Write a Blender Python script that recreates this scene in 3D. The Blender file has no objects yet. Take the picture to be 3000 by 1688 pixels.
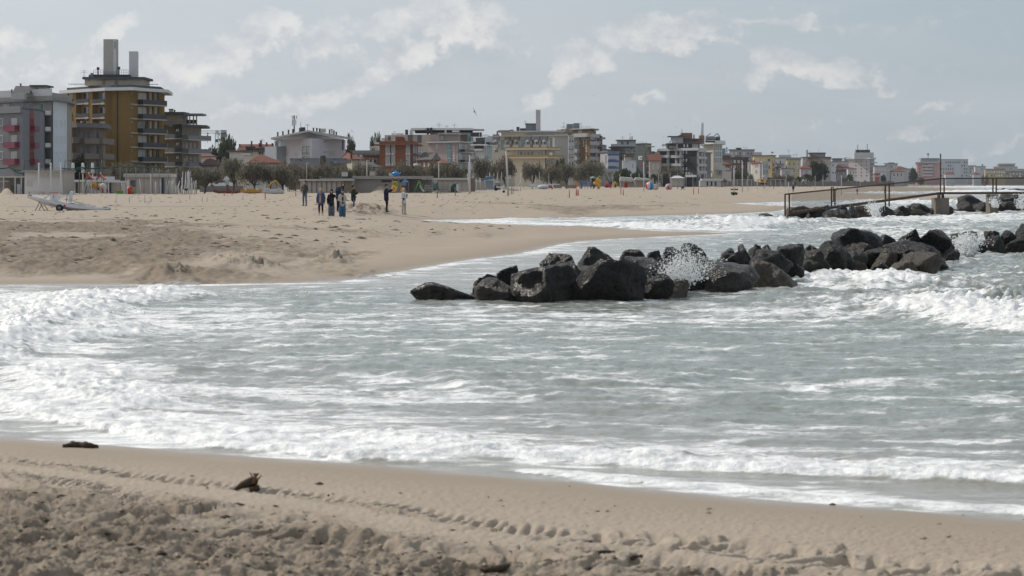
import bpy, bmesh, math, random
import numpy as np
from mathutils import Vector, Matrix
R = math.radians
scene = bpy.context.scene
COL = scene.collection

# ------------------------------------------------------------------ camera
F, HC, HY = 7083.3, 2.45, 536.0          # focal length in photo pixels, eye height, horizon row
cam_d = bpy.data.cameras.new('camera'); cam = bpy.data.objects.new('camera', cam_d); COL.objects.link(cam)
cam.location = (0, 0, HC); cam.rotation_euler = (R(90), 0, 0)
cam_d.sensor_width = 36; cam_d.lens = 85; cam_d.shift_y = -308 / 3000
cam_d.clip_start = 0.5; cam_d.clip_end = 20000
cam_d.dof.use_dof = True; cam_d.dof.focus_distance = 120; cam_d.dof.aperture_fstop = 5.6
scene.camera = cam

# ------------------------------------------------------------------ render look
SUN_AZ, SUN_EL = -48.0, 37.0            # degrees: azimuth right of the view axis, elevation
vs = scene.view_settings
vs.view_transform = 'Standard'; vs.look = 'None'; vs.exposure = -0.10; vs.gamma = 1.0; vs.use_curve_mapping = False
scene.render.engine = 'CYCLES'
scene.cycles.use_denoising = True
scene.cycles.max_bounces = 6; scene.cycles.diffuse_bounces = 3; scene.cycles.glossy_bounces = 3
scene.cycles.transmission_bounces = 3; scene.cycles.volume_bounces = 0; scene.cycles.transparent_max_bounces = 8
scene.cycles.sample_clamp_indirect = 6; scene.cycles.caustics_reflective = False; scene.cycles.caustics_refractive = False
scene.cycles.use_adaptive_sampling = True; scene.cycles.adaptive_threshold = 0.02

# ------------------------------------------------------------------ node helper
class NT:
    def __init__(s, tree): s.t = tree; s.n = tree.nodes; s.l = tree.links
    def put(s, sock, v):
        if v is None: return
        if isinstance(v, bpy.types.NodeSocket): s.l.new(v, sock)
        elif isinstance(v, (tuple, list)) and len(v) == 3 and sock.type == 'RGBA': sock.default_value = (*v, 1)
        else: sock.default_value = v
    def node(s, typ, ins=None, **props):
        nd = s.n.new(typ)
        for k, v in props.items(): setattr(nd, k, v)
        for k, v in (ins or {}).items(): s.put(nd.inputs[k], v)
        return nd
    def m(s, op, a, b=None, c=None, clamp=False):
        nd = s.n.new('ShaderNodeMath'); nd.operation = op; nd.use_clamp = clamp
        s.put(nd.inputs[0], a); s.put(nd.inputs[1], b); s.put(nd.inputs[2], c)
        return nd.outputs[0]
    def vm(s, op, a, b=None):
        nd = s.n.new('ShaderNodeVectorMath'); nd.operation = op
        s.put(nd.inputs[0], a); s.put(nd.inputs[1], b)
        return nd.outputs['Value' if op in ('LENGTH', 'DOT_PRODUCT') else 0]
    def mix(s, f, a, b, blend='MIX'):
        nd = s.n.new('ShaderNodeMix'); nd.data_type = 'RGBA'; nd.blend_type = blend
        s.put(nd.inputs[0], f); s.put(nd.inputs[6], a); s.put(nd.inputs[7], b)
        return nd.outputs[2]
    def ss(s, v, a, b):
        nd = s.n.new('ShaderNodeMapRange'); nd.interpolation_type = 'SMOOTHSTEP'
        s.put(nd.inputs[0], v); s.put(nd.inputs[1], a); s.put(nd.inputs[2], b)
        return nd.outputs[0]
    def noise(s, vec, scale, detail=4, rough=0.55, dist=0.0, out='Fac'):
        nd = s.n.new('ShaderNodeTexNoise'); s.put(nd.inputs['Vector'], vec)
        nd.inputs['Scale'].default_value = scale; nd.inputs['Detail'].default_value = detail
        nd.inputs['Roughness'].default_value = rough; nd.inputs['Distortion'].default_value = dist
        return nd.outputs[out]
    def scale(s, vec, sx, sy, sz):
        return s.vm('MULTIPLY', vec, (sx, sy, sz))
    def attr(s, name):
        nd = s.n.new('ShaderNodeAttribute'); nd.attribute_name = name
        return nd.outputs['Fac']

# ------------------------------------------------------------------ sky
def build_world():
    w = bpy.data.worlds.new('World'); scene.world = w; w.use_nodes = True
    t = NT(w.node_tree); t.n.clear()
    tc = t.node('ShaderNodeTexCoord').outputs['Generated']
    sky = t.node('ShaderNodeTexSky', sky_type='NISHITA', sun_disc=False, sun_elevation=R(SUN_EL), sun_rotation=R(SUN_AZ),
                 air_density=1.0, dust_density=1.6, ozone_density=1.5, altitude=0)
    nish = t.node('ShaderNodeVectorMath', {0: sky.outputs[0], 3: 0.10}, operation='SCALE').outputs[0]
    sep = t.node('ShaderNodeSeparateXYZ', {0: tc})
    az = t.m('ARCTAN2', sep.outputs[0], sep.outputs[1]); el = t.m('ARCSINE', sep.outputs[2])
    P = t.node('ShaderNodeCombineXYZ', {0: az, 1: el, 2: 0.0}).outputs[0]
    # cloud density group: (azimuth, elevation) -> density; one set of heaps where the photograph has them, plus scattered ones all round
    g = bpy.data.node_groups.new('cloud_density', 'ShaderNodeTree')
    g.interface.new_socket('P', in_out='INPUT', socket_type='NodeSocketVector')
    g.interface.new_socket('D', in_out='OUTPUT', socket_type='NodeSocketFloat')
    q = NT(g); gi = q.n.new('NodeGroupInput'); go = q.n.new('NodeGroupOutput')
    p0 = gi.outputs[0]
    wr = q.noise(q.scale(p0, 1, 1.25, 1), 60, 4, 0.62, 0.0, 'Color')
    wv = q.vm('MULTIPLY', q.vm('SUBTRACT', wr, (0.5, 0.5, 0.5)), (0.030, 0.021, 0))
    p = q.vm('ADD', p0, wv)
    def A(px, py): return ((px - 1500) / F, (HY - py) / F)
    # px, py, half width, half height, tilt, weight
    heaps = [(1330, 105, 120, 62, -6, 1.0), (1400, 130, 100, 50, -12, .95), (1230, 165, 130, 66, 14, .95), (1440, 175, 80, 40, -10, .8), (1080, 245, 170, 42, 22, .85), (880, 305, 150, 40, 12, .8),
             (700, 325, 130, 30, 6, .7), (785, 135, 70, 50, 10, .85), (690, 195, 120, 50, 14, .75), (930, 150, 120, 42, 8, .7), (560, 230, 130, 48, 8, .7),
             (1960, 130, 135, 45, -3, .95), (1700, 190, 75, 38, 20, .8), (1560, 290, 60, 28, 20, .65), (2080, 215, 30, 40, 0, .6), (2275, 215, 90, 40, -4, .85), (2440, 240, 110, 28, -8, .8),
             (1895, 280, 40, 26, 20, .55), (2570, 265, 28, 10, 20, .6), (2690, 325, 40, 12, 25, .5), (2680, 400, 60, 14, 15, .5), (2900, 440, 80, 14, 20, .45), (2400, 345, 90, 16, 8, .4),
             (340, 95, 50, 24, 40, .6), (40, 150, 60, 28, 12, .55), (210, 205, 60, 22, 25, .4), (100, 225, 130, 30, -8, .6), (290, 250, 200, 40, 4, .6), (2250, 60, 260, 12, -3, .35), (1010, 345, 60, 12, 0, .45)]
    d = None
    for (cx, cy, rx, ry, tilt, wt) in heaps:
        a, e = A(cx, cy)
        mp = q.n.new('ShaderNodeMapping'); mp.vector_type = 'TEXTURE'; q.l.new(p, mp.inputs[0])
        mp.inputs[1].default_value = (a, e, 0); mp.inputs[2].default_value = (0, 0, R(tilt)); mp.inputs[3].default_value = (rx * 1.05 / F, ry * 1.28 / F, 1)
        k = q.m('MULTIPLY_ADD', q.vm('LENGTH', mp.outputs[0]), -0.60 * wt, wt * 1.12)
        d = k if d is None else q.m('MAXIMUM', d, k)
    far = q.noise(q.scale(p, 1, 2.2, 1), 9.0, 5, 0.55)           # the same kind of heaps round the rest of the sky
    inside = q.ss(q.vm('LENGTH', q.scale(q.vm('SUBTRACT', p0, (0, 0.03, 0)), 1, 2.2, 1)), 0.24, 0.34)
    d2 = q.m('MULTIPLY', q.m('MULTIPLY', q.m('SUBTRACT', far, 0.5), 4.5), inside)
    d = q.m('MAXIMUM', d, d2)
    fine = q.noise(p0, 95, 6, 0.60)
    d = q.m('ADD', d, q.m('MULTIPLY', q.m('SUBTRACT', fine, 0.5), 0.85))
    q.l.new(d, go.inputs[0])
    def dens(vec):
        nd = t.n.new('ShaderNodeGroup'); nd.node_tree = g; t.l.new(vec, nd.inputs[0]); return nd.outputs[0]
    D0 = dens(P); D1 = dens(t.vm('ADD', P, (-0.0050, 0.0085, 0)))
    lit = t.ss(t.m('SUBTRACT', D0, D1), -0.20, 0.36)
    mask = t.ss(t.m('ADD', D0, t.m('MULTIPLY', t.m('SUBTRACT', lit, 0.45), 0.70)), -0.10, 1.35)
    # thin high veil of cirrus mixed into the blue
    veil = t.noise(t.scale(P, 1, 4.5, 1), 5.0, 6, 0.6, 0.4)
    vfac = t.ss(veil, 0.30, 0.72)
    side = t.ss(az, -0.35, 0.30)
    veilc = t.mix(side, (0.740, 0.760, 0.790), (0.530, 0.580, 0.625))
    base = t.mix(0.78, nish, t.mix(side, (0.630, 0.700, 0.785), (0.430, 0.520, 0.600)))
    base = t.mix(t.m('MULTIPLY', vfac, 0.72), base, veilc)
    cw = t.mix(side, (0.98, 0.95, 0.92), (0.78, 0.77, 0.765)); cs = t.mix(side, (0.53, 0.59, 0.665), (0.395, 0.45, 0.51))
    body = t.ss(t.noise(t.vm('ADD', t.scale(P, 1, 1.3, 1), (0.3, 0.1, 0)), 55, 6, 0.6), 0.30, 0.64)
    cloud = t.mix(t.m('MULTIPLY', lit, t.m('MULTIPLY_ADD', body, 0.75, 0.25)), cs, cw)
    col = t.mix(t.m('MULTIPLY', mask, 0.84), base, cloud)
    bg = t.node('ShaderNodeBackground', {'Color': col, 'Strength': 1.0})
    out = t.node('ShaderNodeOutputWorld'); t.l.new(bg.outputs[0], out.inputs[0])
    w.cycles.sampling_method = 'MANUAL'; w.cycles.sample_map_resolution = 512
build_world()
sun_d = bpy.data.lights.new('sun', 'SUN'); sun_d.energy = 3.6; sun_d.angle = R(0.7); sun_d.color = (1.0, 0.93, 0.83)
sun = bpy.data.objects.new('sun', sun_d); COL.objects.link(sun)
_sd = Vector((math.sin(R(SUN_AZ)) * math.cos(R(SUN_EL)), math.cos(R(SUN_AZ)) * math.cos(R(SUN_EL)), math.sin(R(SUN_EL))))
sun.rotation_euler = (-_sd).to_track_quat('-Z', 'Y').to_euler(); sun.location = (0, 0, 60)

# ------------------------------------------------------------------ object helpers
def link(name, me, mat=None, parent=None):
    o = bpy.data.objects.new(name, me); COL.objects.link(o)
    if mat is not None and me is not None:
        if not me.materials: me.materials.append(mat)
    if parent is not None: o.parent = parent
    return o
def tag(o, label=None, cat=None, group=None, kind=None):
    if label: o['label'] = label
    if cat: o['category'] = cat
    if group: o['group'] = group
    if kind: o['kind'] = kind
    return o
def thing(name, loc, label, cat, group=None, rz=0.0):
    o = bpy.data.objects.new(name, None); COL.objects.link(o); o.empty_display_size = 0.2
    o.location = loc; o.rotation_euler = (0, 0, rz)
    return tag(o, label, cat, group)
def copy_tree(o, parent=None):
    c = o.copy(); COL.objects.link(c); c.parent = parent
    for ch in list(o.children): copy_tree(ch, c)
    return c

class MB:
    """collects simple shapes, builds ONE mesh object"""
    def __init__(s): s.v = []; s.f = []; s.sm = []
    def add(s, vs, fs, smooth=False):
        b = len(s.v); s.v += [tuple(x) for x in vs]; s.f += [tuple(i + b for i in f) for f in fs]; s.sm += [smooth] * len(fs); return s
    def box(s, x0, y0, z0, x1, y1, z1):
        return s.add([(x0, y0, z0), (x1, y0, z0), (x1, y1, z0), (x0, y1, z0), (x0, y0, z1), (x1, y0, z1), (x1, y1, z1), (x0, y1, z1)],
                     [(0, 3, 2, 1), (4, 5, 6, 7), (0, 1, 5, 4), (1, 2, 6, 5), (2, 3, 7, 6), (3, 0, 4, 7)])
    def tube(s, pts, r, n=8, r1=None, cap=True, smooth=True):
        pts = [Vector(p) for p in pts]; k = len(pts)
        rs = r if isinstance(r, (list, tuple)) else [r + ((r1 if r1 is not None else r) - r) * i / max(1, k - 1) for i in range(k)]
        vs = []
        for i, p in enumerate(pts):
            d = (pts[min(i + 1, k - 1)] - pts[max(i - 1, 0)]).normalized()
            a = d.orthogonal().normalized() if i == 0 else (a - d * a.dot(d)).normalized()
            b = d.cross(a)
            for j in range(n):
                w = 2 * math.pi * j / n
                vs.append(p + (a * math.cos(w) + b * math.sin(w)) * rs[i])
        fs = [(i * n + j, i * n + (j + 1) % n, (i + 1) * n + (j + 1) % n, (i + 1) * n + j) for i in range(k - 1) for j in range(n)]
        if cap: fs += [tuple(range(n - 1, -1, -1)), tuple(range((k - 1) * n, k * n))]
        return s.add(vs, fs, smooth)
    def lathe(s, prof, n=16, c=(0, 0, 0), smooth=True):
        vs = [(c[0] + r * math.cos(2 * math.pi * j / n), c[1] + r * math.sin(2 * math.pi * j / n), c[2] + z) for r, z in prof for j in range(n)]
        k = len(prof)
        fs = [(i * n + j, i * n + (j + 1) % n, (i + 1) * n + (j + 1) % n, (i + 1) * n + j) for i in range(k - 1) for j in range(n)]
        fs += [tuple(range(n - 1, -1, -1)), tuple(range((k - 1) * n, k * n))]
        return s.add(vs, fs, smooth)
    def prism(s, poly, z0, z1):
        """vertical extrusion of an xy polygon"""
        n = len(poly)
        return s.add([(x, y, z0) for x, y in poly] + [(x, y, z1) for x, y in poly],
                     [tuple(range(n - 1, -1, -1)), tuple(range(n, 2 * n))] + [(i, (i + 1) % n, n + (i + 1) % n, n + i) for i in range(n)])
    def slab(s, poly3, vec):
        """extrude a 3D polygon along a vector"""
        n = len(poly3); a = [Vector(p) for p in poly3]; v = Vector(vec)
        return s.add(a + [p + v for p in a], [tuple(range(n - 1, -1, -1)), tuple(range(n, 2 * n))] + [(i, (i + 1) % n, n + (i + 1) % n, n + i) for i in range(n)])
    def ball(s, c, rx, ry=None, rz=None, n=10, m=6):
        ry = ry or rx; rz = rz or rx
        prof = [(math.sin(math.pi * i / m), -math.cos(math.pi * i / m)) for i in range(m + 1)]
        vs = [(c[0] + rx * max(r, 1e-3) * math.cos(2 * math.pi * j / n), c[1] + ry * max(r, 1e-3) * math.sin(2 * math.pi * j / n), c[2] + rz * z) for r, z in prof for j in range(n)]
        fs = [(i * n + j, i * n + (j + 1) % n, (i + 1) * n + (j + 1) % n, (i + 1) * n + j) for i in range(m) for j in range(n)]
        return s.add(vs, fs, True)
    def mesh(s, name):
        me = bpy.data.meshes.new(name); me.from_pydata(s.v, [], s.f)
        if any(s.sm): me.polygons.foreach_set('use_smooth', s.sm)
        bm = bmesh.new(); bm.from_mesh(me); bmesh.ops.recalc_face_normals(bm, faces=bm.faces); bm.to_mesh(me); bm.free()
        me.update(); return me
    def build(s, name, mat, parent=None):
        return link(name, s.mesh(name), mat, parent)

# ------------------------------------------------------------------ generic materials
_mats = {}
def mat(name, col, rough=0.75, metal=0.0, var=0.12, scale=2.5, spec=0.35, bump=0.0, streak=0.0):
    key = (name, tuple(col), rough, metal, var, scale)
    if key in _mats: return _mats[key]
    m = bpy.data.materials.new(name); m.use_nodes = True; t = NT(m.node_tree); t.n.clear()
    oc = t.node('ShaderNodeTexCoord').outputs['Object']
    n1 = t.noise(oc, scale, 5, 0.6); c = t.mix(n1, tuple(x * (1 - var) for x in col), tuple(min(1, x * (1 + var)) for x in col))
    if streak:
        n2 = t.noise(t.scale(oc, 1.5, 1.5, 0.16), 1.3, 4, 0.6)
        c = t.mix(t.m('MULTIPLY', t.ss(n2, 0.50, 0.80), streak * .7), c, tuple(x * 0.5 for x in col))
    b = t.node('ShaderNodeBsdfPrincipled', {'Base Color': c, 'Roughness': rough, 'Metallic': metal, 'Specular IOR Level': spec})
    if bump:
        bp = t.node('ShaderNodeBump', {'Strength': bump, 'Height': t.noise(oc, scale * 6, 4), 'Distance': 0.02}); t.l.new(bp.outputs[0], b.inputs['Normal'])
    o = t.node('ShaderNodeOutputMaterial'); t.l.new(b.outputs[0], o.inputs[0])
    _mats[key] = m; return m
def plaster(name, col): return mat(name, tuple(c * 1.16 for c in col), 0.88, 0, 0.10, 0.7, 0.2, 0.0, 0.22)

def P3(px, py, Y): return Vector(((px - 1500) / F * Y, Y, HC - (py - HY) / F * Y))
# ================================================================== coast line, beach and ground
def W2(px, py, z=0.0):
    Y = F * (HC - z) / (py - HY); return ((px - 1500) / F * Y, Y)
near_shore = [W2(x, y) for x, y in [(4200, 1605), (3500, 1552), (3000, 1512), (2700, 1489), (2400, 1466), (2000, 1432), (1700, 1403), (1400, 1378), (1100, 1352), (800, 1334), (600, 1318), (400, 1302), (200, 1288), (0, 1272)]]
bay = [(-6.6, 25.2), (-9.5, 28.5), (-13.5, 34), (-17, 41), (-18, 48), (-16.5, 54)]
far_shore = [W2(x, y) for x, y in [(0, 838), (300, 838), (600, 836), (880, 832), (1020, 826), (1120, 812), (1276, 784), (1401, 762), (1526, 748), (1600, 732), (1656, 718), (1720, 708), (1843, 700), (1945, 695), (2080, 689), (2160, 685.5),
            (2130, 683), (2038, 681), (1852, 674), (1666, 667), (1526, 661.5), (1386, 654), (1270, 647.5), (1240, 645.5), (1386, 643), (1619, 641), (1759, 637), (1945, 632), (2066, 629), (2178, 626), (2290, 619),
            (2330, 608), (2320, 604.5), (2230, 602), (2141, 598), (2110, 596.5), (2200, 594), (2330, 592.5), (2520, 590.5), (2700, 587), (2850, 580.5),
            (2830, 577), (2700, 574), (2580, 572), (2500, 569), (2480, 566), (2560, 563), (2700, 559.5), (2870, 556), (2860, 553.5), (2740, 551), (2640, 548.5), (2620, 547), (2760, 545.2), (2950, 543.8), (3200, 543.2), (4500, 542.6)]]
LAND = np.array(near_shore + bay + far_shore + [(3000, 9000), (-6000, 9000), (-6000, -400), (60, -400), (40, 0)])

def shore_dist(X, Y):
    """signed distance to the water line, positive on land"""
    X = np.asarray(X, float); Y = np.asarray(Y, float)
    best = np.full(X.shape, 1e18); ins = np.zeros(X.shape, bool)
    n = len(LAND)
    for i in range(n):
        ax, ay = LAND[i]; bx, by = LAND[(i + 1) % n]
        ex, ey = bx - ax, by - ay; L = ex * ex + ey * ey
        tt = np.clip(((X - ax) * ex + (Y - ay) * ey) / L, 0, 1)
        best = np.minimum(best, (X - ax - tt * ex) ** 2 + (Y - ay - tt * ey) ** 2)
        if ay != by:
            ins ^= ((ay > Y) != (by > Y)) & (X < ex * (Y - ay) / ey + ax)
    d = np.sqrt(best); return np.where(ins, d, -d)
_pd = [-300, -60, -20, -5, 0, 2, 6, 12, 20, 40, 100, 200, 400, 3000]
_pz = [-5, -2.5, -1.3, -.40, 0, .085, .27, .46, .60, .76, .95, 1.2, 1.4, 1.6]
def smooth_z(d): return np.interp(d, _pd, _pz)

_rng = np.random.default_rng(7)
def field(n, lo, hi, power, aniso=1.0, seed=0, direc=None):
    """periodic random field n x n, wavelengths from lo to hi tile fractions"""
    r = np.random.default_rng(seed)
    kx = np.fft.fftfreq(n) * n; KX, KY = np.meshgrid(kx, kx, indexing='xy'); k = np.hypot(KX * aniso, KY) + 1e-9
    amp = np.where((k >= 1 / hi) & (k <= 1 / lo), k ** (-power), 0)
    if direc is not None:
        cs = (KX * direc[0] + KY * direc[1]) / (np.hypot(KX, KY) + 1e-9); amp = amp * (0.15 + np.abs(cs) ** 4)
    f = np.real(np.fft.ifft2(amp * np.exp(2j * np.pi * r.random((n, n)))))
    return f / f.std()
def samp(fl, u, v):
    n = fl.shape[0]; u = (u % 1.0) * n; v = (v % 1.0) * n
    i = np.floor(u).astype(int) % n; j = np.floor(v).astype(int) % n; a = u - np.floor(u); b = v - np.floor(v)
    i1 = (i + 1) % n; j1 = (j + 1) % n
    return fl[j, i] * (1 - a) * (1 - b) + fl[j, i1] * a * (1 - b) + fl[j1, i] * (1 - a) * b + fl[j1, i1] * a * b
F_lump = field(512, 1 / 120, 1 / 4, 1.1, seed=1)       # broad-band lumps
F_fine = field(512, 1 / 200, 1 / 25, 0.8, seed=2)
F_clod = field(512, 1 / 42, 1 / 6, 1.5, seed=4)
F_low = field(256, 1 / 24, 1 / 1.5, 1.6, seed=3)
def sstep(x, a, b): t = np.clip((x - a) / (b - a), 0, 1); return t * t * (3 - 2 * t)
def px_of(X, Y, z=0.0): return 1500 + X / Y * F, HY + (HC - z) / Y * F

# mounds of the far beach: world x, y, radius across, radius along, height   (raked-up sand, wrack heaps)
def mound_at(px, py, z, rx, ry, h): x, y = W2(px, py, z); return (x, y, rx, ry, h)
MOUNDS = [mound_at(500, 762, .5, .55, .9, .22), mound_at(735, 748, .5, .75, 1.0, .24), mound_at(660, 744, .5, .6, .8, .16), mound_at(975, 737, .45, .45, .9, .26),
          mound_at(1090, 617, .55, 1.5, 5, .42), mound_at(1030, 612, .6, 2.2, 7, .30), mound_at(955, 614, .6, 1.6, 6, .22)]
MOUNDS2 = [(2245, 0, 560, 3.2, 22, .85), (2318, 0, 600, 7, 30, 1.0), (2420, 0, 590, 5, 25, .75), (1118, 0, 372, 1.75, 6, 1.55), (1490, 0, 452, 2.6, 8, .75), (1570, 0, 470, 1.4, 6, .5), (16, 0, 318, 1.0, 3, .95), (2277, 0, 400, 1.0, 6, .35)]
BANK = []
def beach_mounds(X, Y):
    z = np.zeros(X.shape)
    for (x, y, rx, ry, h) in MOUNDS:
        r = ((X - x) / rx) ** 2 + ((Y - y) / ry) ** 2
        z += h * np.exp(-r) * (1 + 0.35 * samp(F_lump, X / 3.1, Y / 3.1))
    for (px, py, Y0, rx, ry, h) in MOUNDS2:
        x = (px - 1500) / F * Y0; r = ((X - x) / rx) ** 2 + ((Y - Y0) / ry) ** 2
        z += h * np.clip(1 - r, 0, 1) ** 1.4
    return z
def churn_mask(X, Y):
    """where wheels have ploughed the far beach (damp, lumpy)"""
    px, py = px_of(X, np.maximum(Y, 1), 0.5)
    w = samp(F_low, X / 40, Y / 90)
    m1 = sstep(py + 14 * w, 652, 676) * (1 - sstep(py + 10 * w, 765, 785)) * (1 - sstep(px + 160 * w, 520, 1050)) * (py > 640)
    m2 = 0.75 * sstep(py + 6 * w, 694, 704) * (1 - sstep(py + 8 * w, 716, 732)) * (1 - sstep(px + 90 * w, 900, 1100)) * sstep(px, 350, 600)
    m3 = 0.6 * np.exp(-((py - (655 + 0.018 * px) + 3 * w) / 4.5) ** 2) * (1 - sstep(px, 1080, 1250)) * sstep(px, 300, 420)
    m4 = 0.8 * np.exp(-((py - 603 - 5 * np.sin(px / 120.) - 2 * w) / 5.0) ** 2) * sstep(px + 60 * w, 1330, 1440) * (1 - sstep(px + 60 * w, 1900, 2080))
    m5 = 0.6 * np.exp(-(((px - 1290) + 3.2 * (py - 665)) / 16.) ** 2) * np.exp(-((py - 668) / 13.) ** 2)
    m6 = 0.6 * np.exp(-((px - 1420) / 26.) ** 2 - ((py - 668) / 5.) ** 2)
    m7 = np.exp(-((px - 1065) / 75.) ** 2 - ((py - 616) / 7.) ** 2)
    return np.clip(np.maximum.reduce([m1, m2, m3, m4, m5, m6, m7]), 0, 1) * (Y > 50)
def near_rough(X, Y):
    """trampled zone right in front"""
    px, py = px_of(X, np.maximum(Y, 1), 0.35)
    lim = np.interp(px, [-600, 0, 500, 1000, 1500, 2000, 2500, 3000, 3600], [1330, 1345, 1395, 1455, 1515, 1550, 1590, 1640, 1690])
    w = samp(F_low, X / 5, Y / 8)
    return sstep(py + 16 * w, lim - 30, lim + 70) * (Y < 40)
# tyre tracks of the foreground: (px,py) centre lines, tread pitch, width
TRACKS = [([(-300, 1378), (0, 1398), (200, 1430), (420, 1478), (560, 1508)], .110, .26, .052), ([(-300, 1318), (0, 1330), (330, 1372), (620, 1412), (900, 1446), (1200, 1487), (1450, 1527), (1640, 1550)], .115, .20, .042),
          ([(1700, 1553), (2050, 1580), (2350, 1625), (2700, 1672), (3100, 1730)], .21, .30, .065), ([(700, 1560), (1100, 1610), (1500, 1618), (1750, 1625), (2200, 1690)], .18, .30, .06)]
def tracks_z(X, Y):
    z = np.zeros(X.shape); mk = np.zeros(X.shape)
    sel = (Y < 24) & (Y > 8) & (np.abs(X) < 8)
    x = X[sel]; y = Y[sel]; zz = np.zeros(x.shape); mm = np.zeros(x.shape)
    for pts, pitch, wid, dep in TRACKS:
        pw = [W2(a, b, 0.16) for a, b in pts]; s0 = 0
        for (ax, ay), (bx, by) in zip(pw[:-1], pw[1:]):
            L = math.hypot(bx - ax, by - ay); ux, uy = (bx - ax) / L, (by - ay) / L
            s = (x - ax) * ux + (y - ay) * uy; t = (x - ax) * -uy + (y - ay) * ux
            on = (s >= 0) & (s < L)
            prof = np.exp(-(t / wid) ** 4) * on
            ph = (s + s0) / pitch + 0.75 * np.abs(t) / wid * 1.2
            lug = 0.5 + 0.5 * np.tanh(4 * (np.sin(2 * np.pi * ph) + .35))
            wob = np.clip(0.9 + 0.35 * samp(F_low, x / 2.6, y / 2.6), .25, 1.4)
            zz = np.where(on & (prof > 0.02), zz + prof * (lug * dep * 1.25 * wob - dep), zz)
            zz += 0.5 * dep * np.exp(-((np.abs(t) - wid * 1.25) / .07) ** 2) * on
            mm = np.maximum(mm, prof); s0 += L
    z[sel] = zz; mk[sel] = mm
    return z, mk
def ground_z(X, Y, detail=True):
    X = np.asarray(X, float); Y = np.asarray(Y, float)
    d = shore_dist(X, Y); z = smooth_z(d)
    land = sstep(d, 0.5, 5)
    z = z + land * 0.035 * samp(F_low, X / 30, Y / 60) + beach_mounds(X, Y) * sstep(d, 0.5, 3)
    if not detail: return z
    ch = churn_mask(X, Y); nr = near_rough(X, Y)
    z = z + ch * (0.032 * samp(F_clod, X / 10, Y / 24) + 0.020 * samp(F_lump, X / 10, Y / 20) + .012)
    far = sstep(Y, 55, 70) * sstep(d, 3, 9)
    z = z + far * (1 - ch) * 0.012 * np.maximum(samp(F_lump, X / 7, Y / 12), -0.3)
    tz, tm = tracks_z(X, Y)
    lum = samp(F_clod, X / 4.3, Y / 5.2); fin = samp(F_fine, X / 4.4, Y / 4.4); cl = samp(F_low, X / 6.1 + .3, Y / 6.1)
    rdg = 1 - np.abs(samp(F_clod, X / 5.6 + .4, Y / 7.2)); pit = sstep(samp(F_clod, X / 6.3, Y / 8.1), 0.9, 1.7)
    rough = 0.011 * np.clip(lum, -1.0, 2.2) + 0.0050 * fin + 0.014 * cl + 0.024 * rdg - .065 * pit
    z = z + nr * (1 - 0.9 * tm) * rough + tz * (Y < 24)
    z = z + (Y < 30) * sstep(d, 0.6, 2.0) * 0.0035 * fin
    return z

def grid_mesh(name, us, ys, zfun, x_of):
    U, YY = np.meshgrid(us, ys); XX = x_of(U, YY)
    Z, attrs = zfun(XX, YY)
    nv = XX.size; nr, nc = XX.shape
    me = bpy.data.meshes.new(name)
    co = np.empty((nv, 3), np.float32); co[:, 0] = XX.ravel(); co[:, 1] = YY.ravel(); co[:, 2] = Z.ravel()
    idx = np.arange(nv).reshape(nr, nc)
    q = np.stack([idx[:-1, :-1], idx[:-1, 1:], idx[1:, 1:], idx[1:, :-1]], -1).reshape(-1, 4)
    keep = attrs.pop('_keep', None)
    if keep is not None:
        kq = keep[:-1, :-1] | keep[:-1, 1:] | keep[1:, 1:] | keep[1:, :-1]; q = q[kq.ravel()]
        used = np.zeros(nv, bool); used[q.ravel()] = True; remap = np.cumsum(used) - 1
        co = co[used]; q = remap[q]; attrs = {k: v.ravel()[used] for k, v in attrs.items()}
    me.vertices.add(len(co)); me.vertices.foreach_set('co', co.ravel())
    me.loops.add(q.size); me.loops.foreach_set('vertex_index', q.ravel().astype(np.int32))
    me.polygons.add(len(q)); me.polygons.foreach_set('loop_start', np.arange(0, q.size, 4, dtype=np.int32))
    me.polygons.foreach_set('use_smooth', np.ones(len(q), bool))
    for k, v in attrs.items():
        a = me.attributes.new(k, 'FLOAT', 'POINT'); a.data.foreach_set('value', np.asarray(v, np.float32).ravel())
    me.update(calc_edges=True); me.validate(); return me
def cat_rows(*segs):
    out = []
    for a, b, n, g in segs:
        s = np.geomspace(a, b, n, endpoint=False) if g else np.linspace(a, b, n, endpoint=False)
        out.append(s)
    return np.concatenate(out)
def u_cols(n, w):
    mid = np.linspace(-0.228, 0.228, n); side = np.geomspace(0.232, w, 26)
    return np.concatenate([-side[::-1], mid, side])
def x_of(U, Y): return U * np.maximum(Y, 9.0)

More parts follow.
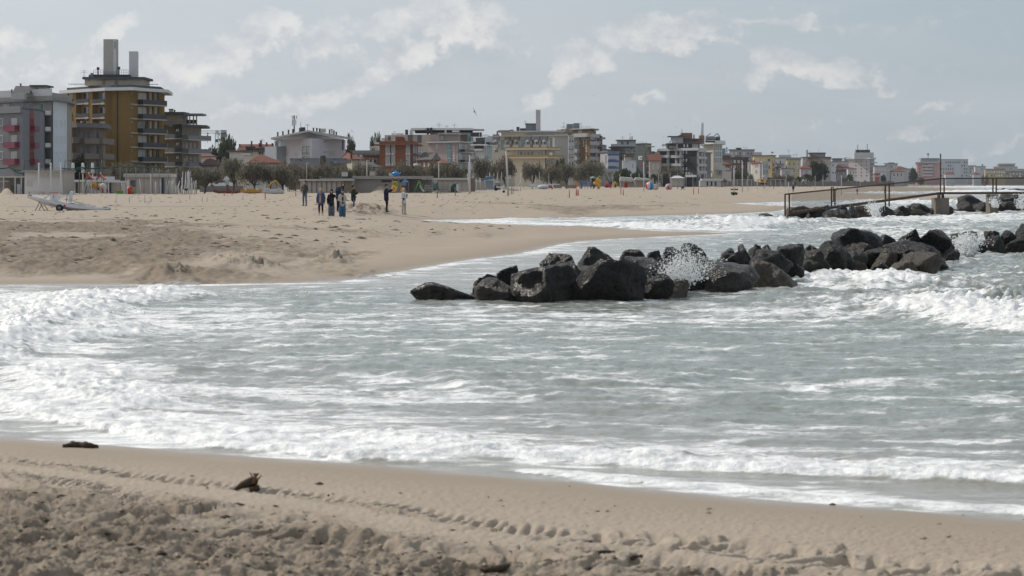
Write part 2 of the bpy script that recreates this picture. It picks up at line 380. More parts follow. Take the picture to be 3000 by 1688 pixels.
def sand_material():
    m = bpy.data.materials.new('beach_sand'); m.use_nodes = True; t = NT(m.node_tree); t.n.clear()
    pos = t.node('ShaderNodeNewGeometry').outputs['Position']
    sd, dp, nr = t.attr('shore'), t.attr('churn'), t.attr('near')
    n_big = t.noise(pos, 0.35, 5, 0.6); n_mid = t.noise(pos, 2.2, 6, 0.65); n_fin = t.noise(pos, 34, 5, 0.7); n_str = t.noise(t.scale(pos, 1, 0.35, 1), 1.1, 6, 0.7)
    dry = t.mix(n_mid, (0.325, 0.268, 0.210), (0.415, 0.350, 0.284)); dry = t.mix(t.m('MULTIPLY', n_big, 0.45), dry, (0.335, 0.290, 0.240))
    damp = t.mix(n_mid, (0.135, 0.104, 0.074), (0.240, 0.192, 0.142))
    dm = t.ss(t.m('ADD', t.m('MULTIPLY', dp, 1.15), t.m('MULTIPLY', t.m('SUBTRACT', t.m('ADD', t.m('MULTIPLY', n_str, .55), t.m('MULTIPLY', t.noise(t.scale(pos, .6, .5, 1), 3.2, 6, .75), .45)), 0.5), 4.2)), 0.15, 1.25)
    dm = t.m('MULTIPLY', dm, t.ss(dp, 0.0, 0.25))
    nm = t.m('MULTIPLY', nr, t.ss(t.m('ADD', t.m('MULTIPLY', n_mid, .6), t.m('MULTIPLY', t.noise(pos, 6, 5, .7), .4)), 0.42, 0.58))
    c = t.mix(dm, dry, damp); c = t.mix(t.m('MULTIPLY', nr, .55), c, (0.20, 0.160, 0.120)); c = t.mix(t.m('MULTIPLY', nm, 0.85), c, (0.130, 0.102, 0.075))
    # dark bits of wrack and twigs strewn over the dry sand
    sp = t.noise(t.scale(pos, 1.0, 0.30, 1), 2.6, 6, 0.75, 0.6); spm = t.m('MULTIPLY', t.ss(sp, 0.575, 0.645), t.ss(sd, 3.0, 9.0))
    sp2 = t.noise(t.scale(pos, 1.0, 0.45, 1), 11, 3, 0.7, 0.4); spm2 = t.m('MULTIPLY', t.ss(sp2, 0.66, 0.72), t.ss(sd, 1.5, 4.0))
    c = t.mix(t.m('MULTIPLY', t.m('MAXIMUM', spm, t.m('MULTIPLY', spm2, 0.7)), 0.72), c, (0.12, 0.095, 0.065))
    wet = t.m('SUBTRACT', 1.0, t.ss(t.m('ADD', sd, t.m('MULTIPLY', t.m('SUBTRACT', t.noise(pos, 0.5, 3), 0.5), 1.2)), 0.1, 3.4))
    c = t.mix(t.m('MULTIPLY', wet, 0.62), c, (0.20, 0.155, 0.110))
    c = t.mix(0.16, c, t.mix(n_fin, (0.18, 0.14, 0.10), (0.62, 0.54, 0.44)))
    film = t.m('SUBTRACT', 1.0, t.ss(t.m('ADD', sd, t.m('MULTIPLY', t.m('SUBTRACT', t.noise(pos, 0.8, 3), 0.5), 0.8)), 0.05, 1.0))
    rough = t.m('SUBTRACT', 0.92, t.m('ADD', t.m('MULTIPLY', wet, 0.18), t.m('MULTIPLY', film, 0.58)))
    h = t.m('ADD', t.m('MULTIPLY', n_fin, 0.16), t.m('MULTIPLY', t.noise(pos, 9, 5, 0.65), 0.9))
    hf = t.m('MULTIPLY', t.m('ADD', t.m('MULTIPLY', n_str, 2.2), t.m('MULTIPLY', t.noise(pos, 3.1, 6, 0.7), 2.6)), t.ss(sd, 2.5, 8.0))
    h = t.m('ADD', h, hf)
    bs = t.m('MULTIPLY', t.ss(sd, 0.6, 4.0), 0.75)
    bp = t.node('ShaderNodeBump', {'Strength': bs, 'Height': h, 'Distance': 0.03})
    b = t.node('ShaderNodeBsdfPrincipled', {'Base Color': c, 'Roughness': rough, 'Specular IOR Level': t.m('MULTIPLY_ADD', film, 0.45, 0.12), 'Normal': bp.outputs[0]})
    o = t.node('ShaderNodeOutputMaterial'); t.l.new(b.outputs[0], o.inputs[0]); return m

def ground_attrs(X, Y):
    d = shore_dist(X, Y)
    return ground_z(X, Y), {'shore': d, 'churn': churn_mask(X, Y), 'near': near_rough(X, Y)}
_rows = cat_rows((-60, 6, 12, False), (6, 10.5, 40, False), (10.5, 16, 330, False), (16, 24, 170, False), (24, 56, 26, True), (56, 100, 220, True), (100, 200, 190, True), (200, 420, 70, True), (420, 9000, 40, True))
sand = link('beach_sand', grid_mesh('beach_sand', u_cols(520, 2.6), _rows, ground_attrs, x_of), sand_material())
tag(sand, kind='structure')

def gz(x, y): return float(ground_z(np.array([x]), np.array([y]), False)[0])
def G(px, py, far=2600.0):
    """first ground point seen through a photo pixel"""
    k = (py - HY) / F
    ys = np.geomspace(9, far, 1400); xs = (px - 1500) / F * ys; zr = HC - k * ys
    g = ground_z(xs, ys, False); hit = np.nonzero(g >= zr)[0]
    if len(hit) == 0: return Vector((xs[-1], ys[-1], g[-1]))
    i = hit[0]
    if i == 0: return Vector((xs[0], ys[0], g[0]))
    a = (zr[i - 1] - g[i - 1]); b = (g[i] - zr[i]); tt = a / (a + b + 1e-12); Y = ys[i - 1] + tt * (ys[i] - ys[i - 1])
    X = (px - 1500) / F * Y; return Vector((X, Y, gz(X, Y)))
def on(px, Y):
    """ground point below a photo column at a known distance"""
    X = (px - 1500) / F * Y; return Vector((X, Y, gz(X, Y)))
# ================================================================== the sea
F_w1 = field(512, 1 / 60, 1 / 6, 1.6, seed=11, direc=(0.35, 1.0)); F_w2 = field(512, 1 / 90, 1 / 10, 1.5, seed=12); F_w3 = field(256, 1 / 20, 1 / 2, 1.8, seed=13, direc=(0.2, 1.0))
# breaking crests: photo polyline on the water, height, width in front, width behind, side the front faces (+1 = left of the line's run), foam, foam reach behind
CRESTS = [([(720, 868), (600, 869), (446, 879), (303, 897), (194, 930), (85, 974), (20, 1020), (-120, 1090)], .34, .55, 2.4, +1, 1.0, 5.5),
          ([(430, 958), (395, 972), (340, 985), (240, 1000), (120, 1030)], .22, .35, 1.3, +1, 1.0, 2.2),
          ([(-160, 1150), (0, 1185), (120, 1226), (240, 1246), (390, 1274), (620, 1301), (800, 1323), (1000, 1345), (1240, 1358), (1400, 1371)], .10, .12, 1.5, -1, 1.0, 1.7),
          ([(80, 1085), (140, 1140), (260, 1180), (420, 1205)], .16, .3, 1.2, -1, .9, 1.6),
          ([(900, 1290), (1060, 1305), (1240, 1322), (1420, 1338), (1700, 1352), (2000, 1373), (2400, 1393), (2700, 1408), (3000, 1421), (3400, 1440)], .11, .16, .9, -1, .9, 1.3),
          ([(1400, 1376), (1640, 1397), (1860, 1416), (2000, 1428), (2390, 1462), (2740, 1489), (3000, 1511), (3400, 1543)], .035, .05, .22, -1, 1.15, .30),
          ([(2660, 890), (2720, 900), (2800, 918), (2900, 940), (3000, 960), (3200, 1000)], .52, 1.0, 2.8, -1, 1.0, 0.9),
          ([(2380, 838), (2460, 818), (2530, 826), (2600, 842), (2700, 850)], .34, .7, 1.8, -1, .8, 1.6),
          ([(2120, 672), (2180, 664), (2260, 657), (2340, 655), (2400, 657)], .75, 1.6, 5, -1, .95, 2.5),
          ([(1480, 655), (1640, 661), (1800, 668), (1980, 673), (2140, 674), (2320, 671)], .10, .6, 3, -1, .85, 3.2),
          ([(2580, 604), (2660, 598), (2740, 597), (2790, 600)], .8, 2.5, 9, -1, .9, 5), ([(2820, 566), (2900, 562), (3000, 561), (3150, 562)], .9, 4, 14, -1, .9, 9),
          ([(2560, 567), (2640, 566), (2750, 566), (2830, 568)], .5, 4, 14, -1, .8, 9), ([(2700, 549), (2850, 548), (3000, 547)], .8, 10, 30, -1, .9, 30),
          ([(1300, 1142), (1500, 1138), (1700, 1124), (1900, 1122), (2050, 1128)], .10, .5, 1.6, -1, .12, .5)]
# patches of drifting foam (photo): centre, half size, strength
PATCH = [(330, 930, 330, 45, .55), (120, 1060, 200, 80, .55), (260, 1180, 420, 60, .45), (700, 1240, 500, 60, .34), (1150, 930, 700, 25, .24), (1900, 925, 600, 30, .26), (2450, 905, 300, 30, .36), (700, 975, 400, 40, .20),
         (600, 1130, 500, 45, .26), (1200, 1150, 500, 40, .20), (2300, 1135, 600, 30, .20), (2500, 1330, 700, 30, .24), (1700, 1290, 700, 45, .22), (1500, 1030, 900, 50, .08), (2700, 830, 300, 35, .34), (2300, 815, 260, 30, .38),
         (2100, 850, 200, 14, .28), (1900, 690, 300, 14, .10), (1400, 652, 140, 7, .45), (1700, 650, 300, 10, .30), (2500, 640, 350, 14, .42), (2850, 640, 200, 16, .45), (2750, 690, 250, 20, .32), (2560, 672, 200, 8, .40),
         (1300, 770, 120, 14, .40), (1600, 728, 110, 10, .36), (1150, 806, 90, 10, .34), (60, 905, 100, 18, .24), (2650, 598, 200, 5, .35), (2750, 566, 250, 5, .4), (2900, 548, 250, 3, .45), (2250, 598, 150, 4, .3)]
def water_fun(X, Y):
    d = -shore_dist(X, Y)                        # distance from land, positive at sea
    px, py = px_of(X, np.maximum(Y, 1), 0.0)
    depth = sstep(d, 0.0, 7)
    swell = samp(F_w3, X / 60, Y / 60) * (0.034 + 0.07 * sstep(Y, 60, 160)) * depth
    chop = samp(F_w1, X / 14, Y / 14) * 0.015 * (0.25 + .75 * depth) + samp(F_w2, X / 5.3, Y / 5.3) * 0.0055 * (0.3 + .7 * depth)
    # rougher water round the groynes and to the right
    rr = 1 + 2.4 * sstep(px, 1900, 2700) * (1 - sstep(py, 880, 960)) + 0.6 * (1 - sstep(py, 640, 700))
    z = (swell + chop * rr) * sstep(d, -.1, 1.2)
    foam = np.zeros(X.shape)
    for (cx, cy, hx, hy, s) in PATCH:
        r = ((px - cx) / hx) ** 2 + ((py - cy) / hy) ** 2
        foam += s * np.exp(-r)
    lum = np.zeros(X.shape)
    warp = samp(F_lump, X / 11, Y / 11)
    for pts, A, wf, wb, side, fo, reach in CRESTS:
        pw = np.array([W2(a, b) for a, b in pts]); L = len(pw)
        seg = np.hypot(*(pw[1:] - pw[:-1]).T); tot = seg.sum(); acc = 0
        lo = pw.min(0) - 4 * max(wb, reach) - 2; hi = pw.max(0) + 4 * max(wb, reach) + 2
        sel = (X > lo[0]) & (X < hi[0]) & (Y > lo[1]) & (Y < hi[1])
        if not sel.any(): continue
        x = X[sel]; y = Y[sel]; best = np.full(x.shape, 1e9); sgn = np.zeros(x.shape); par = np.zeros(x.shape)
        for i in range(L - 1):
            e = pw[i + 1] - pw[i]; l = seg[i]; tt = np.clip(((x - pw[i][0]) * e[0] + (y - pw[i][1]) * e[1]) / (l * l), 0, 1)
            qx = x - pw[i][0] - tt * e[0]; qy = y - pw[i][1] - tt * e[1]; dd = np.hypot(qx, qy)
            up = dd < best; best = np.where(up, dd, best); cr = e[0] * qy - e[1] * qx
            sgn = np.where(up, np.sign(cr), sgn); par = np.where(up, (acc + tt * l) / tot, par); acc += l
        s = best * sgn * side                    # positive = in front of the crest
        s = s + warp[sel] * 0.10 * wb * 0.5
        endf = sstep(par, 0, .10) * (1 - sstep(par, .90, 1.0))
        prof = np.where(s > 0, np.exp(-(s / wf) ** 2), np.exp(-(s / wb) ** 2)) * endf
        z[sel] += 0.58 * A * prof * (1 + 0.15 * warp[sel])
        fm = np.where(s > 0, 1.0 - sstep(s, wf * .5, wf * 1.5), np.exp(-(s / reach) ** 2) * .9) * endf * fo
        foam[sel] = np.maximum(foam[sel], fm)
        lum[sel] = np.maximum(lum[sel], fm * min(1, A / .25))
    z += lum * (0.017 * samp(F_clod, X / 5.0, Y / 8.0) + 0.008 * samp(F_fine, X / 5, Y / 7))
    # wash at the very edge
    foam = np.maximum(foam, (0.36 + .25 * samp(F_low, X / 9, Y / 9)) * np.exp(-(d / .5) ** 2) * (d > -1))
    z = z + 0.012 - 0.10 * sstep(-d, 0.25, 1.5)
    return z, {'foam': np.clip(foam, 0, 1.2), 'depth': np.clip(d, -1, 40), '_keep': d > -1.6}
def water_material():
    m = bpy.data.materials.new('sea_water'); m.use_nodes = True; t = NT(m.node_tree); t.n.clear()
    pos = t.node('ShaderNodeNewGeometry').outputs['Position']; fo, dp = t.attr('foam'), t.attr('depth')
    wob = t.vm('MULTIPLY', t.vm('SUBTRACT', t.noise(pos, 0.8, 4, 0.6, 0, 'Color'), (.5, .5, .5)), (1.1, 1.1, 0))
    pw = t.vm('ADD', pos, wob)
    a = t.noise(t.scale(pw, 0.40, 1, 1), 1.15, 7, 0.62, 0.35); b = t.noise(t.scale(pw, 0.50, 1, 1), 4.6, 6, 0.65, 0.3)
    vor = t.node('ShaderNodeTexVoronoi', {'Vector': t.scale(pw, .6, 1, 1), 'Scale': 1.5, 'Randomness': 1.0}, feature='DISTANCE_TO_EDGE').outputs['Distance']
    lace = t.m('SUBTRACT', 1.0, t.ss(vor, 0.0, 0.20))
    pat = t.m('ADD', t.m('MULTIPLY', t.m('SUBTRACT', a, 0.5), 2.5), t.m('ADD', t.m('MULTIPLY', t.m('SUBTRACT', b, 0.5), 1.7), t.m('MULTIPLY', lace, 0.16)))
    f = t.m('ADD', t.m('ADD', pat, 0.10), t.m('MULTIPLY', fo, 1.05))
    foam = t.ss(f, 0.34, 0.84)
    soft = t.m('MULTIPLY', t.ss(f, 0.05, 0.55), 0.22)      # thin aerated water around the foam
    foam = t.m('MINIMUM', t.m('ADD', t.m('MULTIPLY', foam, 0.92), soft), 1.0)
    # murky shallow water, browner over the sand
    shal = t.ss(dp, 0.2, 9.0)
    wc = t.mix(shal, (0.265, 0.235, 0.185), (0.195, 0.225, 0.200)); wc = t.mix(t.noise(pos, .25, 3), wc, (0.225, 0.235, 0.205))
    h = t.m('ADD', t.m('MULTIPLY', t.noise(t.scale(pos, .55, 1, 1), 2.2, 6, 0.62, 0.4), 1.0), t.m('MULTIPLY', t.noise(t.scale(pos, .7, 1, 1), 9.0, 5, 0.6), 0.28))
    bp = t.node('ShaderNodeBump', {'Strength': 0.20, 'Height': h, 'Distance': 0.12})
    water = t.node('ShaderNodeBsdfPrincipled', {'Base Color': wc, 'Roughness': 0.15, 'IOR': 1.333, 'Specular IOR Level': 0.5, 'Normal': bp.outputs[0]})
    fh = t.m('ADD', t.noise(pos, 14, 5, 0.7), t.m('MULTIPLY', t.noise(pos, 4.5, 4, 0.6), 1.6))
    bf = t.node('ShaderNodeBump', {'Strength': 0.55, 'Height': fh, 'Distance': 0.05})
    fcol = t.mix(t.ss(t.noise(t.scale(pos, .6, 1, 1), 5.0, 5, .65), .35, .62), (0.58, 0.59, 0.59), (0.92, 0.92, 0.91))
    fb = t.node('ShaderNodeBsdfPrincipled', {'Base Color': fcol, 'Roughness': 0.5, 'Specular IOR Level': 0.4, 'Normal': bf.outputs[0]})
    mx = t.node('ShaderNodeMixShader', {0: foam, 1: water.outputs[0], 2: fb.outputs[0]})
    o = t.node('ShaderNodeOutputMaterial'); t.l.new(mx.outputs[0], o.inputs[0]); return m
_wr = cat_rows((15.5, 30, 210, True), (30, 60, 190, True), (60, 130, 150, True), (130, 420, 110, True), (420, 9000, 70, True))
sea = link('sea_water', grid_mesh('sea_water', u_cols(480, 2.6), _wr, water_fun, x_of), water_material()); tag(sea, kind='structure')
def sea_z(x, y): return float(water_fun(np.array([[x]]), np.array([[y]]))[0][0, 0])
# ================================================================== boulders of the groynes
def rock_material(name, c0, c1, low, rough):
    m = bpy.data.materials.new(name); m.use_nodes = True; t = NT(m.node_tree); t.n.clear()
    g = t.node('ShaderNodeNewGeometry'); pos = g.outputs['Position']; oi = t.node('ShaderNodeObjectInfo').outputs['Random']
    pp = t.vm('ADD', pos, t.node('ShaderNodeCombineXYZ', {0: t.m('MULTIPLY', oi, 50), 1: oi, 2: 0.0}).outputs[0])
    n1 = t.noise(pp, 1.6, 6, 0.65); n2 = t.noise(pp, 9, 6, 0.7); n3 = t.noise(pp, 28, 4, 0.7)
    c = t.mix(t.ss(n1, 0.35, 0.65), c0, c1); c = t.mix(t.m('MULTIPLY', t.ss(n2, 0.50, 0.72), 0.5), c, tuple(min(1, x * 2.2 + .004) for x in c1))
    zz = t.node('ShaderNodeSeparateXYZ', {0: pos}).outputs[2]
    lowf = t.m('MULTIPLY', t.m('SUBTRACT', 1.0, t.ss(t.m('ADD', zz, t.m('MULTIPLY', t.m('SUBTRACT', n1, .5), .9)), 0.05, 0.75)), t.ss(n2, 0.36, 0.60))
    c = t.mix(t.m('MULTIPLY', lowf, 0.6), c, low)          # barnacles and weed near the water
    h = t.m('ADD', t.m('MULTIPLY', n2, 1.0), t.m('ADD', t.m('MULTIPLY', n3, 0.35), t.m('MULTIPLY', n1, 1.2)))
    bp = t.node('ShaderNodeBump', {'Strength': 1.0, 'Height': h, 'Distance': 0.10})
    b = t.node('ShaderNodeBsdfPrincipled', {'Base Color': c, 'Roughness': t.m('MULTIPLY_ADD', n2, 0.5, rough - .30), 'Specular IOR Level': 0.24, 'Normal': bp.outputs[0]})
    o = t.node('ShaderNodeOutputMaterial'); t.l.new(b.outputs[0], o.inputs[0]); return m
M_rock = [rock_material('wet_black_rock', (0.004, 0.004, 0.0042), (0.011, 0.0105, 0.0105), (0.042, 0.034, 0.024), .34),
          rock_material('brown_rock', (0.032, 0.026, 0.020), (0.078, 0.064, 0.049), (0.11, 0.09, 0.065), .44),
          rock_material('grey_rock', (0.010, 0.0095, 0.009), (0.028, 0.026, 0.024), (0.065, 0.054, 0.040), .38)]
def ico(sub):
    bm = bmesh.new(); bmesh.ops.create_icosphere(bm, subdivisions=sub, radius=1.0)
    v = np.array([x.co[:] for x in bm.verts]); f = [tuple(l.index for l in p.verts) for p in bm.faces]; bm.free(); return v, f
ICO = {k: ico(k) for k in (1, 3, 4)}
def boulder_mesh(seed, w, d, h, sub=4, sharp=1.0, lean=0.0):
    r = np.random.default_rng(seed); v, f = ICO[sub]; u = v / np.linalg.norm(v, axis=1)[:, None]
    nn = r.normal(size=(16, 3)); nn /= np.linalg.norm(nn, axis=1)[:, None]
    dd = r.uniform(.52, .97, 16) * sharp + (1 - sharp)
    dot = u @ nn.T; rad = np.min(np.where(dot > 1e-3, dd / np.maximum(dot, 1e-3), 9), axis=1); rad = np.minimum(rad, 1.25)
    nz = np.zeros(len(u)); am = 0.10
    for o in range(5):
        kv = r.normal(size=(9, 3)) * (2.4 * 2.0 ** o); ph = r.uniform(0, 6.28, 9)
        nz += am * (np.abs(np.sin(u @ kv.T + ph)).mean(1) - .6) * 2.6; am *= 0.62
    p = u * (rad * (1 + nz))[:, None]
    p[:, 0] += lean * p[:, 2]
    p -= (p.max(0) + p.min(0)) / 2; p /= (p.max(0) - p.min(0)); p *= np.array([w, d, h])
    me = bpy.data.meshes.new('boulder'); me.from_pydata([tuple(x) for x in p], [], f)
    me.polygons.foreach_set('use_smooth', [True] * len(f)); me.update(); return me
def boulder(seed, x0, y0, x1, y1, Y, kind, label, group, sub=4, deep=.45, zb=None, lean=0.0, wide=1.08):
    w = (x1 - x0) / F * Y * wide; zt = HC - (y0 - HY) / F * Y; z0 = (HC - (y1 - HY) / F * Y - 0.35) if zb is None else zb
    z0 = min(z0, zt - .3 * w)
    d = max(w * random.Random(seed).uniform(.7, .95), (zt - z0) * .8)
    o = link('boulder', boulder_mesh(seed, w, d, zt - z0, sub, lean=lean), M_rock[kind])
    o.location = (((x0 + x1) / 2 - 1500) / F * Y, Y, (zt + z0) / 2)
    return tag(o, label, 'rock', group)
ORD = 'first second third fourth fifth sixth seventh eighth ninth tenth eleventh twelfth thirteenth fourteenth fifteenth sixteenth seventeenth eighteenth nineteenth twentieth'.split(); ORD += ['twenty-' + o for o in ORD[:9]] + ['thirtieth'] + ['thirty-' + o for o in ORD[:9]] + ['fortieth'] + ['forty-' + o for o in ORD[:9]]
def ranked(rows, skip, where, start):
    out = {}; cnt = {}
    for i in sorted((i for i in range(len(rows)) if i not in skip), key=lambda i: rows[i][0] + rows[i][2]):
        k = rows[i][4]; n = cnt.get(k, 0); cnt[k] = n + 1; big = rows[i][2] - rows[i][0]
        out[i] = f"{('broad ' if big > 110 else '')}{('black wet', 'brown barnacled', 'dark grey rough')[k]} boulder {where}, {ORD[n]} of its colour from {start}"
    return out
base1 = ([1210, 1518, 1890, 2015, 2215, 2330, 2432, 2544, 2640, 2755, 2810, 3000], [878, 884, 886, 872, 856, 841, 812, 800, 806, 800, 748, 736])
SPECIAL = {0: 'long low black boulder lying flat at the tip of the breakwater', 4: 'large black boulder with a broad rounded front near the tip of the breakwater', 7: 'tallest black block of the breakwater front, beside the brown splashed rock', 15: 'brown low rock washed by a splash in the breakwater',
           13: 'black sharp-pointed rock on top of the breakwater above the splash', 30: 'very large smooth black boulder standing highest on the breakwater', 40: 'brown slanting slab at the seaward foot of the breakwater', 3: 'small black rock perched on the breakwater tip'}
R1 = [(1210, 825, 1407, 880, 0), (1394, 812, 1518, 886, 2), (1387, 802, 1459, 842, 0), (1453, 777, 1518, 820, 0), (1503, 773, 1705, 888, 0), (1583, 739, 1676, 785, 0), (1612, 761, 1690, 830, 0), (1680, 757, 1893, 889, 0), (1694, 723, 1812, 782, 2), (1794, 752, 1976, 825, 0),
      (1810, 730, 1896, 766, 2), (1887, 733, 1941, 757, 0), (1939, 723, 2005, 757, 0), (1996, 711, 2070, 750, 0), (1966, 741, 2105, 815, 0), (1892, 818, 2016, 876, 1), (1850, 800, 1970, 868, 0), (2005, 765, 2219, 858, 2), (2098, 736, 2205, 800, 0), (2164, 765, 2332, 843, 1),
      (2194, 731, 2326, 802, 0), (2162, 715, 2200, 740, 0), (2194, 714, 2232, 742, 0), (2226, 716, 2271, 740, 0), (2112, 726, 2168, 750, 0), (2271, 716, 2355, 775, 0), (2309, 714, 2356, 736, 0), (2348, 716, 2396, 742, 0), (2330, 727, 2434, 810, 2), (2389, 704, 2482, 785, 0),
      (2439, 666, 2582, 735, 0), (2451, 709, 2561, 748, 0), (2565, 686, 2636, 715, 2), (2634, 670, 2696, 714, 0), (2684, 671, 2793, 722, 0), (2787, 677, 2861, 708, 0), (2526, 702, 2725, 745, 0), (2484, 734, 2543, 770, 2), (2551, 727, 2628, 770, 1), (2634, 715, 2778, 760, 2),
      (2623, 738, 2757, 810, 1), (2473, 759, 2546, 795, 1), (2541, 770, 2618, 800, 2), (2605, 763, 2698, 808, 1), (2780, 729, 2814, 748, 0), (2860, 688, 2939, 733, 0), (2885, 675, 2932, 703, 0), (2917, 673, 2975, 716, 0), (2967, 652, 3045, 738, 0), (2924, 695, 3022, 738, 0), (2440, 735, 2500, 785, 0), (2020, 752, 2110, 800, 0),
      (3030, 640, 3130, 735, 0), (3110, 630, 3220, 735, 0)]
RK1 = ranked(R1, SPECIAL, 'in the breakwater', 'its tip')
for i, (x0, y0, x1, y1, k) in enumerate(R1):
    cx = (x0 + x1) / 2; b = np.interp(cx, *base1); dy = max(0, b - y1)
    Y = F * HC / (b - HY) + min(5.0, dy * 0.045) * (F * HC / (b - HY)) / 55 + 0.3 * (x1 - x0) / F * 55
    lab, grp = (SPECIAL[i], 'rocks of the breakwater') if i in SPECIAL else (RK1[i], 'rocks of the breakwater')
    boulder(100 + i, x0, y0, x1, y1 + 6, Y, k, lab, grp, 4, zb=-0.5 if dy < 12 else None, lean=(0.5 if i == 40 else -0.5 if i == 13 else 0))
# the lower boulders that fill the heap between front and crest
_tops = ([1400, 1500, 1600, 1700, 1900, 2000, 2150, 2300, 2450, 2600, 2800, 2900, 3000, 3150], [822, 800, 778, 758, 764, 754, 746, 746, 733, 722, 716, 708, 696, 680]); rf = random.Random(77)
for i, px in enumerate(np.arange(1430, 3150, 42)):
    w_ = rf.uniform(80, 125); b = np.interp(px, *base1); top = np.interp(px, *_tops) + rf.uniform(6, 20); Yf = F * HC / (b - HY); sc_ = 55 / Yf
    boulder(600 + i, px - w_ / 2 * sc_, top, px + w_ / 2 * sc_, b, Yf * (1.035 + rf.uniform(0, .03)), rf.choice([0, 0, 2]), f"dark boulder wedged inside the breakwater heap, {ORD[i]} from its tip", 'rocks wedged inside the breakwater', 4, zb=-.6)
_t2 = ([2310, 2440, 2560, 2600, 2660, 2760, 2800, 2880, 3100], [610, 606, 618, 618, 606, 600, 606, 586, 582])
for i, px in enumerate(np.arange(2318, 3120, 24)):
    top = np.interp(px, *_t2) + rf.uniform(0, 8); w_ = rf.uniform(34, 52); Y = np.interp(px, [2200, 2300, 2440, 2560, 2755, 3000], [178, 168, 164, 170, 190, 196]) + 2.5
    boulder(700 + i, px - w_ / 2, top, px + w_ / 2, 636, Y, rf.choice([0, 0, 2]), f"dark boulder wedged low under the footbridge, {ORD[i]} from the landing", 'rocks wedged under the footbridge', 3, zb=-.6)
R2 = [(2299, 606, 2358, 643, 2), (2324, 602, 2376, 634, 0), (2355, 615, 2413, 638, 0), (2374, 601, 2432, 628, 0), (2408, 612, 2491, 651, 2), (2442, 599, 2488, 620, 0), (2486, 598, 2509, 612, 0), (2473, 609, 2516, 645, 2), (2505, 602, 2562, 649, 1), (2538, 613, 2572, 641, 2), (2566, 624, 2590, 640, 2),
      (2574, 604, 2621, 625, 2), (2616, 618, 2646, 633, 2), (2641, 612, 2717, 636, 1), (2669, 595, 2727, 618, 0), (2725, 590, 2780, 618, 0), (2709, 608, 2761, 635, 1), (2757, 602, 2792, 633, 2), (2787, 607, 2829, 628, 2), (2650, 601, 2671, 614, 0), (2620, 602, 2668, 622, 0),
      (2809, 570, 2901, 600, 0), (2806, 590, 2854, 610, 2), (2840, 592, 2901, 615, 0), (2920, 566, 2990, 596, 2), (2930, 588, 2991, 610, 2), (2970, 590, 3020, 614, 0), (2980, 564, 3060, 600, 0), (3040, 575, 3130, 612, 0), (2220, 624, 2268, 640, 0), (2264, 630, 2296, 640, 0)]
LAB2S = {29: 'low black rock alone in the shallows beside the footbridge landing', 4: 'long grey slab sloping into the water under the footbridge'}
RK2 = ranked(R2, LAB2S, 'under the rusty footbridge', 'the landing')
for i, (x0, y0, x1, y1, k) in enumerate(R2):
    cx = (x0 + x1) / 2; Y = np.interp(cx, [2200, 2300, 2440, 2560, 2755, 3000], [178, 168, 164, 170, 190, 196]) + max(0, (640 if cx < 2600 else 630) - y1) * .12
    lab, grp = (LAB2S[i], 'rocks under the footbridge') if i in LAB2S else (RK2[i], 'rocks under the footbridge')
    boulder(300 + i, x0, y0, x1, y1 + 2, Y, k, lab, grp, 3, zb=-0.6)
for i, (x0, y0, x1, y1) in enumerate([(2913, 553, 2930, 560), (2928, 551, 2952, 560), (2950, 554, 2968, 560), (2965, 552, 2990, 560), (2986, 554, 3010, 560), (3006, 551, 3040, 560), (3036, 553, 3070, 560)]):
    boulder(400 + i, x0, y0, x1, y1, 720 + i * 4, 0, 'dark rock of the far groyne in the surf beyond the footbridge', 'rocks of the far groyne', 3, zb=-1)

# ------------------------------------------------------------------ spray thrown up by the rocks
M_spray = mat('spray_white', (0.86, 0.87, 0.87), 0.35, 0, 0.03, 5)
def spray(name, base, n, width, height, Y, lean, seed, label, sizes=(.010, .035), thick=.5):
    r = random.Random(seed); mb = MB(); v, f = ICO[1]; vl = [Vector(q) for q in v]
    c = P3(base[0], base[1], Y)
    for i in range(n):
        tt = r.random() ** 1.35; fan = 0.25 + 0.9 * tt
        x = r.gauss(0, .28) * width * fan + lean * height * tt; z = height * tt * (1 - 0.55 * abs(x - lean * height * tt) / (width + 1e-6)) * r.uniform(.75, 1.1); y = r.gauss(0, thick * (.4 + .6 * tt))
        s = r.uniform(*sizes) * (1.25 - .75 * tt) * (2.0 if r.random() < .08 else 1)
        mb.add([c + Vector((x, y, z)) + q * s * (1 if q.z == 0 else 1.3) for q in vl], f, True)
    o = mb.build(name, M_spray); return tag(o, label, 'spray', kind='stuff')
spray('sea_spray', (1975, 850), 3800, 1.15, 1.02, 51.5, .30, 1, 'white sea spray bursting over the brown breakwater rock', (.004, .015), .35)
spray('sea_spray', (2035, 820), 420, .95, .72, 52.0, .25, 2, 'scattered white droplets beside the burst over the breakwater rock', (.004, .011), .5)
spray('sea_spray', (2832, 748), 2000, 1.0, .80, 79, .0, 3, 'white dome of spray against the outer breakwater', (.010, .032), .5)
spray('sea_spray', (2570, 636), 900, 1.0, 1.15, 166, -.35, 4, 'white spray leaping in the gap under the footbridge', (.014, .04), .8)
spray('sea_spray', (2990, 610), 600, 1.4, 1.3, 188, .2, 5, 'white spray at the rocks beyond the concrete bridge pillar', (.014, .045), .8)
spray('sea_spray', (2915, 606), 450, .8, .9, 186, -.2, 6, 'white spray beside the concrete bridge pillar', (.014, .04), .8)
spray('sea_spray', (480, 874), 500, 7.0, .20, 51.8, .0, 7, 'fine droplets above the breaking wave in the bay', (.006, .016), .8)
spray('sea_spray', (230, 920), 400, 4.5, .16, 45.5, .0, 8, 'fine droplets above the curved wave front in the bay', (.006, .014), .8)

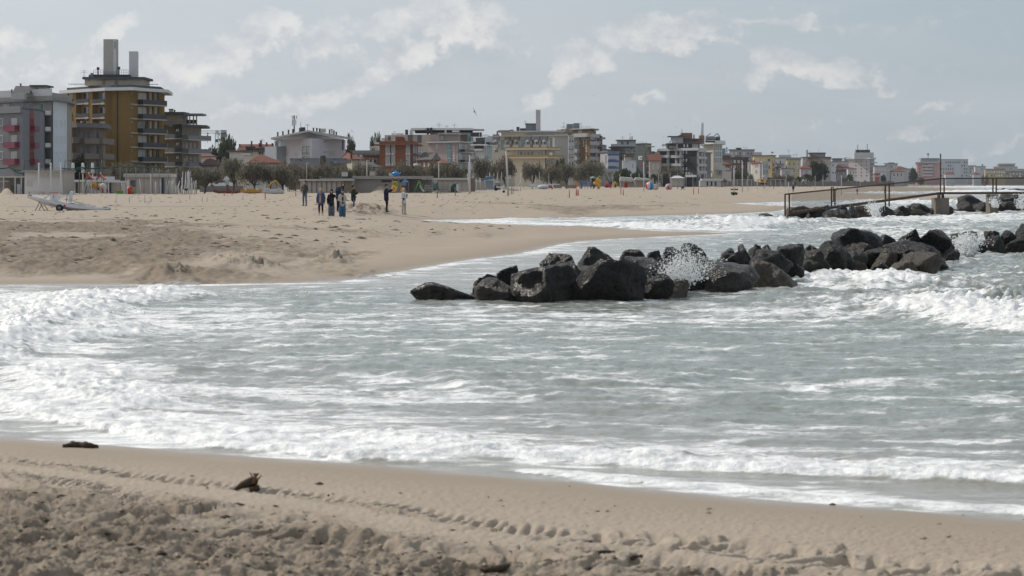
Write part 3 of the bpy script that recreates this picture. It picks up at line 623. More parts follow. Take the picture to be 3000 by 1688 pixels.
# ------------------------------------------------------------------ rusty footbridge
M_rust = mat('rusty_iron', (0.085, 0.052, 0.034), 0.85, 0.1, 0.6, 5, 0.3, 0.4)
M_conc = mat('weathered_concrete', (0.17, 0.15, 0.125), 0.9, 0, 0.35, 2.0, 0.2, 0.4, 0.4)
M_net = mat('wire_netting', (0.10, 0.085, 0.07), 0.7, 0.3, 0.2, 5)
ft = thing('footbridge', (28, 178, 0), 'rusty iron footbridge with railings and wire netting crossing above the rocks', 'footbridge')
def bar(mb, a, b, w, h=None):
    h = h or w; a = Vector(a); b = Vector(b); d = (b - a).normalized(); s = Vector((0, 0, 1)).cross(d)
    if s.length < 1e-3: s = Vector((1, 0, 0))
    s.normalize(); u = d.cross(s)
    q = [s * w / 2 + u * h / 2, -s * w / 2 + u * h / 2, -s * w / 2 - u * h / 2, s * w / 2 - u * h / 2]
    mb.add([a + x for x in q] + [b + x for x in q], [(3, 2, 1, 0), (4, 5, 6, 7), (0, 1, 5, 4), (1, 2, 6, 5), (2, 3, 7, 6), (3, 0, 4, 7)])
def FB(px, py): return P3(px, py, np.interp(px, [2290, 2755, 3400], [160, 188, 196])) - Vector((28, 178, 0))
def fpart(name, segs, w, m=None, off=(0, 0, 0)):
    mb = MB()
    for a, b in segs: bar(mb, FB(*a) + Vector(off), FB(*b) + Vector(off), w)
    return mb.build(name, m or M_rust, ft)
deck_off = Vector((0.25, 1.3, 0))
for off in ((0, 0, 0), tuple(deck_off)):
    fpart('handrail', [((2300, 569.5), (2755, 523.5)), ((2755, 523.5), (3400, 519))], .09, None, off)
    fpart('deck_beam', [((2318, 625), (2755, 566.5)), ((2755, 566.5), (3400, 565))], .16, None, off)
mb = MB()
for px in np.arange(2330, 3390, 12.0):
    zpy = np.interp(px, [2318, 2755, 3400], [624, 566, 564.5]); bar(mb, FB(px, zpy) + Vector((0, 0, .06)), FB(px, zpy) + deck_off + Vector((0, 0, .06)), .46, .04)
mb.build('deck_planks', M_conc, ft)
for a, b in [((2300, 570), (2300, 641)), ((2312.5, 569), (2312.5, 628)), ((2436, 552), (2436, 606)), ((2446, 553), (2446, 602)), ((2594, 538.5), (2594, 605)), ((2605, 538), (2605, 605)), ((2755.5, 450), (2755.5, 572)), ((2766, 523), (2766, 568)), ((2909, 522), (2909, 567)), ((2918.5, 522), (2918.5, 567)), ((3060, 521), (3060, 567)), ((3070, 521), (3070, 567)), ((3220, 520), (3220, 567)), ((3230, 520), (3230, 567))]:
    fpart('post', [(a, b)], .10 if a[1] > 460 else .085)
fpart('gate_frame', [((2437, 549), (2443, 549)), ((2443, 549), (2443, 590)), ((2443, 590), (2437, 590)), ((2437, 549), (2437, 590))], .06, None, (0, .25, 0))
for px in (2748, 2753, 2760, 2764): fpart('stub', [((px, 567), (px, 580))], .10)
Pb = [FB(2739, 580), FB(2771, 598)]; MB().box(Pb[0].x, Pb[0].y - .3, Pb[1].z - .9, Pb[1].x, Pb[0].y + 1.6, Pb[0].z).build('concrete_block', M_conc, ft)
Pb = [FB(2899, 570), FB(2925, 612)]; MB().box(Pb[0].x, Pb[0].y - .3, -1.6, Pb[1].x - .12, Pb[0].y + 1.5, Pb[0].z).build('concrete_pillar', M_conc, ft)
# welded wire netting between the rails: real thin wires
mb = MB()
for px in np.arange(2316, 2756, 2.0):
    tp = np.interp(px, [2300, 2755], [570.5, 524.5]); bt = np.interp(px, [2318, 2755], [624, 565.5])
    if px > 2318: bar(mb, FB(px, tp), FB(px, bt), .010)
for k in np.linspace(.06, .94, 16):
    bar(mb, FB(2318, 569 + k * 55), FB(2755, 524 + k * 41), .010)
mb.build('wire_netting', M_net, ft)
mb = MB()
for px in np.arange(2770, 3390, 2.2): bar(mb, FB(px, 523.5), FB(px, 540), .008)
for k in np.linspace(.1, 1, 4): bar(mb, FB(2768, 523 + k * 17), FB(3390, 520 + k * 17), .008)
mb.build('wire_netting', M_net, ft)
# ================================================================== the town behind the beach
def C(r, g, b):                      # sRGB picture tone of a shaded wall -> a plausible albedo
    return tuple(((c / 255) ** 2.2) for c in (r, g, b))
def glass_mat(name, col, rough=.08):
    return mat(name, col, rough, 0, .15, 3, .8)
M_glass = glass_mat('window_glass', (.030, .038, .048)); M_teal = glass_mat('teal_glass', (.10, .19, .20), .15); M_lite = glass_mat('sky_lit_glass', (.16, .20, .23), .05)
M_white = mat('white_paint', (.60, .61, .62), .6, 0, .05); M_shut = mat('pale_shutter', (.45, .44, .425), .7, 0, .06); M_green = mat('green_shutter', (.05, .13, .09), .6); M_dark = mat('dark_metal', (.035, .04, .045), .5, .3)
M_let = mat('letter_white', (.84, .84, .84), .5, 0, .02); M_grey = mat('grey_render', (.19, .20, .215), .85); M_tile = mat('roof_tiles', (.165, .060, .042), .85, 0, .35, 3.0, .2, .5); M_tile2 = mat('brown_roof_tiles', (.105, .058, .046), .85, 0, .35, 3.0, .2, .5); M_slate = mat('dark_roofing', (.075, .075, .082), .85, 0, .3, 2)
M_smoke = mat('smoked_glass_rail', (.030, .034, .042), .3, 0, .2, 2, .2); M_awn = mat('blue_awning', (.05, .11, .33), .7); M_red = mat('red_paint', (.22, .04, .036), .6); M_mag = mat('magenta_panel', (.15, .02, .055), .45)
SHUT = [M_shut, M_glass, M_shut, M_white, M_shut, M_lite]
class Bld:
    def __init__(s, name, label, chain, top, wall, D=14, cat='building', group=None, base=0.3, ref=0, roof=None, parent=None):
        s.chain = [Vector(((px - 1500) / F * Y, Y)) for px, Y in chain]
        s.Yr = chain[ref][1]; s.ztop = HC - (top - HY) / F * s.Yr
        o = s.chain[0]; s.org = Vector((o.x, o.y, 0))
        if parent is None:
            s.e = thing(name, s.org, label, cat, group)
        else: s.e = parent.e; s.org = parent.org
        s.sub = parent is not None
        s.wm = wall; s.base = base
        back = [s.chain[-1] + Vector((s.chain[-1].x / s.chain[-1].y * D * .6, D)), s.chain[0] + Vector((s.chain[0].x / s.chain[0].y * D * .6, D))]
        s.poly = [(p.x - s.org.x, p.y - s.org.y) for p in s.chain + back]
        mb = MB().prism(s.poly, base, s.ztop); s.body = mb.build('wall' if not s.sub else name, wall, s.e)
        if roof: s.slab(s.ztop, s.ztop + roof[0], roof[1], roof[2])
    def slab(s, z0, z1, over, m, name='roof'):
        """flat slab over the footprint with an overhang"""
        cx = sum(p[0] for p in s.poly) / len(s.poly); cy = sum(p[1] for p in s.poly) / len(s.poly); out = []
        n = len(s.poly)
        for i in range(n):
            a = Vector(s.poly[i - 1]); b = Vector(s.poly[i]); c = Vector(s.poly[(i + 1) % n])
            d1 = (b - a).normalized(); d2 = (c - b).normalized(); n1 = Vector((d1.y, -d1.x)); n2 = Vector((d2.y, -d2.x)); m_ = (n1 + n2)
            k = over / max(.35, 1 + n1.dot(n2)) ; out.append(tuple(b + m_ * k))
        return MB().prism(out, z0, z1).build(name, m, s.e)
    def zat(s, py, Y=None): return HC - (py - HY) / F * (Y or s.Yr)
    def W(s, i, px, py, off=0.0):
        """point of wall i seen at a photo pixel, moved out of the wall by off"""
        a, b = s.chain[i], s.chain[i + 1]; d = b - a; k = (px - 1500) / F
        den = d.x - k * d.y; tt = (k * a.y - a.x) / den if abs(den) > 1e-9 else 0
        p = a + d * tt; n = Vector((d.y, -d.x)).normalized()
        z = HC - (py - HY) / F * p.y
        return Vector((p.x + n.x * off - s.org.x, p.y + n.y * off - s.org.y, z)), Vector((n.x, n.y, 0))
    def panel(s, name, i, x0, y0, x1, y1, m, out=.06, inn=-.05, parent=None):
        a, n = s.W(i, x0, y1); b, _ = s.W(i, x1, y1)
        zt = s.W(i, x0, y0)[0].z; zb = a.z
        q = [Vector((a.x, a.y, zb)), Vector((b.x, b.y, zb)), Vector((b.x, b.y, zt)), Vector((a.x, a.y, zt))]
        return MB().slab([p + n * inn for p in q], n * (out - inn)).build(name, m, parent or s.e)
    def win(s, i, x0, y0, x1, y1, pane=None, frame=None, out=.09, bars=1, name='window'):
        a, n = s.W(i, x0, y1); b, _ = s.W(i, x1, y1); zt = s.W(i, x0, y0)[0].z; zb = a.z
        u = Vector((b.x - a.x, b.y - a.y, 0)); L = u.length; u.normalize(); mb = MB(); fw = .08
        def rect(s0, s1, z0, z1):
            q = [Vector((a.x, a.y, 0)) + u * s0, Vector((a.x, a.y, 0)) + u * s1]
            pts = [q[0] + Vector((0, 0, z0)), q[1] + Vector((0, 0, z0)), q[1] + Vector((0, 0, z1)), q[0] + Vector((0, 0, z1))]
            mb.slab([p - n * .03 for p in pts], n * (out + .03))
        rect(-fw, 0, zb, zt); rect(L, L + fw, zb, zt); rect(-fw, L + fw, zt, zt + fw); rect(-fw - .06, L + fw + .06, zb - .07, zb)
        for k in range(1, bars + 1 if bars else 0): rect(L * k / (bars + 1) - .03, L * k / (bars + 1) + .03, zb, zt)
        w = mb.build(name, frame or M_white, s.e)
        s.panel('pane', i, x0, y0, x1, y1, pane or M_glass, out=.035, inn=-.02, parent=w); return w
    def wins(s, i, xs, ys, panes=None, frame=None, bars=0, seed=0, skip=.0):
        r = random.Random(seed + int(xs[0][0]))
        for (y0, y1) in ys:
            for (x0, x1) in xs:
                p = panes if panes is not None and not isinstance(panes, list) else r.choice(panes or SHUT)
                if r.random() >= skip: s.win(i, x0, y0, x1, y1, p, frame, bars=bars)
    def grid(s, i, x0, y0, x1, y1, nc, nr, fw=.55, fh=.55, panes=None, frame=None, seed=0, bars=0):
        dx = (x1 - x0) / nc; dy = (y1 - y0) / nr
        s.wins(i, [(x0 + dx * (c + .5 - fw / 2), x0 + dx * (c + .5 + fw / 2)) for c in range(nc)], [(y0 + dy * (r + .5 - fh / 2), y0 + dy * (r + .5 + fh / 2)) for r in range(nr)], panes, frame, bars, seed)
    def bal(s, i, x0, x1, yt, yb, out=1.2, rail=None, slabm=None, ys=None, name='balcony'):
        """balcony: slab from ys (or just above yb) to yb, front and side rail panels"""
        ys = ys if ys is not None else yb - max(1.5, (yb - yt) * .22)
        b = s.panel(name, i, x0, ys, x1, yb, slabm or M_shut, out=out)
        a, n = s.W(i, x0, ys); c, _ = s.W(i, x1, ys); zt = s.W(i, x0, yt)[0].z; zb = a.z + .012; mb = MB()
        for p, q in ((a + n * (out - .06), c + n * (out - .06)),):
            mb.slab([Vector((p.x, p.y, zb)), Vector((q.x, q.y, zb)), Vector((q.x, q.y, zt)), Vector((p.x, p.y, zt))], n * .05)
        for p in (a, c):
            t_ = (c - a).normalized() * (.05 if p is a else -.05); p0 = p + n * .05; p1 = p + n * (out - .07)
            mb.slab([Vector((p0.x, p0.y, zb)), Vector((p1.x, p1.y, zb)), Vector((p1.x, p1.y, zt)), Vector((p0.x, p0.y, zt))], t_)
        mb.build('railing', rail or M_smoke, b); return b
    def box(s, name, x0, y0, x1, y1, m, Y=None, D=3.0, bottom=None):
        """block standing on the roof or in front, given by its photo outline at distance Y"""
        Y = Y or s.Yr + 2; a = P3(x0, y0, Y); b = P3(x1, y1, Y)
        return MB().box(a.x - s.org.x, Y - s.org.y, b.z - .05, b.x - s.org.x, Y + D - s.org.y, a.z).build(name, m, s.e)
    def chimney(s, name, x0, y0, x1, y1, m, Y=None):
        Y = Y or s.Yr + 3; a = P3(x0, y0, Y); b = P3(x1, y1, Y); w = b.x - a.x; c = Vector(((a.x + b.x) / 2 - s.org.x, Y - s.org.y, 0))
        o = MB().box(c.x - w / 2, c.y, b.z - .3, c.x + w / 2, c.y + max(w, .5), a.z).build(name, m, s.e)
        MB().box(c.x - w * .62, c.y - .08, a.z + .002, c.x + w * .62, c.y + max(w, .5) + .08, a.z + .14).build('cap', M_slate, o); return o
    def hip(s, ye, ya, xa0, xa1, m, over=.5, name='roof'):
        """hipped roof: eave row ye, ridge row ya between columns xa0..xa1"""
        P = [Vector((p[0], p[1], 0)) for p in s.poly]; c = sum(P, Vector()) / len(P); ze = s.zat(ye); za = s.zat(ya)
        e = [p + (p - c).normalized() * over for p in P]; n = len(e)
        ra = Vector(((xa0 - 1500) / F * s.Yr - s.org.x, c.y, za)); rb = Vector(((xa1 - 1500) / F * s.Yr - s.org.x + .05, c.y, za))
        vs = [Vector((p.x, p.y, ze)) for p in e] + [Vector((p.x, p.y, ze - .2)) for p in e] + [ra, rb]
        fs = [(i, (i + 1) % n, n + (i + 1) % n, n + i) for i in range(n)] + [tuple(range(2 * n - 1, n - 1, -1))]
        for i in range(n):
            j = (i + 1) % n; ki = 2 * n if (e[i] - ra).length < (e[i] - rb).length else 2 * n + 1; kj = 2 * n if (e[j] - ra).length < (e[j] - rb).length else 2 * n + 1
            fs.append((i, j, ki) if ki == kj else (i, j, kj, ki))
        return MB().add(vs, fs).build(name, m, s.e)
    def letters(s, i, text, px, py, size_px, m, dx=0, dy=0, name='letter', scale_x=1.0):
        """raised letters on wall i, each its own piece"""
        for k, ch in enumerate(text):
            if ch == ' ': continue
            p, n = s.W(i, px + dx * k, py + dy * k, .06); h = size_px / F * (s.org.y + p.y)
            u = Vector((-n.y, n.x, 0)); o = glyph(ch, h, m, s.e, name)
            M = Matrix((( u.x * scale_x, 0, n.x, p.x), (u.y * scale_x, 0, n.y, p.y), (0, 1, 0, p.z), (0, 0, 0, 1)))
            o.matrix_local = M
    def antenna(s, px, y0, y1, Y=None, arms=3):
        Y = Y or s.Yr + 4; a = P3(px, y1, Y) - s.org; b = P3(px, y0, Y) - s.org; mb = MB().tube([a - Vector((0, 0, .4)), b], .05, 5)
        for k in range(arms):
            z = b.z - .1 - k * .35; w = .55 + .2 * k
            mb.tube([(b.x - w, b.y, z), (b.x + w, b.y, z)], .03, 4)
        return mb.build('antenna', M_dark, s.e)
_gl = {}; GT = bpy.data.scenes.new('glyphs')
def glyph(ch, h, m, parent, name='letter'):
    if ch not in _gl:
        cu = bpy.data.curves.new('glyph', 'FONT'); cu.body = ch; cu.align_x = 'CENTER'; cu.align_y = 'CENTER'; cu.extrude = .04; cu.offset = .035; cu.resolution_u = 2; cu.size = 1.4
        ob = bpy.data.objects.new('glyph', cu); GT.collection.objects.link(ob); GT.view_layers[0].update(); dg = GT.view_layers[0].depsgraph
        me = bpy.data.meshes.new_from_object(ob.evaluated_get(dg)); bpy.data.objects.remove(ob); bpy.data.curves.remove(cu); _gl[ch] = me
    me = _gl[ch].copy(); me.transform(Matrix.Diagonal((h, h, 1, 1))); me.materials.clear(); me.materials.append(m)
    o = bpy.data.objects.new(name, me); COL.objects.link(o); o.parent = parent; return o

# ---- grey block with magenta balconies
b = Bld('apartment_block', 'slate grey apartment block with magenta balconies and a red vertical stripe', [(-90, 445), (66, 430), (119, 440)], 320, plaster('slate_plaster', (.16, .165, .182)), 14, ref=1)
b.panel('parapet_band', 0, -88, 318.5, 66, 337, M_grey, .5); b.slab(b.ztop, b.ztop + .2, .1, M_slate)
b.box('roof_rail', 64, 311, 112, 319.5, M_grey, 436, .4)
for k in range(3):
    o = 48.6 * k
    b.win(0, 34.5, 348.5 + o, 49, 369 + o, M_shut); b.bal(0, 23, 57, 368.5 + o, 386 + o, 1.0, M_mag, M_red)
    b.win(0, 1, 348.5 + o, 8.5, 369 + o, M_glass); b.win(0, -40, 348.5 + o, -26, 369 + o, M_shut)
    b.bal(1, 88.5, 101.5, 369 + o, 386 + o, .9, M_mag, M_red); b.win(1, 89.5, 349 + o, 96.5, 370 + o, M_glass, M_red, out=.18)
b.panel('stripe', 1, 87, 338, 98, 486, M_red, .09)
a0, n0 = b.W(1, 87, 338.2); a1, _ = b.W(1, 98, 338.2); mid = (a0 + a1) / 2; u0 = (a1 - a0) / 2
MB().slab([mid + u0 * math.cos(t) + Vector((0, 0, u0.length * 1.25 * math.sin(t))) for t in np.linspace(0, math.pi, 10)], n0 * .09).build('arch', M_red, b.e)
# ---- cream-white block behind it
b = Bld('apartment_block', 'cream apartment block with a sky-brightened end wall and a dark penthouse roof', [(-90, 470), (152, 450), (195.5, 462)], 271, plaster('cream_plaster', (.27, .25, .23)), 14, ref=1)
b.panel('end_wall', 1, 152.5, 296.5, 195, 500, plaster('sky_lit_plaster', (.50, .54, .60)), .05)  # sky light from the sea side is put into this wall's paler blue
b.panel('parapet', 0, -88, 271, 152, 291, plaster('pale_parapet', (.45, .45, .46)), .05); b.slab(b.zat(296, 450), b.zat(291, 450), .9, M_grey, 'cornice')
for (y0, y1, pm) in ((306.5, 324, M_shut), (353, 372, M_shut), (400, 419, M_white), (446, 466, M_green)):
    for (x0, x1) in ((159, 167), (175.5, 181), (187, 191)): b.win(1, x0, y0, x1, y1, pm)
for k in range(4):
    o = 47 * k; b.bal(0, 117, 150, 326 + o, 341 + o, 1.3, M_white if k < 3 else M_shut, M_grey); b.win(0, 119, 304 + o, 127, 327 + o, M_green if k < 2 else M_glass, out=.06); b.win(0, 84, 305 + o, 92, 313 + o, M_glass)
    b.win(0, 38, 298 + o, 68, 314 + o, M_glass); b.win(0, 11, 306 + o, 27, 318 + o, M_shut)
b.panel('downpipe', 1, 152.2, 296, 153.4, 500, M_dark, .14)
b.box('stair_house', 88, 251.5, 132, 271, plaster('stair_plaster', (.42, .42, .42)), 455, 5); b.box('stair_roof', 86, 249, 137, 253, M_slate, 454, 7); b.box('stair_window', 104.5, 256.5, 112, 265, M_glass, 454.9, .05)
q = [P3(35, 273.5, 452) - b.org, P3(88, 273.5, 452) - b.org, P3(89, 252, 458) - b.org, P3(46, 252, 458) - b.org]; MB().slab(q, (0, 2.0, 0)).build('sloping_roof', M_slate, b.e); b.box('roof_base', 33, 273, 71, 291, M_shut, 449, 2); b.chimney('flue', 32.5, 264, 35, 273, M_grey, 452); b.chimney('flue', 58, 247, 61.5, 253, M_grey, 458)
# ---- the ochre hotel tower
ochre = plaster('ochre_plaster', (.175, .108, .034)); ochre_d = plaster('ochre_plaster_bay', (.26, .16, .055)); M_para = mat('balcony_concrete', (.36, .32, .265), .85)
b = Bld('hotel_tower', 'tall ochre hotel tower with a white roof rim and two big chimneys', [(197, 522), (325, 506), (381, 504), (403, 508), (470, 516)], 266, ochre, 16, ref=1)
b.slab(b.zat(266.5, 506), b.zat(257.5, 506), 1.7, M_white, 'roof_rim'); b.slab(b.zat(257.4, 506), b.zat(249, 506), .1, M_slate, 'parapet')
for k in range(6):
    o = 41.9 * k
    for j, (x0, x1) in enumerate(((196.8, 228), (238.5, 276.5), (286.5, 323.5))):
        b.bal(0, x0, x1, 292 + o, 307.5 + o, 1.35, M_smoke, M_para)
        b.win(0, x0 + 6.5, 273 + o, x1 - 1, 293 + o, [M_shut, M_shut, M_glass, M_shut, M_lite, M_glass][(k * 2 + j * 5 + (k * j) % 3) % 6], M_para, bars=1)
        b.panel('ledge', 0, x1 - 11, 301.3 + o, x1, 307.3 + o, M_para, 1.42, 1.28)
    b.bal(3, 403.5, 474 if k else 474, 292 + o, 309.5 + o, 1.35, M_smoke, M_para)
    for j, (x0, x1) in enumerate(((404.5, 428.5), (434.5, 443.5), (450, 459.5))):
        b.win(3, x0, 272.5 + o, x1, 292 + o, [M_shut, M_lite, M_shut, M_shut, M_shut, M_lite, M_glass][(k * 3 + j * 4) % 7], M_para, bars=1 if j == 0 else 0)
    b.panel('ledge', 2, 382, 303.5 + o, 402, 307.5 + o, M_para, .35)
    b.win(2, 384, 271.5 + o, 387, 275 + o, M_glass, M_para, bars=0)
for x0, x1 in ((228.6, 238), (277, 286), (323.6, 325)): b.panel('pier', 0, x0, 266, x1, 500, ochre, 1.25)
for x0, x1 in ((429.8, 433.6), (444.6, 449), (461, 469.5)): b.panel('pier', 3, x0, 266, x1, 500, ochre, .45)
b.panel('downpipe', 1, 343.6, 266, 345.6, 500, M_dark, .16)
Yp = 512; beige = plaster('beige_plaster', (.40, .345, .27))
b.box('penthouse', 248, 230.5, 418, 250, beige, Yp, 10); b.box('penthouse_roof', 241, 225.5, 424, 231.5, M_slate, Yp - .8, 12)
b.box('penthouse_window', 373, 231.6, 417, 236, M_lite, Yp - .06, .1); b.box('penthouse_window', 346, 231.6, 372, 235, M_glass, Yp - .06, .1); b.box('penthouse_door', 336, 231.6, 345.5, 249.3, M_glass, Yp - .06, .1); b.box('penthouse_window', 258, 231.8, 265, 236.5, M_lite, Yp - .06, .1)
b.box('plant_deck', 272, 218.5, 379, 225.4, M_dark, Yp + 1, 6)
ch = b.box('chimney', 303, 115, 341, 219, plaster('chimney_plaster', (.34, .325, .305)), Yp + 2, 2.6); ch.rotation_euler = (0, 0, 0)
b.box('chimney_face', 331.6, 115.4, 340.9, 219, plaster('chimney_lit_face', (.47, .46, .45)), Yp + 1.95, .04); b.box('chimney_logo', 333.6, 122.5, 339, 142, mat('faded_print', (.28, .34, .38), .8), Yp + 1.9, .04)  # right face: its brighter sky light is painted as paler plaster
b.box('chimney', 378, 150.5, 402, 225.4, plaster('chimney_white', (.47, .47, .49)), Yp + 3, 1.7)
for px, y0 in ((286.5, 197), (347.5, 195.5)): b.box('flue_head', px - 3.2, y0, px + 3.6, y0 + 7, M_dark, Yp + 2.2, .6); b.box('flue', px - 1.6, y0 + 7, px + 2, 218.6, M_grey, Yp + 2.3, .4)
def railing(bb, x0, x1, yt, yb, Y, n, name='roof_railing', m=None, th=.05):
    mb = MB()
    for k in range(n + 1):
        x = x0 + (x1 - x0) * k / n; mb.tube([P3(x, yb, Y) - bb.org, P3(x, yt, Y) - bb.org], th * .8, 4)
    for t_ in (0, .5): mb.tube([P3(x0, yt + (yb - yt) * t_, Y) - bb.org, P3(x1, yt + (yb - yt) * t_, Y) - bb.org], th * .8, 4)
    return mb.build(name, m or M_grey, bb.e)
railing(b, 201, 247, 246, 249.5, 503, 5); railing(b, 419, 463, 247, 249.5, 505, 6); railing(b, 274, 302, 204.5, 218.5, Yp + 1.2, 4); railing(b, 342, 376, 205, 218.5, Yp + 1.2, 5); railing(b, 305, 340, 210, 218.5, Yp + 1.1, 4)
b.antenna(246.5, 206, 226, Yp - .5, 2); b.box('roof_unit', 265, 214, 272, 225.6, M_grey, Yp, 1.2); b.box('roof_unit', 260, 219, 264, 225.6, M_dark, Yp, 1.2)
MB().tube([P3(301.5, 249, Yp - .3) - b.org, P3(301.5, 222, Yp - .3) - b.org], .05, 4).tube([P3(305.5, 249, Yp - .3) - b.org, P3(305.5, 222, Yp - .3) - b.org], .05, 4).build('ladder', M_dark, b.e)
# ---- weathered concrete block in front of the tower
conc = mat('stained_concrete', (.20, .172, .155), .9, 0, .25, 1.0, .2, 0, .35)
b = Bld('apartment_block', 'low weathered concrete block with wide balconies in front of the ochre tower', [(180, 488), (236, 478), (278, 480), (296, 486)], 374, conc, 12, ref=1)
b.slab(b.ztop, b.zat(361, 478), 1.3, mat('stained_roof_edge', (.15, .145, .15), .9, 0, .3, 2), 'roof_edge')
for k, (y0, y1) in enumerate(((405, 422), (449.5, 466.5), (494, 511))):
    for i, x0, x1 in ((0, 181, 236), (1, 236.5, 278), (2, 278.5, 312)): b.bal(i, x0, x1, y0, y1, 1.6, conc, conc, ys=y1 - 3)
    if k < 3:
        for i, x0, x1 in ((1, 244, 248.5), (1, 257, 261.5), (2, 283, 288), (0, 217, 219.5)): b.win(i, x0, y0 - 20, x1, y0, M_glass if i else M_shut, conc)
b.box('flue', 235.5, 354.5, 239.5, 362, M_white, 480, .4)
# ---- beige block with pergola
b = Bld('apartment_block', 'beige apartment block with long balconies and an open pergola on its roof', [(452, 545), (534, 530), (581, 538)], 371, plaster('sand_plaster', (.225, .19, .145)), 13, ref=1)
b.slab(b.zat(371, 530), b.zat(364.5, 530), 1.9, M_slate, 'roof'); b.box('penthouse', 455, 335.5, 537, 364.8, beige, 536, 8); b.box('penthouse_roof', 452, 328, 540, 335.2, M_slate, 535, 9); b.box('pergola_roof', 538, 332.5, 593, 337.5, M_grey, 535, 7)
for px in (544, 555.5, 566.5, 575.5): b.box('pergola_post', px - 1.5, 337.4, px + 1.5, 364.8, beige, 536, .4)
for x0, x1 in ((546, 554.5), (557.5, 565), (568, 578)): b.box('pergola_panel', x0, 351, x1, 362.5, M_dark, 536.3, .1)
railing(b, 470, 545, 350, 363, 534, 10)
for k in range(3):
    o = 39.8 * k
    for i, x0, x1 in ((0, 453, 533.5), (1, 534, 601)): b.bal(i, x0, x1, 396 + o, 411 + o, 1.5, M_smoke if i == 0 else M_grey, M_shut, ys=408.5 + o)
    for x0, x1 in ((544, 548), (556.5, 560.2), (568.5, 572.5)): b.win(1, x0, 379 + o, x1, 394 + o, M_shut if k else M_glass, beige)
    b.win(0, 516, 378.5 + o, 524.5, 385.5 + o, M_glass, M_dark); b.win(0, 480.5, 381.5 + o, 492, 407 + o, M_glass if k == 0 else M_shut)
b.chimney('roof_unit', 495, 321, 506, 328.5, M_shut, 540); b.chimney('flue', 509, 324, 513, 328.5, M_dark, 540)
MB().box(*(P3(574, 483.5, 534.9) - b.org - Vector((0, .05, 0))), *(P3(591, 476.5, 534.9) - b.org)).build('blue_towel', mat('blue_cloth', (.03, .08, .30), .8), b.e)
# ---- tower crane
cr = thing('tower_crane', P3(635, 560, 760), 'tower crane with a lattice mast and green signs behind the beige block', 'crane'); co = Vector(cr.location); M_cr = mat('crane_steel', (.42, .44, .45), .5, .3)
def lattice(mb, a, b, w, n, r=.07):
    a = Vector(a); b = Vector(b); d = (b - a).normalized(); s = Vector((0, 1, 0)); u = d.cross(s)
    off = [(s + u) * w / 2, (s - u) * w / 2, (-s - u) * w / 2, (-s + u) * w / 2]
    for o in off: mb.tube([a + o, b + o], r, 4)
    for k in range(n):
        p = a.lerp(b, k / n); q = a.lerp(b, (k + 1) / n)
        for j in range(4): mb.tube([p + off[j], q + off[(j + 1) % 4]], r * .6, 4)
mb = MB(); lattice(mb, P3(635, 558, 760) - co, P3(635, 392, 760) - co, .95, 26); mb.build('mast', M_cr, cr)
mb = MB(); lattice(mb, P3(662, 387, 760) - co, P3(470, 387, 760) - co, .85, 34, .06); mb.build('jib', M_cr, cr)
a, c = P3(631, 382, 759) - co, P3(639.5, 393, 759) - co; MB().box(a.x, a.y, c.z, c.x, a.y + 1.4, a.z).build('slewing_head', M_cr, cr)
M_sg = mat('green_sign', (.02, .13, .12), .6)
a, c = P3(646.8, 381.5, 758.6) - co, P3(664, 391.7, 758.6) - co; sg = MB().box(a.x, a.y, c.z, c.x, a.y + .15, a.z).build('sign_board', M_sg, cr)
for k, chh in enumerate('ALMA'):
    o = glyph(chh, .62, M_white, sg); p = P3(649.6 + 4 * k, 386.6, 758.5) - co; o.matrix_local = Matrix(((1, 0, 0, p.x), (0, 0, -1, p.y), (0, 1, 0, p.z), (0, 0, 0, 1)))
a, c = P3(647, 392, 759) - co, P3(664.5, 401, 759) - co; MB().box(a.x, a.y, c.z, c.x, a.y + 1.6, a.z).build('counterweight', M_grey, cr)
a, c = P3(631, 408, 758.8) - co, P3(639, 417, 758.8) - co; MB().box(a.x, a.y, c.z, c.x, a.y + .1, a.z).build('mast_sign', M_sg, cr)
mb = MB().tube([P3(608, 390, 760) - co, P3(608, 420, 760) - co], .05, 4); a, c = P3(605.5, 390, 759.6) - co, P3(610.5, 393.5, 759.6) - co; mb.box(a.x, a.y, c.z, c.x, a.y + .8, a.z); a, c = P3(606.3, 396, 759.7) - co, P3(609.7, 400, 759.7) - co; mb.box(a.x, a.y, c.z, c.x, a.y + .6, a.z).build('hook_block', M_dark, cr)
# ---- houses and hotels in the middle
def hip_house(label, chain, top, wall, ye, ya, x0, x1, tile=None, D=11, group=None, name='house', over=.6, ref=0):
    bb = Bld(name, label, chain, top, wall, D, 'house', group, ref=ref); bb.hip(ye, ya, x0, x1, tile or M_tile, over); return bb
pl = plaster
b = hip_house('small pale house with a red tiled roof behind the beige block', [(582, 600), (627, 596)], 458, pl('pale_wall', (.36, .33, .31)), 458, 446, 590, 600); b.win(0, 612, 462, 620, 470, M_glass); b.chimney('chimney', 600, 438, 603, 450, M_grey)
b = hip_house('wide low red tiled roof beside the dark round tree', [(590, 520), (668, 520)], 485, pl('grey_wall', (.30, .29, .29)), 484, 465, 596, 612, M_tile2); b.grid(0, 600, 488, 660, 504, 3, 1, .25, .5)
b = hip_house('narrow red tiled roof in front of the long building', [(645, 560), (690, 560)], 484, pl('grey_wall', (.30, .29, .29)), 482, 470, 662, 672); b.grid(0, 650, 487, 686, 500, 2, 1, .25, .5)
b = Bld('apartment_building', 'long low building with pale and yellow wings under a red mansard roof', [(672, 640), (741, 634), (802, 634)], 445, pl('pale_yellow', (.46, .40, .28)), 14, ref=1)
b.panel('left_wing', 0, 672.5, 446, 740.5, 500, pl('grey_white', (.40, .39, .38)), .06); b.slab(b.ztop, b.zat(440, 634), .9, M_slate, 'eave'); b.box('upper_wing', 741, 437, 802, 446, pl('pale_yellow', (.46, .40, .28)), 636, 10)
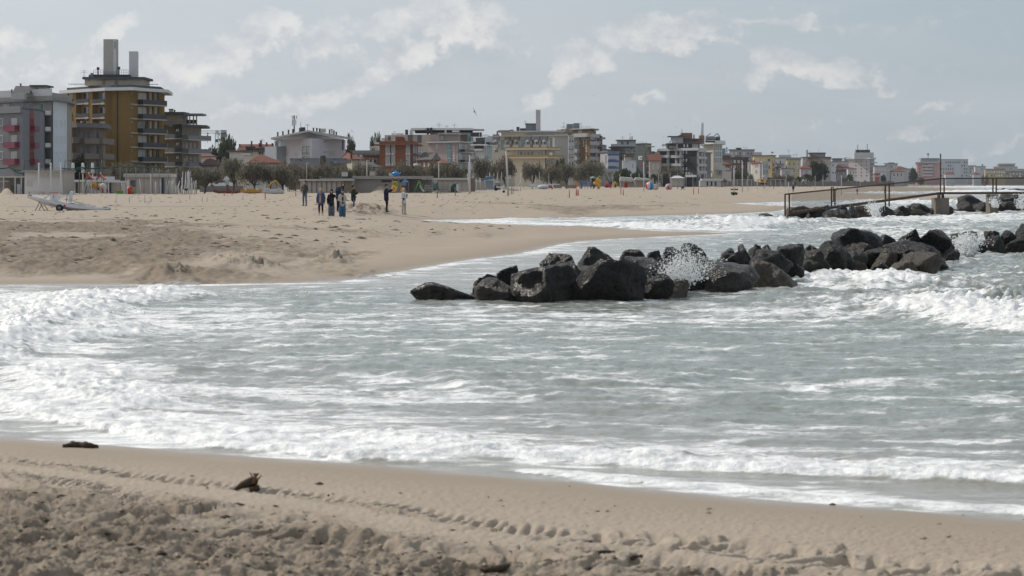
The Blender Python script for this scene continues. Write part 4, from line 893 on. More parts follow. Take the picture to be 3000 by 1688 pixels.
q = [P3(693, 439.8, 640) - b.org, P3(804, 439.8, 640) - b.org, P3(804, 422.5, 646) - b.org, P3(706, 422.5, 646) - b.org]; MB().slab(q, (0, 3, 0)).build('mansard_roof', M_tile, b.e)
b.box('dormer', 719, 429, 744, 436.5, M_dark, 639, 3); b.box('eave_band', 740, 433.5, 803, 437.2, M_slate, 635, 9)
for px, y0 in ((702, 424), (737, 415), (764, 413), (760, 421), (781, 419), (798, 421)): b.chimney('chimney', px - 2.2, y0, px + 2.2, 430, M_tile2, 643)
b.win(1, 757, 442, 772, 453, M_glass, bars=2); b.win(1, 785, 446, 790, 452, M_glass); b.win(0, 713, 453, 738, 459, M_glass); b.panel('awning', 0, 713, 449.5, 741, 454.5, M_shut, .9)
b.antenna(767.5, 407, 424, 645); b.panel('downpipe', 1, 778.5, 437, 780, 470, M_grey, .12)
b = hip_house('house with a broad red hipped roof behind the tamarisk trees', [(728, 500), (826, 500)], 477, pl('grey_wall', (.30, .29, .29)), 476.5, 452, 752, 760); b.grid(0, 735, 480, 820, 500, 5, 1, .22, .55); b.panel('round_sign', 0, 823, 481, 833, 493, M_white, .4)
# white building with a low gable
wl = pl('lilac_white', (.46, .455, .49)); b = Bld('apartment_building', 'large lilac-white building with a wide low gable roof and a phone mast', [(806, 592), (913, 572), (1007, 584)], 405.5, wl, 16, ref=1)
e0, ap, e1 = P3(793.5, 403.5, 578) - b.org, P3(902, 381.5, 572) - b.org, P3(1019, 401.5, 578) - b.org
mb = MB(); th = Vector((0, 0, -.42)); dp = Vector((0, 16, 0))
for p, q in ((e0, ap), (ap, e1)): mb.slab([p, q, q + th, p + th], dp)
mb.build('gable_roof', M_shut, b.e)
mb = MB(); e0b, e1b = P3(806, 405, 575) - b.org, P3(1007, 403, 575) - b.org; mb.slab([e0b + Vector((0, .8, -.3)), e1b + Vector((0, .8, -.3)), ap + Vector((0, 3.8, -.5))], (0, 1, 0)).build('gable_wall', pl('gable_grey', (.36, .38, .41)), b.e)
w = b.win(0, 886.5, 428, 908.5, 466, M_glass, out=.15, bars=1)
for py in (434, 442, 456): b.panel('glazing_bar', 0, 886.5, py, 908.5, py + 1.6, M_white, .14, parent=w)
b.win(1, 947.7, 413.7, 957, 417.7, M_glass); b.win(1, 948, 443, 957, 447, M_lite); b.win(1, 962, 441.5, 981, 457, M_shut, bars=2); b.win(0, 866, 448, 870.5, 458, M_shut); b.win(0, 839.5, 446, 845.5, 456.5, M_shut); b.panel('balcony_niche', 0, 811, 414, 824, 430, M_lite, .05)
b.panel('grey_block', 0, 803.5, 430.5, 838, 478, pl('blue_grey', (.25, .275, .31)), 2.5); b.panel('column', 0, 808, 413, 811, 430.5, wl, .5); b.panel('side_shade', 1, 1002, 412, 1006.5, 440, M_dark, .06)
for px, y0, y1 in ((813.5, 389, 399), (828.5, 386.5, 397), (845, 382, 391), (918, 376, 386), (928, 376.5, 387), (936, 378, 388), (965.5, 381, 391), (972, 380, 392), (978, 384, 393), (985, 388, 395), (858, 380, 389), (878, 377, 386)): b.chimney('chimney', px - 2, y0, px + 2, y1, M_tile2 if px not in (972,) else M_shut, 577)
b.box('roof_unit', 880, 373, 893, 385, M_dark, 580, 2); b.box('roof_unit', 934, 377, 953, 387.5, M_shut, 580, 2)
mb = MB().tube([P3(862, 388, 579) - b.org, P3(862, 338, 579) - b.org], .16, 6); ms = mb.build('phone_mast', M_dark, b.e)
for px, y0, y1, w_ in ((856, 339, 348, 1.2), (860, 339, 347, 1.2), (868.5, 339, 348, 1.4), (857, 350, 368, 1.6), (861.5, 349, 367, 1.8), (866.5, 350, 367, 1.2)):
    a, c = P3(px - w_, y0, 578.6) - b.org, P3(px + w_, y1, 578.6) - b.org; MB().box(a.x, a.y, c.z, c.x, a.y + .25, a.z).build('panel_antenna', M_shut, ms)
b.antenna(901, 363, 384, 580, 2); b.antenna(881, 358, 374, 580, 0)
b = Bld('low_building', 'low slate-grey flat building with a dark square pillar', [(850, 520), (938, 516), (1012, 520)], 466, pl('slate_low', (.20, .20, .225)), 12, ref=1)
b.panel('pillar', 1, 938.5, 456.5, 948, 505, mat('dark_pillar', (.06, .05, .052), .8), .8); b.panel('canopy', 1, 969, 472, 1012, 479, M_grey, 2.2); b.win(1, 972, 491, 993, 502, M_glass, bars=1); b.box('satellite_dish', 895, 460, 899, 466.5, M_shut, 519, .1); b.slab(b.ztop, b.ztop + .2, .1, M_grey)
b = hip_house('yellowish house with a red hipped roof beside the slate-grey flat building', [(1004, 540), (1032, 534), (1066, 536)], 467, pl('yellow_wall', (.44, .40, .31)), 466.5, 445.5, 1005, 1012, ref=1); b.chimney('chimney', 1026.5, 444, 1032, 462, M_tile2, 532); b.win(1, 1041, 487, 1046, 497, M_white); b.win(1, 1055, 487, 1060, 497, M_white)
b = Bld('low_building', 'long grey corrugated roof shed behind the red hipped house', [(1031, 610), (1113, 610)], 450, M_grey, 10); b.slab(b.ztop, b.ztop + .8, .4, mat('corrugated', (.23, .215, .205), .8), 'roof'); b.grid(0, 1036, 452, 1108, 462, 5, 1, .3, .5)
b = Bld('apartment_building', 'small white block beside the orange brick building', [(1084, 640), (1113, 640)], 430, pl('white_wall', (.46, .45, .45)), 10); b.box('upper_floor', 1097, 417, 1113, 431, pl('white_wall', (.46, .45, .45)), 642, 6); b.panel('balcony_front', 0, 1083, 429, 1100, 434, M_shut, 1.2); b.win(0, 1090, 437, 1098, 446, M_glass); b.chimney('chimney', 1098, 411, 1101, 446, M_shut, 639)
b = hip_house('white low house with a dark hipped roof beside the orange brick building', [(1070, 520), (1118, 520)], 490, pl('white_wall2', (.42, .42, .43)), 489, 474, 1066, 1080, M_slate); b.win(0, 1108, 490, 1116, 496, M_shut)
b = Bld('low_building', 'low brick annex joined to the orange brick building', [(1068, 572), (1113, 572)], 458, mat('brick_annex', (.26, .12, .075), .85), 10); b.slab(b.ztop, b.ztop + .3, .4, M_tile2); b.win(0, 1083, 466, 1104, 476, M_glass); b.box('water_tank', 1089, 468, 1095, 479, M_shut, 570, 1)
brick = mat('orange_brick', (.21, .088, .048), .85, 0, .18, 4, .2); band = mat('brick_band', (.26, .11, .07), .8)
b = Bld('apartment_building', 'orange brick apartment building with tall white window groups', [(1112, 566), (1208, 560), (1222, 572)], 422, brick, 13, ref=1)
b.slab(b.zat(424, 560), b.zat(421, 560), 1.2, band, 'roof_rim'); b.slab(b.zat(420.9, 560), b.zat(413, 560), .1, brick, 'parapet'); b.slab(b.zat(456.8, 560), b.zat(455, 560), .15, band, 'string_course'); b.slab(b.zat(488, 560), b.zat(486, 560), .15, band, 'string_course')
q = [P3(1158, 414, 564) - b.org, P3(1189, 414, 564) - b.org, P3(1182, 400.5, 564) - b.org, P3(1158, 400.5, 564) - b.org]; MB().slab(q, (0, 4, 0)).build('stair_house', brick, b.e)
for y0, y1 in ((426, 455), (458, 486)):
    for x0, x1 in ((1131, 1141.5), (1148.5, 1157), (1191, 1201)):
        w = b.win(0, x0, y0, x1, y1, mat('grey_blind', (.34, .34, .36), .6), bars=0)
    for px in (1133, 1141, 1149, 1190, 1198): b.panel('white_panel', 0, px, y1 - 7, px + 3.4, y1 - .6, M_white, .16)
    for x0, x1 in ((1142, 1148), (1201.5, 1206)): b.panel('dark_bay', 0, x0, y0, x1, y1, mat('dark_bay', (.09, .065, .05), .8), .03)
    for x0, x1 in ((1210.5, 1214), (1217, 1220)): b.win(1, x0, y0 - 1, x1, y1 - 7, M_white)
    b.bal(1, 1222 - 1, 1234, y0 + 21, y0 + 30, 1.2, M_white, band)
b.box('satellite_dish', 1155.5, 406, 1158, 413, M_white, 562, .1)
pinkish = pl('pink_beige', (.34, .285, .265))
b = Bld('hotel', 'big pinkish-beige hotel with a long white flat roof canopy', [(1127, 700), (1260, 690), (1383, 700)], 394, pinkish, 16, ref=1)
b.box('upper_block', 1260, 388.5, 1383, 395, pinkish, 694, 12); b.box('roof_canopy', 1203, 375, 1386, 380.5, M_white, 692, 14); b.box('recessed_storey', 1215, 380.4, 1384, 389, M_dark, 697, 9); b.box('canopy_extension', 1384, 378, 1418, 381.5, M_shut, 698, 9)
for px in (1206, 1211): b.box('canopy_post', px - .7, 380.4, px + .7, 394, M_white, 694, .3)
for x0, y0, x1 in ((1187, 380, 1195), (1200, 382, 1208), (1250, 374.5, 1256), (1260, 374, 1266), (1147, 391, 1155), (1158, 391, 1182)): b.box('roof_unit', x0, y0, x1, 394, M_dark if x0 in (1187, 1250, 1260) else M_shut, 691, 2)
b.win(0, 1138, 401, 1144, 411, M_glass, M_dark); b.win(0, 1196, 397, 1208, 413, M_glass, M_dark); b.win(0, 1224, 397, 1235, 418, M_glass, M_dark); b.win(0, 1248.5, 397.5, 1253, 402.5, M_glass); b.win(0, 1249, 426, 1253, 430.5, M_glass); b.win(0, 1226, 428, 1235, 444, M_lite); b.panel('pale_bay', 0, 1236, 394.5, 1260, 450, pl('sand_bay', (.33, .285, .235)), .1); b.win(0, 1253.5, 439, 1258, 445, M_green)
b.box('side_block', 1117, 404.5, 1128, 415, M_shut, 699, 5); b.antenna(1286, 360, 377, 700); b.antenna(1309, 367.5, 377, 700); b.antenna(1331, 363, 376, 700, 2); b.antenna(1155.5, 385, 393, 695, 1)
b = Bld('hotel', 'modern glass and white hotel with deep dark balconies beside the pink one', [(1376, 690), (1420, 684), (1440, 690)], 401, pl('white_glass_wall', (.44, .45, .46)), 14, ref=1)
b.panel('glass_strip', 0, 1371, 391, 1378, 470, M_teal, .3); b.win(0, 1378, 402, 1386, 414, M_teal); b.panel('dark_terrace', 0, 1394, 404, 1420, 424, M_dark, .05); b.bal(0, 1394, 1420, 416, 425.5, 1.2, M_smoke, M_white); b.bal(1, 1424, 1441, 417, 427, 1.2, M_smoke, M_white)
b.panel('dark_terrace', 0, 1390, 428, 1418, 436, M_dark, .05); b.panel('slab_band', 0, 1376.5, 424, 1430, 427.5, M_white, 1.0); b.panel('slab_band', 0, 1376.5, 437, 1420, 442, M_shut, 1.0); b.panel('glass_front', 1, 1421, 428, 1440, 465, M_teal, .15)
for px in (1421, 1427, 1433, 1438): b.panel('mullion', 1, px, 426, px + 1, 466, M_white, .25)
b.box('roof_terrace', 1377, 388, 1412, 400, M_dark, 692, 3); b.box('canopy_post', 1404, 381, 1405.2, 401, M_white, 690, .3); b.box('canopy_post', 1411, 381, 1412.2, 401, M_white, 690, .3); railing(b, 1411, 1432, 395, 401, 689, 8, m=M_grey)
b.win(0, 1377.5, 450, 1382, 458, M_glass); b.win(0, 1388, 447, 1392, 456, M_glass); b.bal(0, 1376, 1398, 458, 466, 1.2, M_shut, M_shut); b.grid(0, 1378, 468, 1400, 490, 2, 1, .4, .6)
pink = pl('old_rose', (.32, .265, .26)); b = Bld('hotel', 'old rose hotel with a teal glass strip and vertical white lettering', [(1255.6, 606), (1342.5, 596), (1376.5, 606)], 416, pink, 14, ref=1)
b.slab(b.zat(417.5, 596), b.zat(414, 596), .7, M_shut, 'cornice'); b.box('penthouse', 1285, 392, 1346, 414.5, pink, 602, 9); b.box('penthouse_roof', 1283, 391, 1349, 393, M_shut, 601, 10); b.win(0, 1291, 401, 1297, 410, M_teal, out=-.0)
b.box('penthouse_window', 1291, 400.5, 1297.5, 410, M_green, 601.9, .1)
b.panel('glass_strip', 0, 1310, 423, 1322, 497, M_teal, .1); b.panel('glass_strip', 1, 1343, 420, 1348, 500, M_teal, .1)
for py in (441, 464, 482): b.panel('transom', 0, 1310, py, 1322, py + 1, M_white, .16)
b.letters(0, 'SACRAMORA', 1331, 431, 6.0, M_let, 0, 8.3)
for y0 in (425, 454.5, 483): 
    for k in range(4): b.win(1, 1350 + 6.3 * k, y0, 1353.6 + 6.3 * k, y0 + 20, M_glass if k % 2 else M_shut)
for y0 in (438, 468): b.bal(1, 1348.5, 1376, y0, y0 + 9, 1.2, M_smoke, M_shut)
b.win(0, 1279, 423, 1283, 435, M_shut); b.box('satellite_dish', 1302.5, 380, 1308, 392, M_shut, 603, .2); b.box('roof_dome', 1325, 382.5, 1345, 386, M_white, 604, 4)
b = hip_house('house with a steep brown roof and brick walls before the old rose hotel', [(1222, 556), (1264, 550), (1289, 556)], 468, mat('brick_brown', (.22, .12, .085), .85), 467.5, 445, 1236, 1274, mat('brown_roof', (.09, .075, .07), .9, 0, .3, 3), ref=1); b.win(1, 1269, 482, 1274, 500, M_shut); b.win(1, 1279, 484, 1283, 497, M_white); b.win(1, 1268, 466, 1273, 472, M_glass); b.bal(0, 1222, 1235, 479, 487, 1.0, M_white, M_shut); b.grid(0, 1238, 474, 1262, 492, 2, 1, .3, .6)
b = hip_house('olive house with a small red tiled roof before the old rose hotel', [(1278, 520), (1318, 520)], 479, mat('olive_wall', (.21, .185, .125), .9), 478.5, 467, 1290, 1297); b.win(0, 1296, 489, 1298.5, 500, M_dark); b.win(0, 1310, 489, 1313, 500, M_dark)
# beige hotel with fins and a chimney
cream = pl('warm_cream', (.385, .355, .30)); b = Bld('hotel', 'long beige hotel with grey fins, scalloped awnings and a square chimney', [(1437, 930), (1626, 915), (1665, 918)], 399, cream, 18, ref=1)
b.slab(b.ztop, b.ztop + .35, .9, M_shut, 'cornice'); b.box('upper_storey', 1468, 384.5, 1665, 400, cream, 921, 12); b.box('upper_cornice', 1460, 383, 1667, 387, M_shut, 920, 14); b.box('stair_house', 1540, 362.5, 1575, 385, M_grey, 926, 5); b.box('stair_roof', 1538, 361.5, 1576, 363.5, M_slate, 925.5, 6)
b.box('chimney', 1570, 322, 1583.6, 385, pl('chimney_grey', (.36, .36, .37)), 924, 1.8)
for x0, x1 in ((1446.5, 1463), (1480, 1497), (1506, 1523), (1540, 1557), (1566, 1583), (1589.5, 1605)):
    b.panel('grey_fin', 0, x0, 394, x1, 412, M_grey, .7); b.bal(0, x0, x1, 424, 432, 1.1, pl('warm_cream2', (.40, .37, .33)), M_shut)
    b.win(0, x0 + 4, 413, x1 - 4, 424, M_glass); b.win(0, x0 + 4, 437, x1 - 4, 447, M_glass)
    for yy in (409.5, 433):
        a, n = b.W(0, (x0 + x1) / 2, yy + 5); mb = MB(); r_ = .75
        for k in range(7):
            t0, t1 = math.pi * k / 7, math.pi * (k + 1) / 7
            mb.add([a + Vector((0, 0, .75)) + n * .75, a + Vector((r_ * math.cos(t0), 0, .7 * math.sin(t0))) + n * .72, a + Vector((r_ * math.cos(t1), 0, .7 * math.sin(t1))) + n * .72], [(0, 1, 2)])
            mb.add([a + n * 1.3 + Vector((r_ * math.cos(t0), 0, -.1)), a + n * 1.3 + Vector((r_ * math.cos(t1), 0, -.1)), a + n * .72 + Vector((r_ * math.cos(t1), 0, .7 * math.sin(t1))), a + n * .72 + Vector((r_ * math.cos(t0), 0, .7 * math.sin(t0)))], [(0, 1, 2, 3)])
        mb.build('scalloped_awning', M_white, b.e)
for x0, x1 in ((1467, 1478), (1527, 1538)): b.panel('glass_strip', 0, x0, 410, x1, 440, M_teal, .08)
for x0, x1 in ((1498.5, 1505), (1558, 1565), (1584, 1588)): b.panel('dark_bay', 0, x0, 410, x1, 431, mat('olive_bay', (.10, .085, .06), .8), .05)
b.panel('glass_strip', 0, 1612, 405, 1618, 450, M_teal, .08); b.panel('blank_wall', 1, 1626, 393, 1664.5, 500, pl('blank_beige', (.37, .35, .32)), .08); b.panel('white_strip', 0, 1619, 404, 1625, 500, M_white, .1)
for x0, y0, x1 in ((1513, 372, 1522), (1523, 376, 1540), (1494, 380, 1505)): b.box('roof_unit', x0, y0, x1, 385, M_dark, 923, 2)
MB().tube([P3(1457, 396, 918) - b.org, P3(1457, 386, 918) - b.org, P3(1461, 384, 918) - b.org, P3(1494, 384, 918) - b.org], .35, 8).build('vent_duct', M_grey, b.e); b.antenna(1539, 354, 363, 926, 2)
b = Bld('hotel', 'cream seafront hotel with two golden horizontal bands and black vertical lettering', [(1494, 880), (1597, 872), (1627, 878)], 433, pl('butter_cream', (.45, .41, .32)), 14, ref=1); gold = mat('golden_band', (.34, .21, .075), .7)
b.slab(b.zat(439, 872), b.zat(433.2, 872), 1.8, pl('pale_butter', (.50, .44, .32)), 'roof_rim'); b.slab(b.zat(433.1, 872), b.zat(431, 872), 2.0, gold, 'golden_band'); b.slab(b.zat(464, 872), b.zat(459, 872), 2.6, pl('pale_butter', (.50, .44, .32)), 'balcony_rim'); b.slab(b.zat(458.8, 872), b.zat(454.5, 872), 2.8, gold, 'golden_band')
for x0, x1 in ((1518, 1521), (1524, 1531), (1537, 1540), (1545, 1552), (1556, 1563), (1578, 1581), (1586, 1589)): b.win(0, x0, 445, x1, 454, M_glass)
b.letters(0, 'CORALLO', 1581, 473, 3.4, M_dark, 0, 4.6); b.panel('downpipe', 1, 1597.4, 440, 1598.6, 500, M_dark, .2); b.win(1, 1602, 469, 1619, 480, M_lite, bars=2); b.win(0, 1562, 470, 1565, 475, M_shut); b.bal(1, 1600, 1626, 480, 487, 1.2, gold, gold); b.box('satellite_dish', 1610, 447, 1618, 454.5, M_white, 869, .2)
b = Bld('hotel', 'narrow white hotel wing with rows of striped awnings', [(1665.5, 900), (1682, 900)], 398, pl('wing_white', (.40, .40, .40)), 12); b.grid(0, 1666, 400, 1681, 490, 2, 4, .5, .5, M_glass)
for py in (407, 431, 455): b.panel('striped_awning', 0, 1665, py, 1682, py + 4.5, mat('striped_cloth', (.40, .44, .50), .8, 0, .3, 6), .9)
thatch = mat('thatch', (.20, .175, .15), .95, 0, .4, 6, .1, .6)
for px, py, w_ in ((1659, 391, 1.0), (1673, 394, .8)):
    c = P3(px, py, 899) - b.org; MB().lathe([(.1, 0), (1.15 * w_, .05), (1.25 * w_, .5), (.9 * w_, 1.1), (.35 * w_, 1.6), (.05, 2.0)], 14, c).build('thatched_cupola', thatch, b.e)
orange = pl('apricot_plaster', (.25, .145, .07)); b = Bld('hotel', 'apricot hotel with white balconies and HOTEL CARNABY in white letters', [(1640, 950), (1700, 936), (1728, 930), (1746, 940)], 383, orange, 16, ref=1)
b.slab(b.zat(379.5, 936), b.zat(377, 936), 1.2, M_shut, 'roof_rim'); b.box('top_storey', 1644, 379, 1740, 385, orange, 940, 12)
for x0, x1, y0 in ((1660, 1679, 363.5), (1680, 1698, 361)): b.box('roof_unit', x0, y0, x1, 377, M_grey, 942, 3)
railing(b, 1644, 1660, 370, 377, 938, 5, m=M_grey); railing(b, 1700, 1730, 370, 377, 938, 6, m=M_grey)
b.bal(1, 1682, 1727.5, 392, 403, 1.4, M_shut, M_shut); b.bal(2, 1728.5, 1746, 392, 403, 1.4, M_shut, M_shut); b.win(1, 1695, 383, 1705, 392, M_shut)
for k in range(5):
    o = 22.4 * k; b.bal(2, 1728, 1745, 414.5 + o, 425.5 + o, 1.5, mat('balcony_white', (.45, .45, .47), .6), M_shut); b.win(2, 1731, 404 + o, 1742, 415 + o, [M_glass, M_shut, M_lite][k % 3])
    b.bal(0, 1682, 1700, 414.5 + o, 425.5 + o, 1.4, mat('balcony_white', (.45, .45, .47), .6), M_shut); b.win(0, 1684, 404 + o, 1696, 415 + o, [M_shut, M_glass, M_shut][k % 3])
b.letters(1, 'HOTEL', 1704, 408, 5.0, M_let, 4.9, 0); b.letters(1, 'CARNABY', 1718, 416.5, 7.6, M_let, 0, 9.1)
for k in range(3):
    p, n = b.W(1, 1711, 414.5 + 6.6 * k, .05); MB().slab([p + Vector(((.42 if i % 2 == 0 else .18) * math.sin(i * math.pi / 5), 0, (.42 if i % 2 == 0 else .18) * math.cos(i * math.pi / 5))) for i in range(10)], n * .08).build('star', M_let, b.e)
b.antenna(1652, 359, 376, 942, 2); b.antenna(1702, 360, 377, 942, 2)
b = Bld('hotel', 'dark red narrow hotel with stacked grey balconies beside the apricot one', [(1741, 960), (1752, 955), (1765, 960)], 397, mat('dark_red_plaster', (.135, .035, .035), .85), 12, ref=1)
for k in range(5): b.bal(1, 1752, 1765, 402 + 22 * k, 408 + 22 * k, 1.3, M_grey, M_shut); b.win(1, 1755, 388 + 22 * (k + 1), 1761, 402 + 22 * (k + 1), M_glass)
b.box('roof_box', 1752, 393, 1760, 399, M_shut, 957, 3)
# ---- right half of the sea front
b = Bld('hotel', 'grey-white hotel with blue awnings on its balconies', [(1760, 905), (1782, 895), (1813, 900)], 446, pl('grey_lilac', (.36, .355, .38)), 12, ref=1); b.slab(b.ztop, b.ztop + .4, .5, M_grey)
for k in range(3): b.bal(1, 1781, 1806, 456 + 19.5 * k, 467 + 19.5 * k, 1.2, mat('balcony_blue_grey', (.36, .40, .46), .6), M_shut); b.panel('blue_awning', 1, 1780.5, 450.5 + 19.5 * k, 1806, 455.5 + 19.5 * k, M_awn, 1.1); b.win(1, 1784, 455 + 19.5 * k, 1802, 464 + 19.5 * k, M_glass, bars=2)
b.panel('letter_strip', 0, 1774, 455, 1777, 480, M_grey, .1); b.grid(1, 1807, 450, 1813, 500, 1, 3, .5, .5); railing(b, 1763, 1795, 440, 446, 897, 8, m=M_shut)
b = Bld('apartment_building', 'small dark house between the red and the white hotels', [(1763, 990), (1792, 990)], 440, M_grey, 10); b.slab(b.ztop, b.ztop + .4, .5, M_slate); b.box('upper_storey', 1764, 425, 1777, 441, pl('grey_wall', (.30, .29, .29)), 992, 4); b.grid(0, 1766, 442, 1790, 470, 3, 2, .4, .5)
b = Bld('hotel', 'white hotel with a set-back top storey and two dark upper windows', [(1790, 962), (1864, 950)], 431, pl('pale_cream', (.42, .41, .37)), 16, ref=1); b.slab(b.zat(431, 950), b.zat(428.8, 950), 1.0, M_slate, 'roof'); b.box('top_storey', 1807.5, 410.5, 1863, 429, pl('white_top', (.48, .49, .50)), 956, 9); b.box('top_roof', 1806.5, 409.5, 1864, 411.5, M_slate, 955, 11)
for x0, x1 in ((1820.5, 1826), (1836.5, 1842)): b.box('top_window', x0, 414.5, x1, 423, M_glass, 955.9, .1)
b.box('side_terrace', 1792, 422, 1808, 429, M_shut, 953, 6); b.chimney('spire', 1845, 403, 1847, 411, M_dark, 958); b.chimney('chimney', 1850.5, 400, 1853, 411, M_dark, 958); b.antenna(1846, 391, 405, 958, 1); b.antenna(1824, 399, 410, 958, 3)
b.bal(0, 1806, 1862, 441, 450, 1.3, M_grey, M_shut); b.panel('dark_eave', 0, 1791, 440, 1829, 445, M_slate, 1.2); b.grid(0, 1830, 432, 1862, 450, 4, 1, .5, .6); b.grid(0, 1806, 452, 1862, 500, 6, 2, .45, .5)
b = Bld('apartment_building', 'dark green-grey tower with a white sign and cream balconies on its right', [(1864.5, 925), (1890, 918), (1908, 926)], 422, mat('bottle_grey', (.070, .085, .090), .8), 12, ref=1)
b.panel('cream_side', 1, 1890.5, 423, 1907.5, 500, pl('cream_side', (.37, .34, .25)), .05); b.slab(b.ztop, b.ztop + .3, .2, M_slate); b.panel('white_sign', 0, 1871, 457.5, 1882, 468.5, M_white, .12); b.panel('sign_print', 0, 1875, 461.5, 1881, 464.8, M_red, .16)
for k in range(4): b.bal(1, 1891, 1909, 443 + 19.5 * k, 449.5 + 19.5 * k, 1.4, M_grey, M_shut); b.win(1, 1894, 431 + 19.5 * k, 1902, 444 + 19.5 * k, M_shut)
b.panel('roof_fin', 1, 1895, 428, 1908, 431, M_shut, 1.4); railing(b, 1866, 1895, 416, 422, 920, 3, m=M_grey)
b = Bld('house', 'small pale blue house with a dark sloping solar roof', [(1824, 870), (1864, 866)], 470, pl('ice_blue', (.40, .45, .50)), 8, 'house', ref=1); q = [P3(1855, 467, 864) - b.org, P3(1868, 470, 864) - b.org, P3(1864, 459, 868) - b.org, P3(1851, 459, 868) - b.org]; MB().slab(q, (0, 1, 0)).build('solar_roof', M_dark, b.e); b.box('upper_wall', 1830, 459.5, 1852, 470.5, pl('pale_wall2', (.42, .40, .38)), 868, 4); b.box('eave', 1829, 458, 1854, 460, M_slate, 867, 5); b.box('satellite_dish', 1828, 453, 1831.5, 458, M_white, 868, .1); b.grid(0, 1828, 474, 1860, 500, 3, 1, .3, .5)
b = hip_house('house with a big terracotta roof beside the black hotel', [(1903, 900), (1937, 900)], 471, pl('beige_wall3', (.36, .32, .28)), 470.5, 451, 1896, 1937, M_tile); b.grid(0, 1906, 476, 1935, 500, 2, 1, .3, .5)
b = hip_house('yellow gabled house peeping over the terracotta roof', [(1908, 1000), (1940, 1000)], 451, pl('yellow_wall4', (.40, .36, .24)), 450.5, 440, 1936, 1941, M_slate); b.win(0, 1928, 452, 1933, 458, M_glass)
black = mat('black_cladding', (.020, .022, .030), .55); b = Bld('hotel', 'black and white hotel with oval windows and rooftop ADRIATICA lettering', [(1934.6, 925), (2041, 905), (2063, 918)], 440, black, 16, ref=1)
wt = pl('offwhite_frame', (.42, .41, .41)); b.slab(b.zat(441, 905), b.zat(433.5, 905), .9, wt, 'roof_rim'); b.box('set_back_storey', 1957, 421.5, 2050, 433.7, black, 915, 10); b.box('set_back_roof', 1955, 419.5, 2053, 422, M_slate, 914, 11); b.box('pale_bay', 2028, 422, 2046, 433.4, M_shut, 914.9, .1); b.box('pale_bay', 1980.5, 422, 1986, 433.4, wt, 914.9, .1); b.box('pale_bay', 1960, 427, 1979, 433.4, pinkish, 914.9, .1)
b.box('penthouse', 1968.5, 400, 2001, 420, pl('penthouse_lilac', (.42, .41, .42)), 920, 6); b.box('penthouse_roof', 1958, 398.5, 2003, 401, M_slate, 919, 8); b.box('brick_stair_house', 1996, 389.5, 2028, 408, mat('brown_render', (.22, .125, .09), .85), 924, 5); b.box('brown_storey', 2001, 407, 2056, 420, mat('brown_render2', (.20, .13, .10), .85), 922, 6); b.box('brown_roof', 1975, 406, 2058, 409, M_slate, 921, 8); q = [P3(1983, 399, 921) - b.org, P3(1997, 399, 921) - b.org, P3(1997, 394, 921) - b.org]; MB().slab(q, (0, 3, 0)).build('sloping_roof', M_tile2, b.e)
for px in (1959, 1969, 1990.5): pass
for x0, x1 in ((1955, 1961.5), (1979.5, 1985.5), (1992.5, 1998.5)): b.panel('white_column', 0, x0, 441, x1, 510, wt, .35)
for yy in (455, 479.5, 502): b.bal(0, 1936, 1966, yy, yy + 8, 1.3, wt, wt); b.bal(0, 1974, 2003, yy, yy + 8, 1.3, wt, wt); b.win(0, 1938, yy - 13, 1954, yy - 1, M_glass, M_dark, bars=2); b.win(0, 1980.5, yy - 9, 1984.5, yy, M_lite)
for x0 in (2003, 2012.5):
    for yc, oo in ((427, 1), (446.2, 0), (469.5, 0), (495, 0)):
        if oo: c = P3(x0 + 1.5, yc, 914.6) - b.org; n = Vector((0, -1, 0))
        else: c, n = b.W(0, x0, yc, .05)
        mb = MB(); ring = [(math.cos(2 * math.pi * k / 16), math.sin(2 * math.pi * k / 16)) for k in range(16)]
        vs = [c + Vector((.29 * u_, 0, .56 * v_)) + n * o_ for o_ in (0, .1) for u_, v_ in ring] + [c + Vector((.11 * u_, 0, .33 * v_)) + n * o_ for o_ in (0, .1) for u_, v_ in ring]
        fs = [(16 + k, 16 + (k + 1) % 16, 48 + (k + 1) % 16, 48 + k) for k in range(16)] + [(k, (k + 1) % 16, 16 + (k + 1) % 16, 16 + k) for k in range(16)] + [(32 + k, 48 + k, 48 + (k + 1) % 16, 32 + (k + 1) % 16) for k in range(16)]
        ov = mb.add(vs, fs).build('oval_window', M_let, b.e); MB().slab([c + Vector((.11 * u_, 0, .33 * v_)) + n * .02 for u_, v_ in ring], n * .02).build('pane', M_glass, ov)
for x0, x1 in ((2041.5, 2045), (2052, 2055), (2060, 2063)): b.panel('white_column', 1, x0, 436, x1, 512, wt, .5)
for k in range(4): b.win(1, 2046, 445 + 21 * k, 2051, 457 + 21 * k, M_glass, wt); b.bal(1, 2041.5, 2063, 437 + 21.2 * k, 445 + 21.2 * k, 1.1, wt, wt); b.win(1, 2056, 423 + 24 * k, 2060, 430 + 24 * k, M_white)
for k, chh in enumerate('ADRIATICA'):
    h_ = 5.8 / F * 912; o = glyph(chh, h_, M_dark, b.e, 'sign_letter'); p = P3(1941.5 + 4.5 * k, 425.4, 912) - b.org; o.matrix_local = Matrix(((1, 0, 0, p.x), (0, 0, -1, p.y), (0, 1, 0, p.z), (0, 0, 0, 1)))
MB().tube([P3(1939, 429.3, 912) - b.org, P3(1980, 429.3, 912) - b.org], .06, 4).tube([P3(1942, 433.4, 912) - b.org, P3(1942, 428, 912) - b.org], .06, 4).tube([P3(1952, 433.4, 912) - b.org, P3(1952, 428, 912) - b.org], .06, 4).tube([P3(1970, 433.4, 912) - b.org, P3(1970, 428, 912) - b.org], .06, 4).build('sign_frame', M_dark, b.e)
for px in (1963.5, 1976): c = P3(px, 415.5, 918) - b.org; MB().ball(c, .4, .12, .4, 10, 6).build('satellite_dish', M_white, b.e)
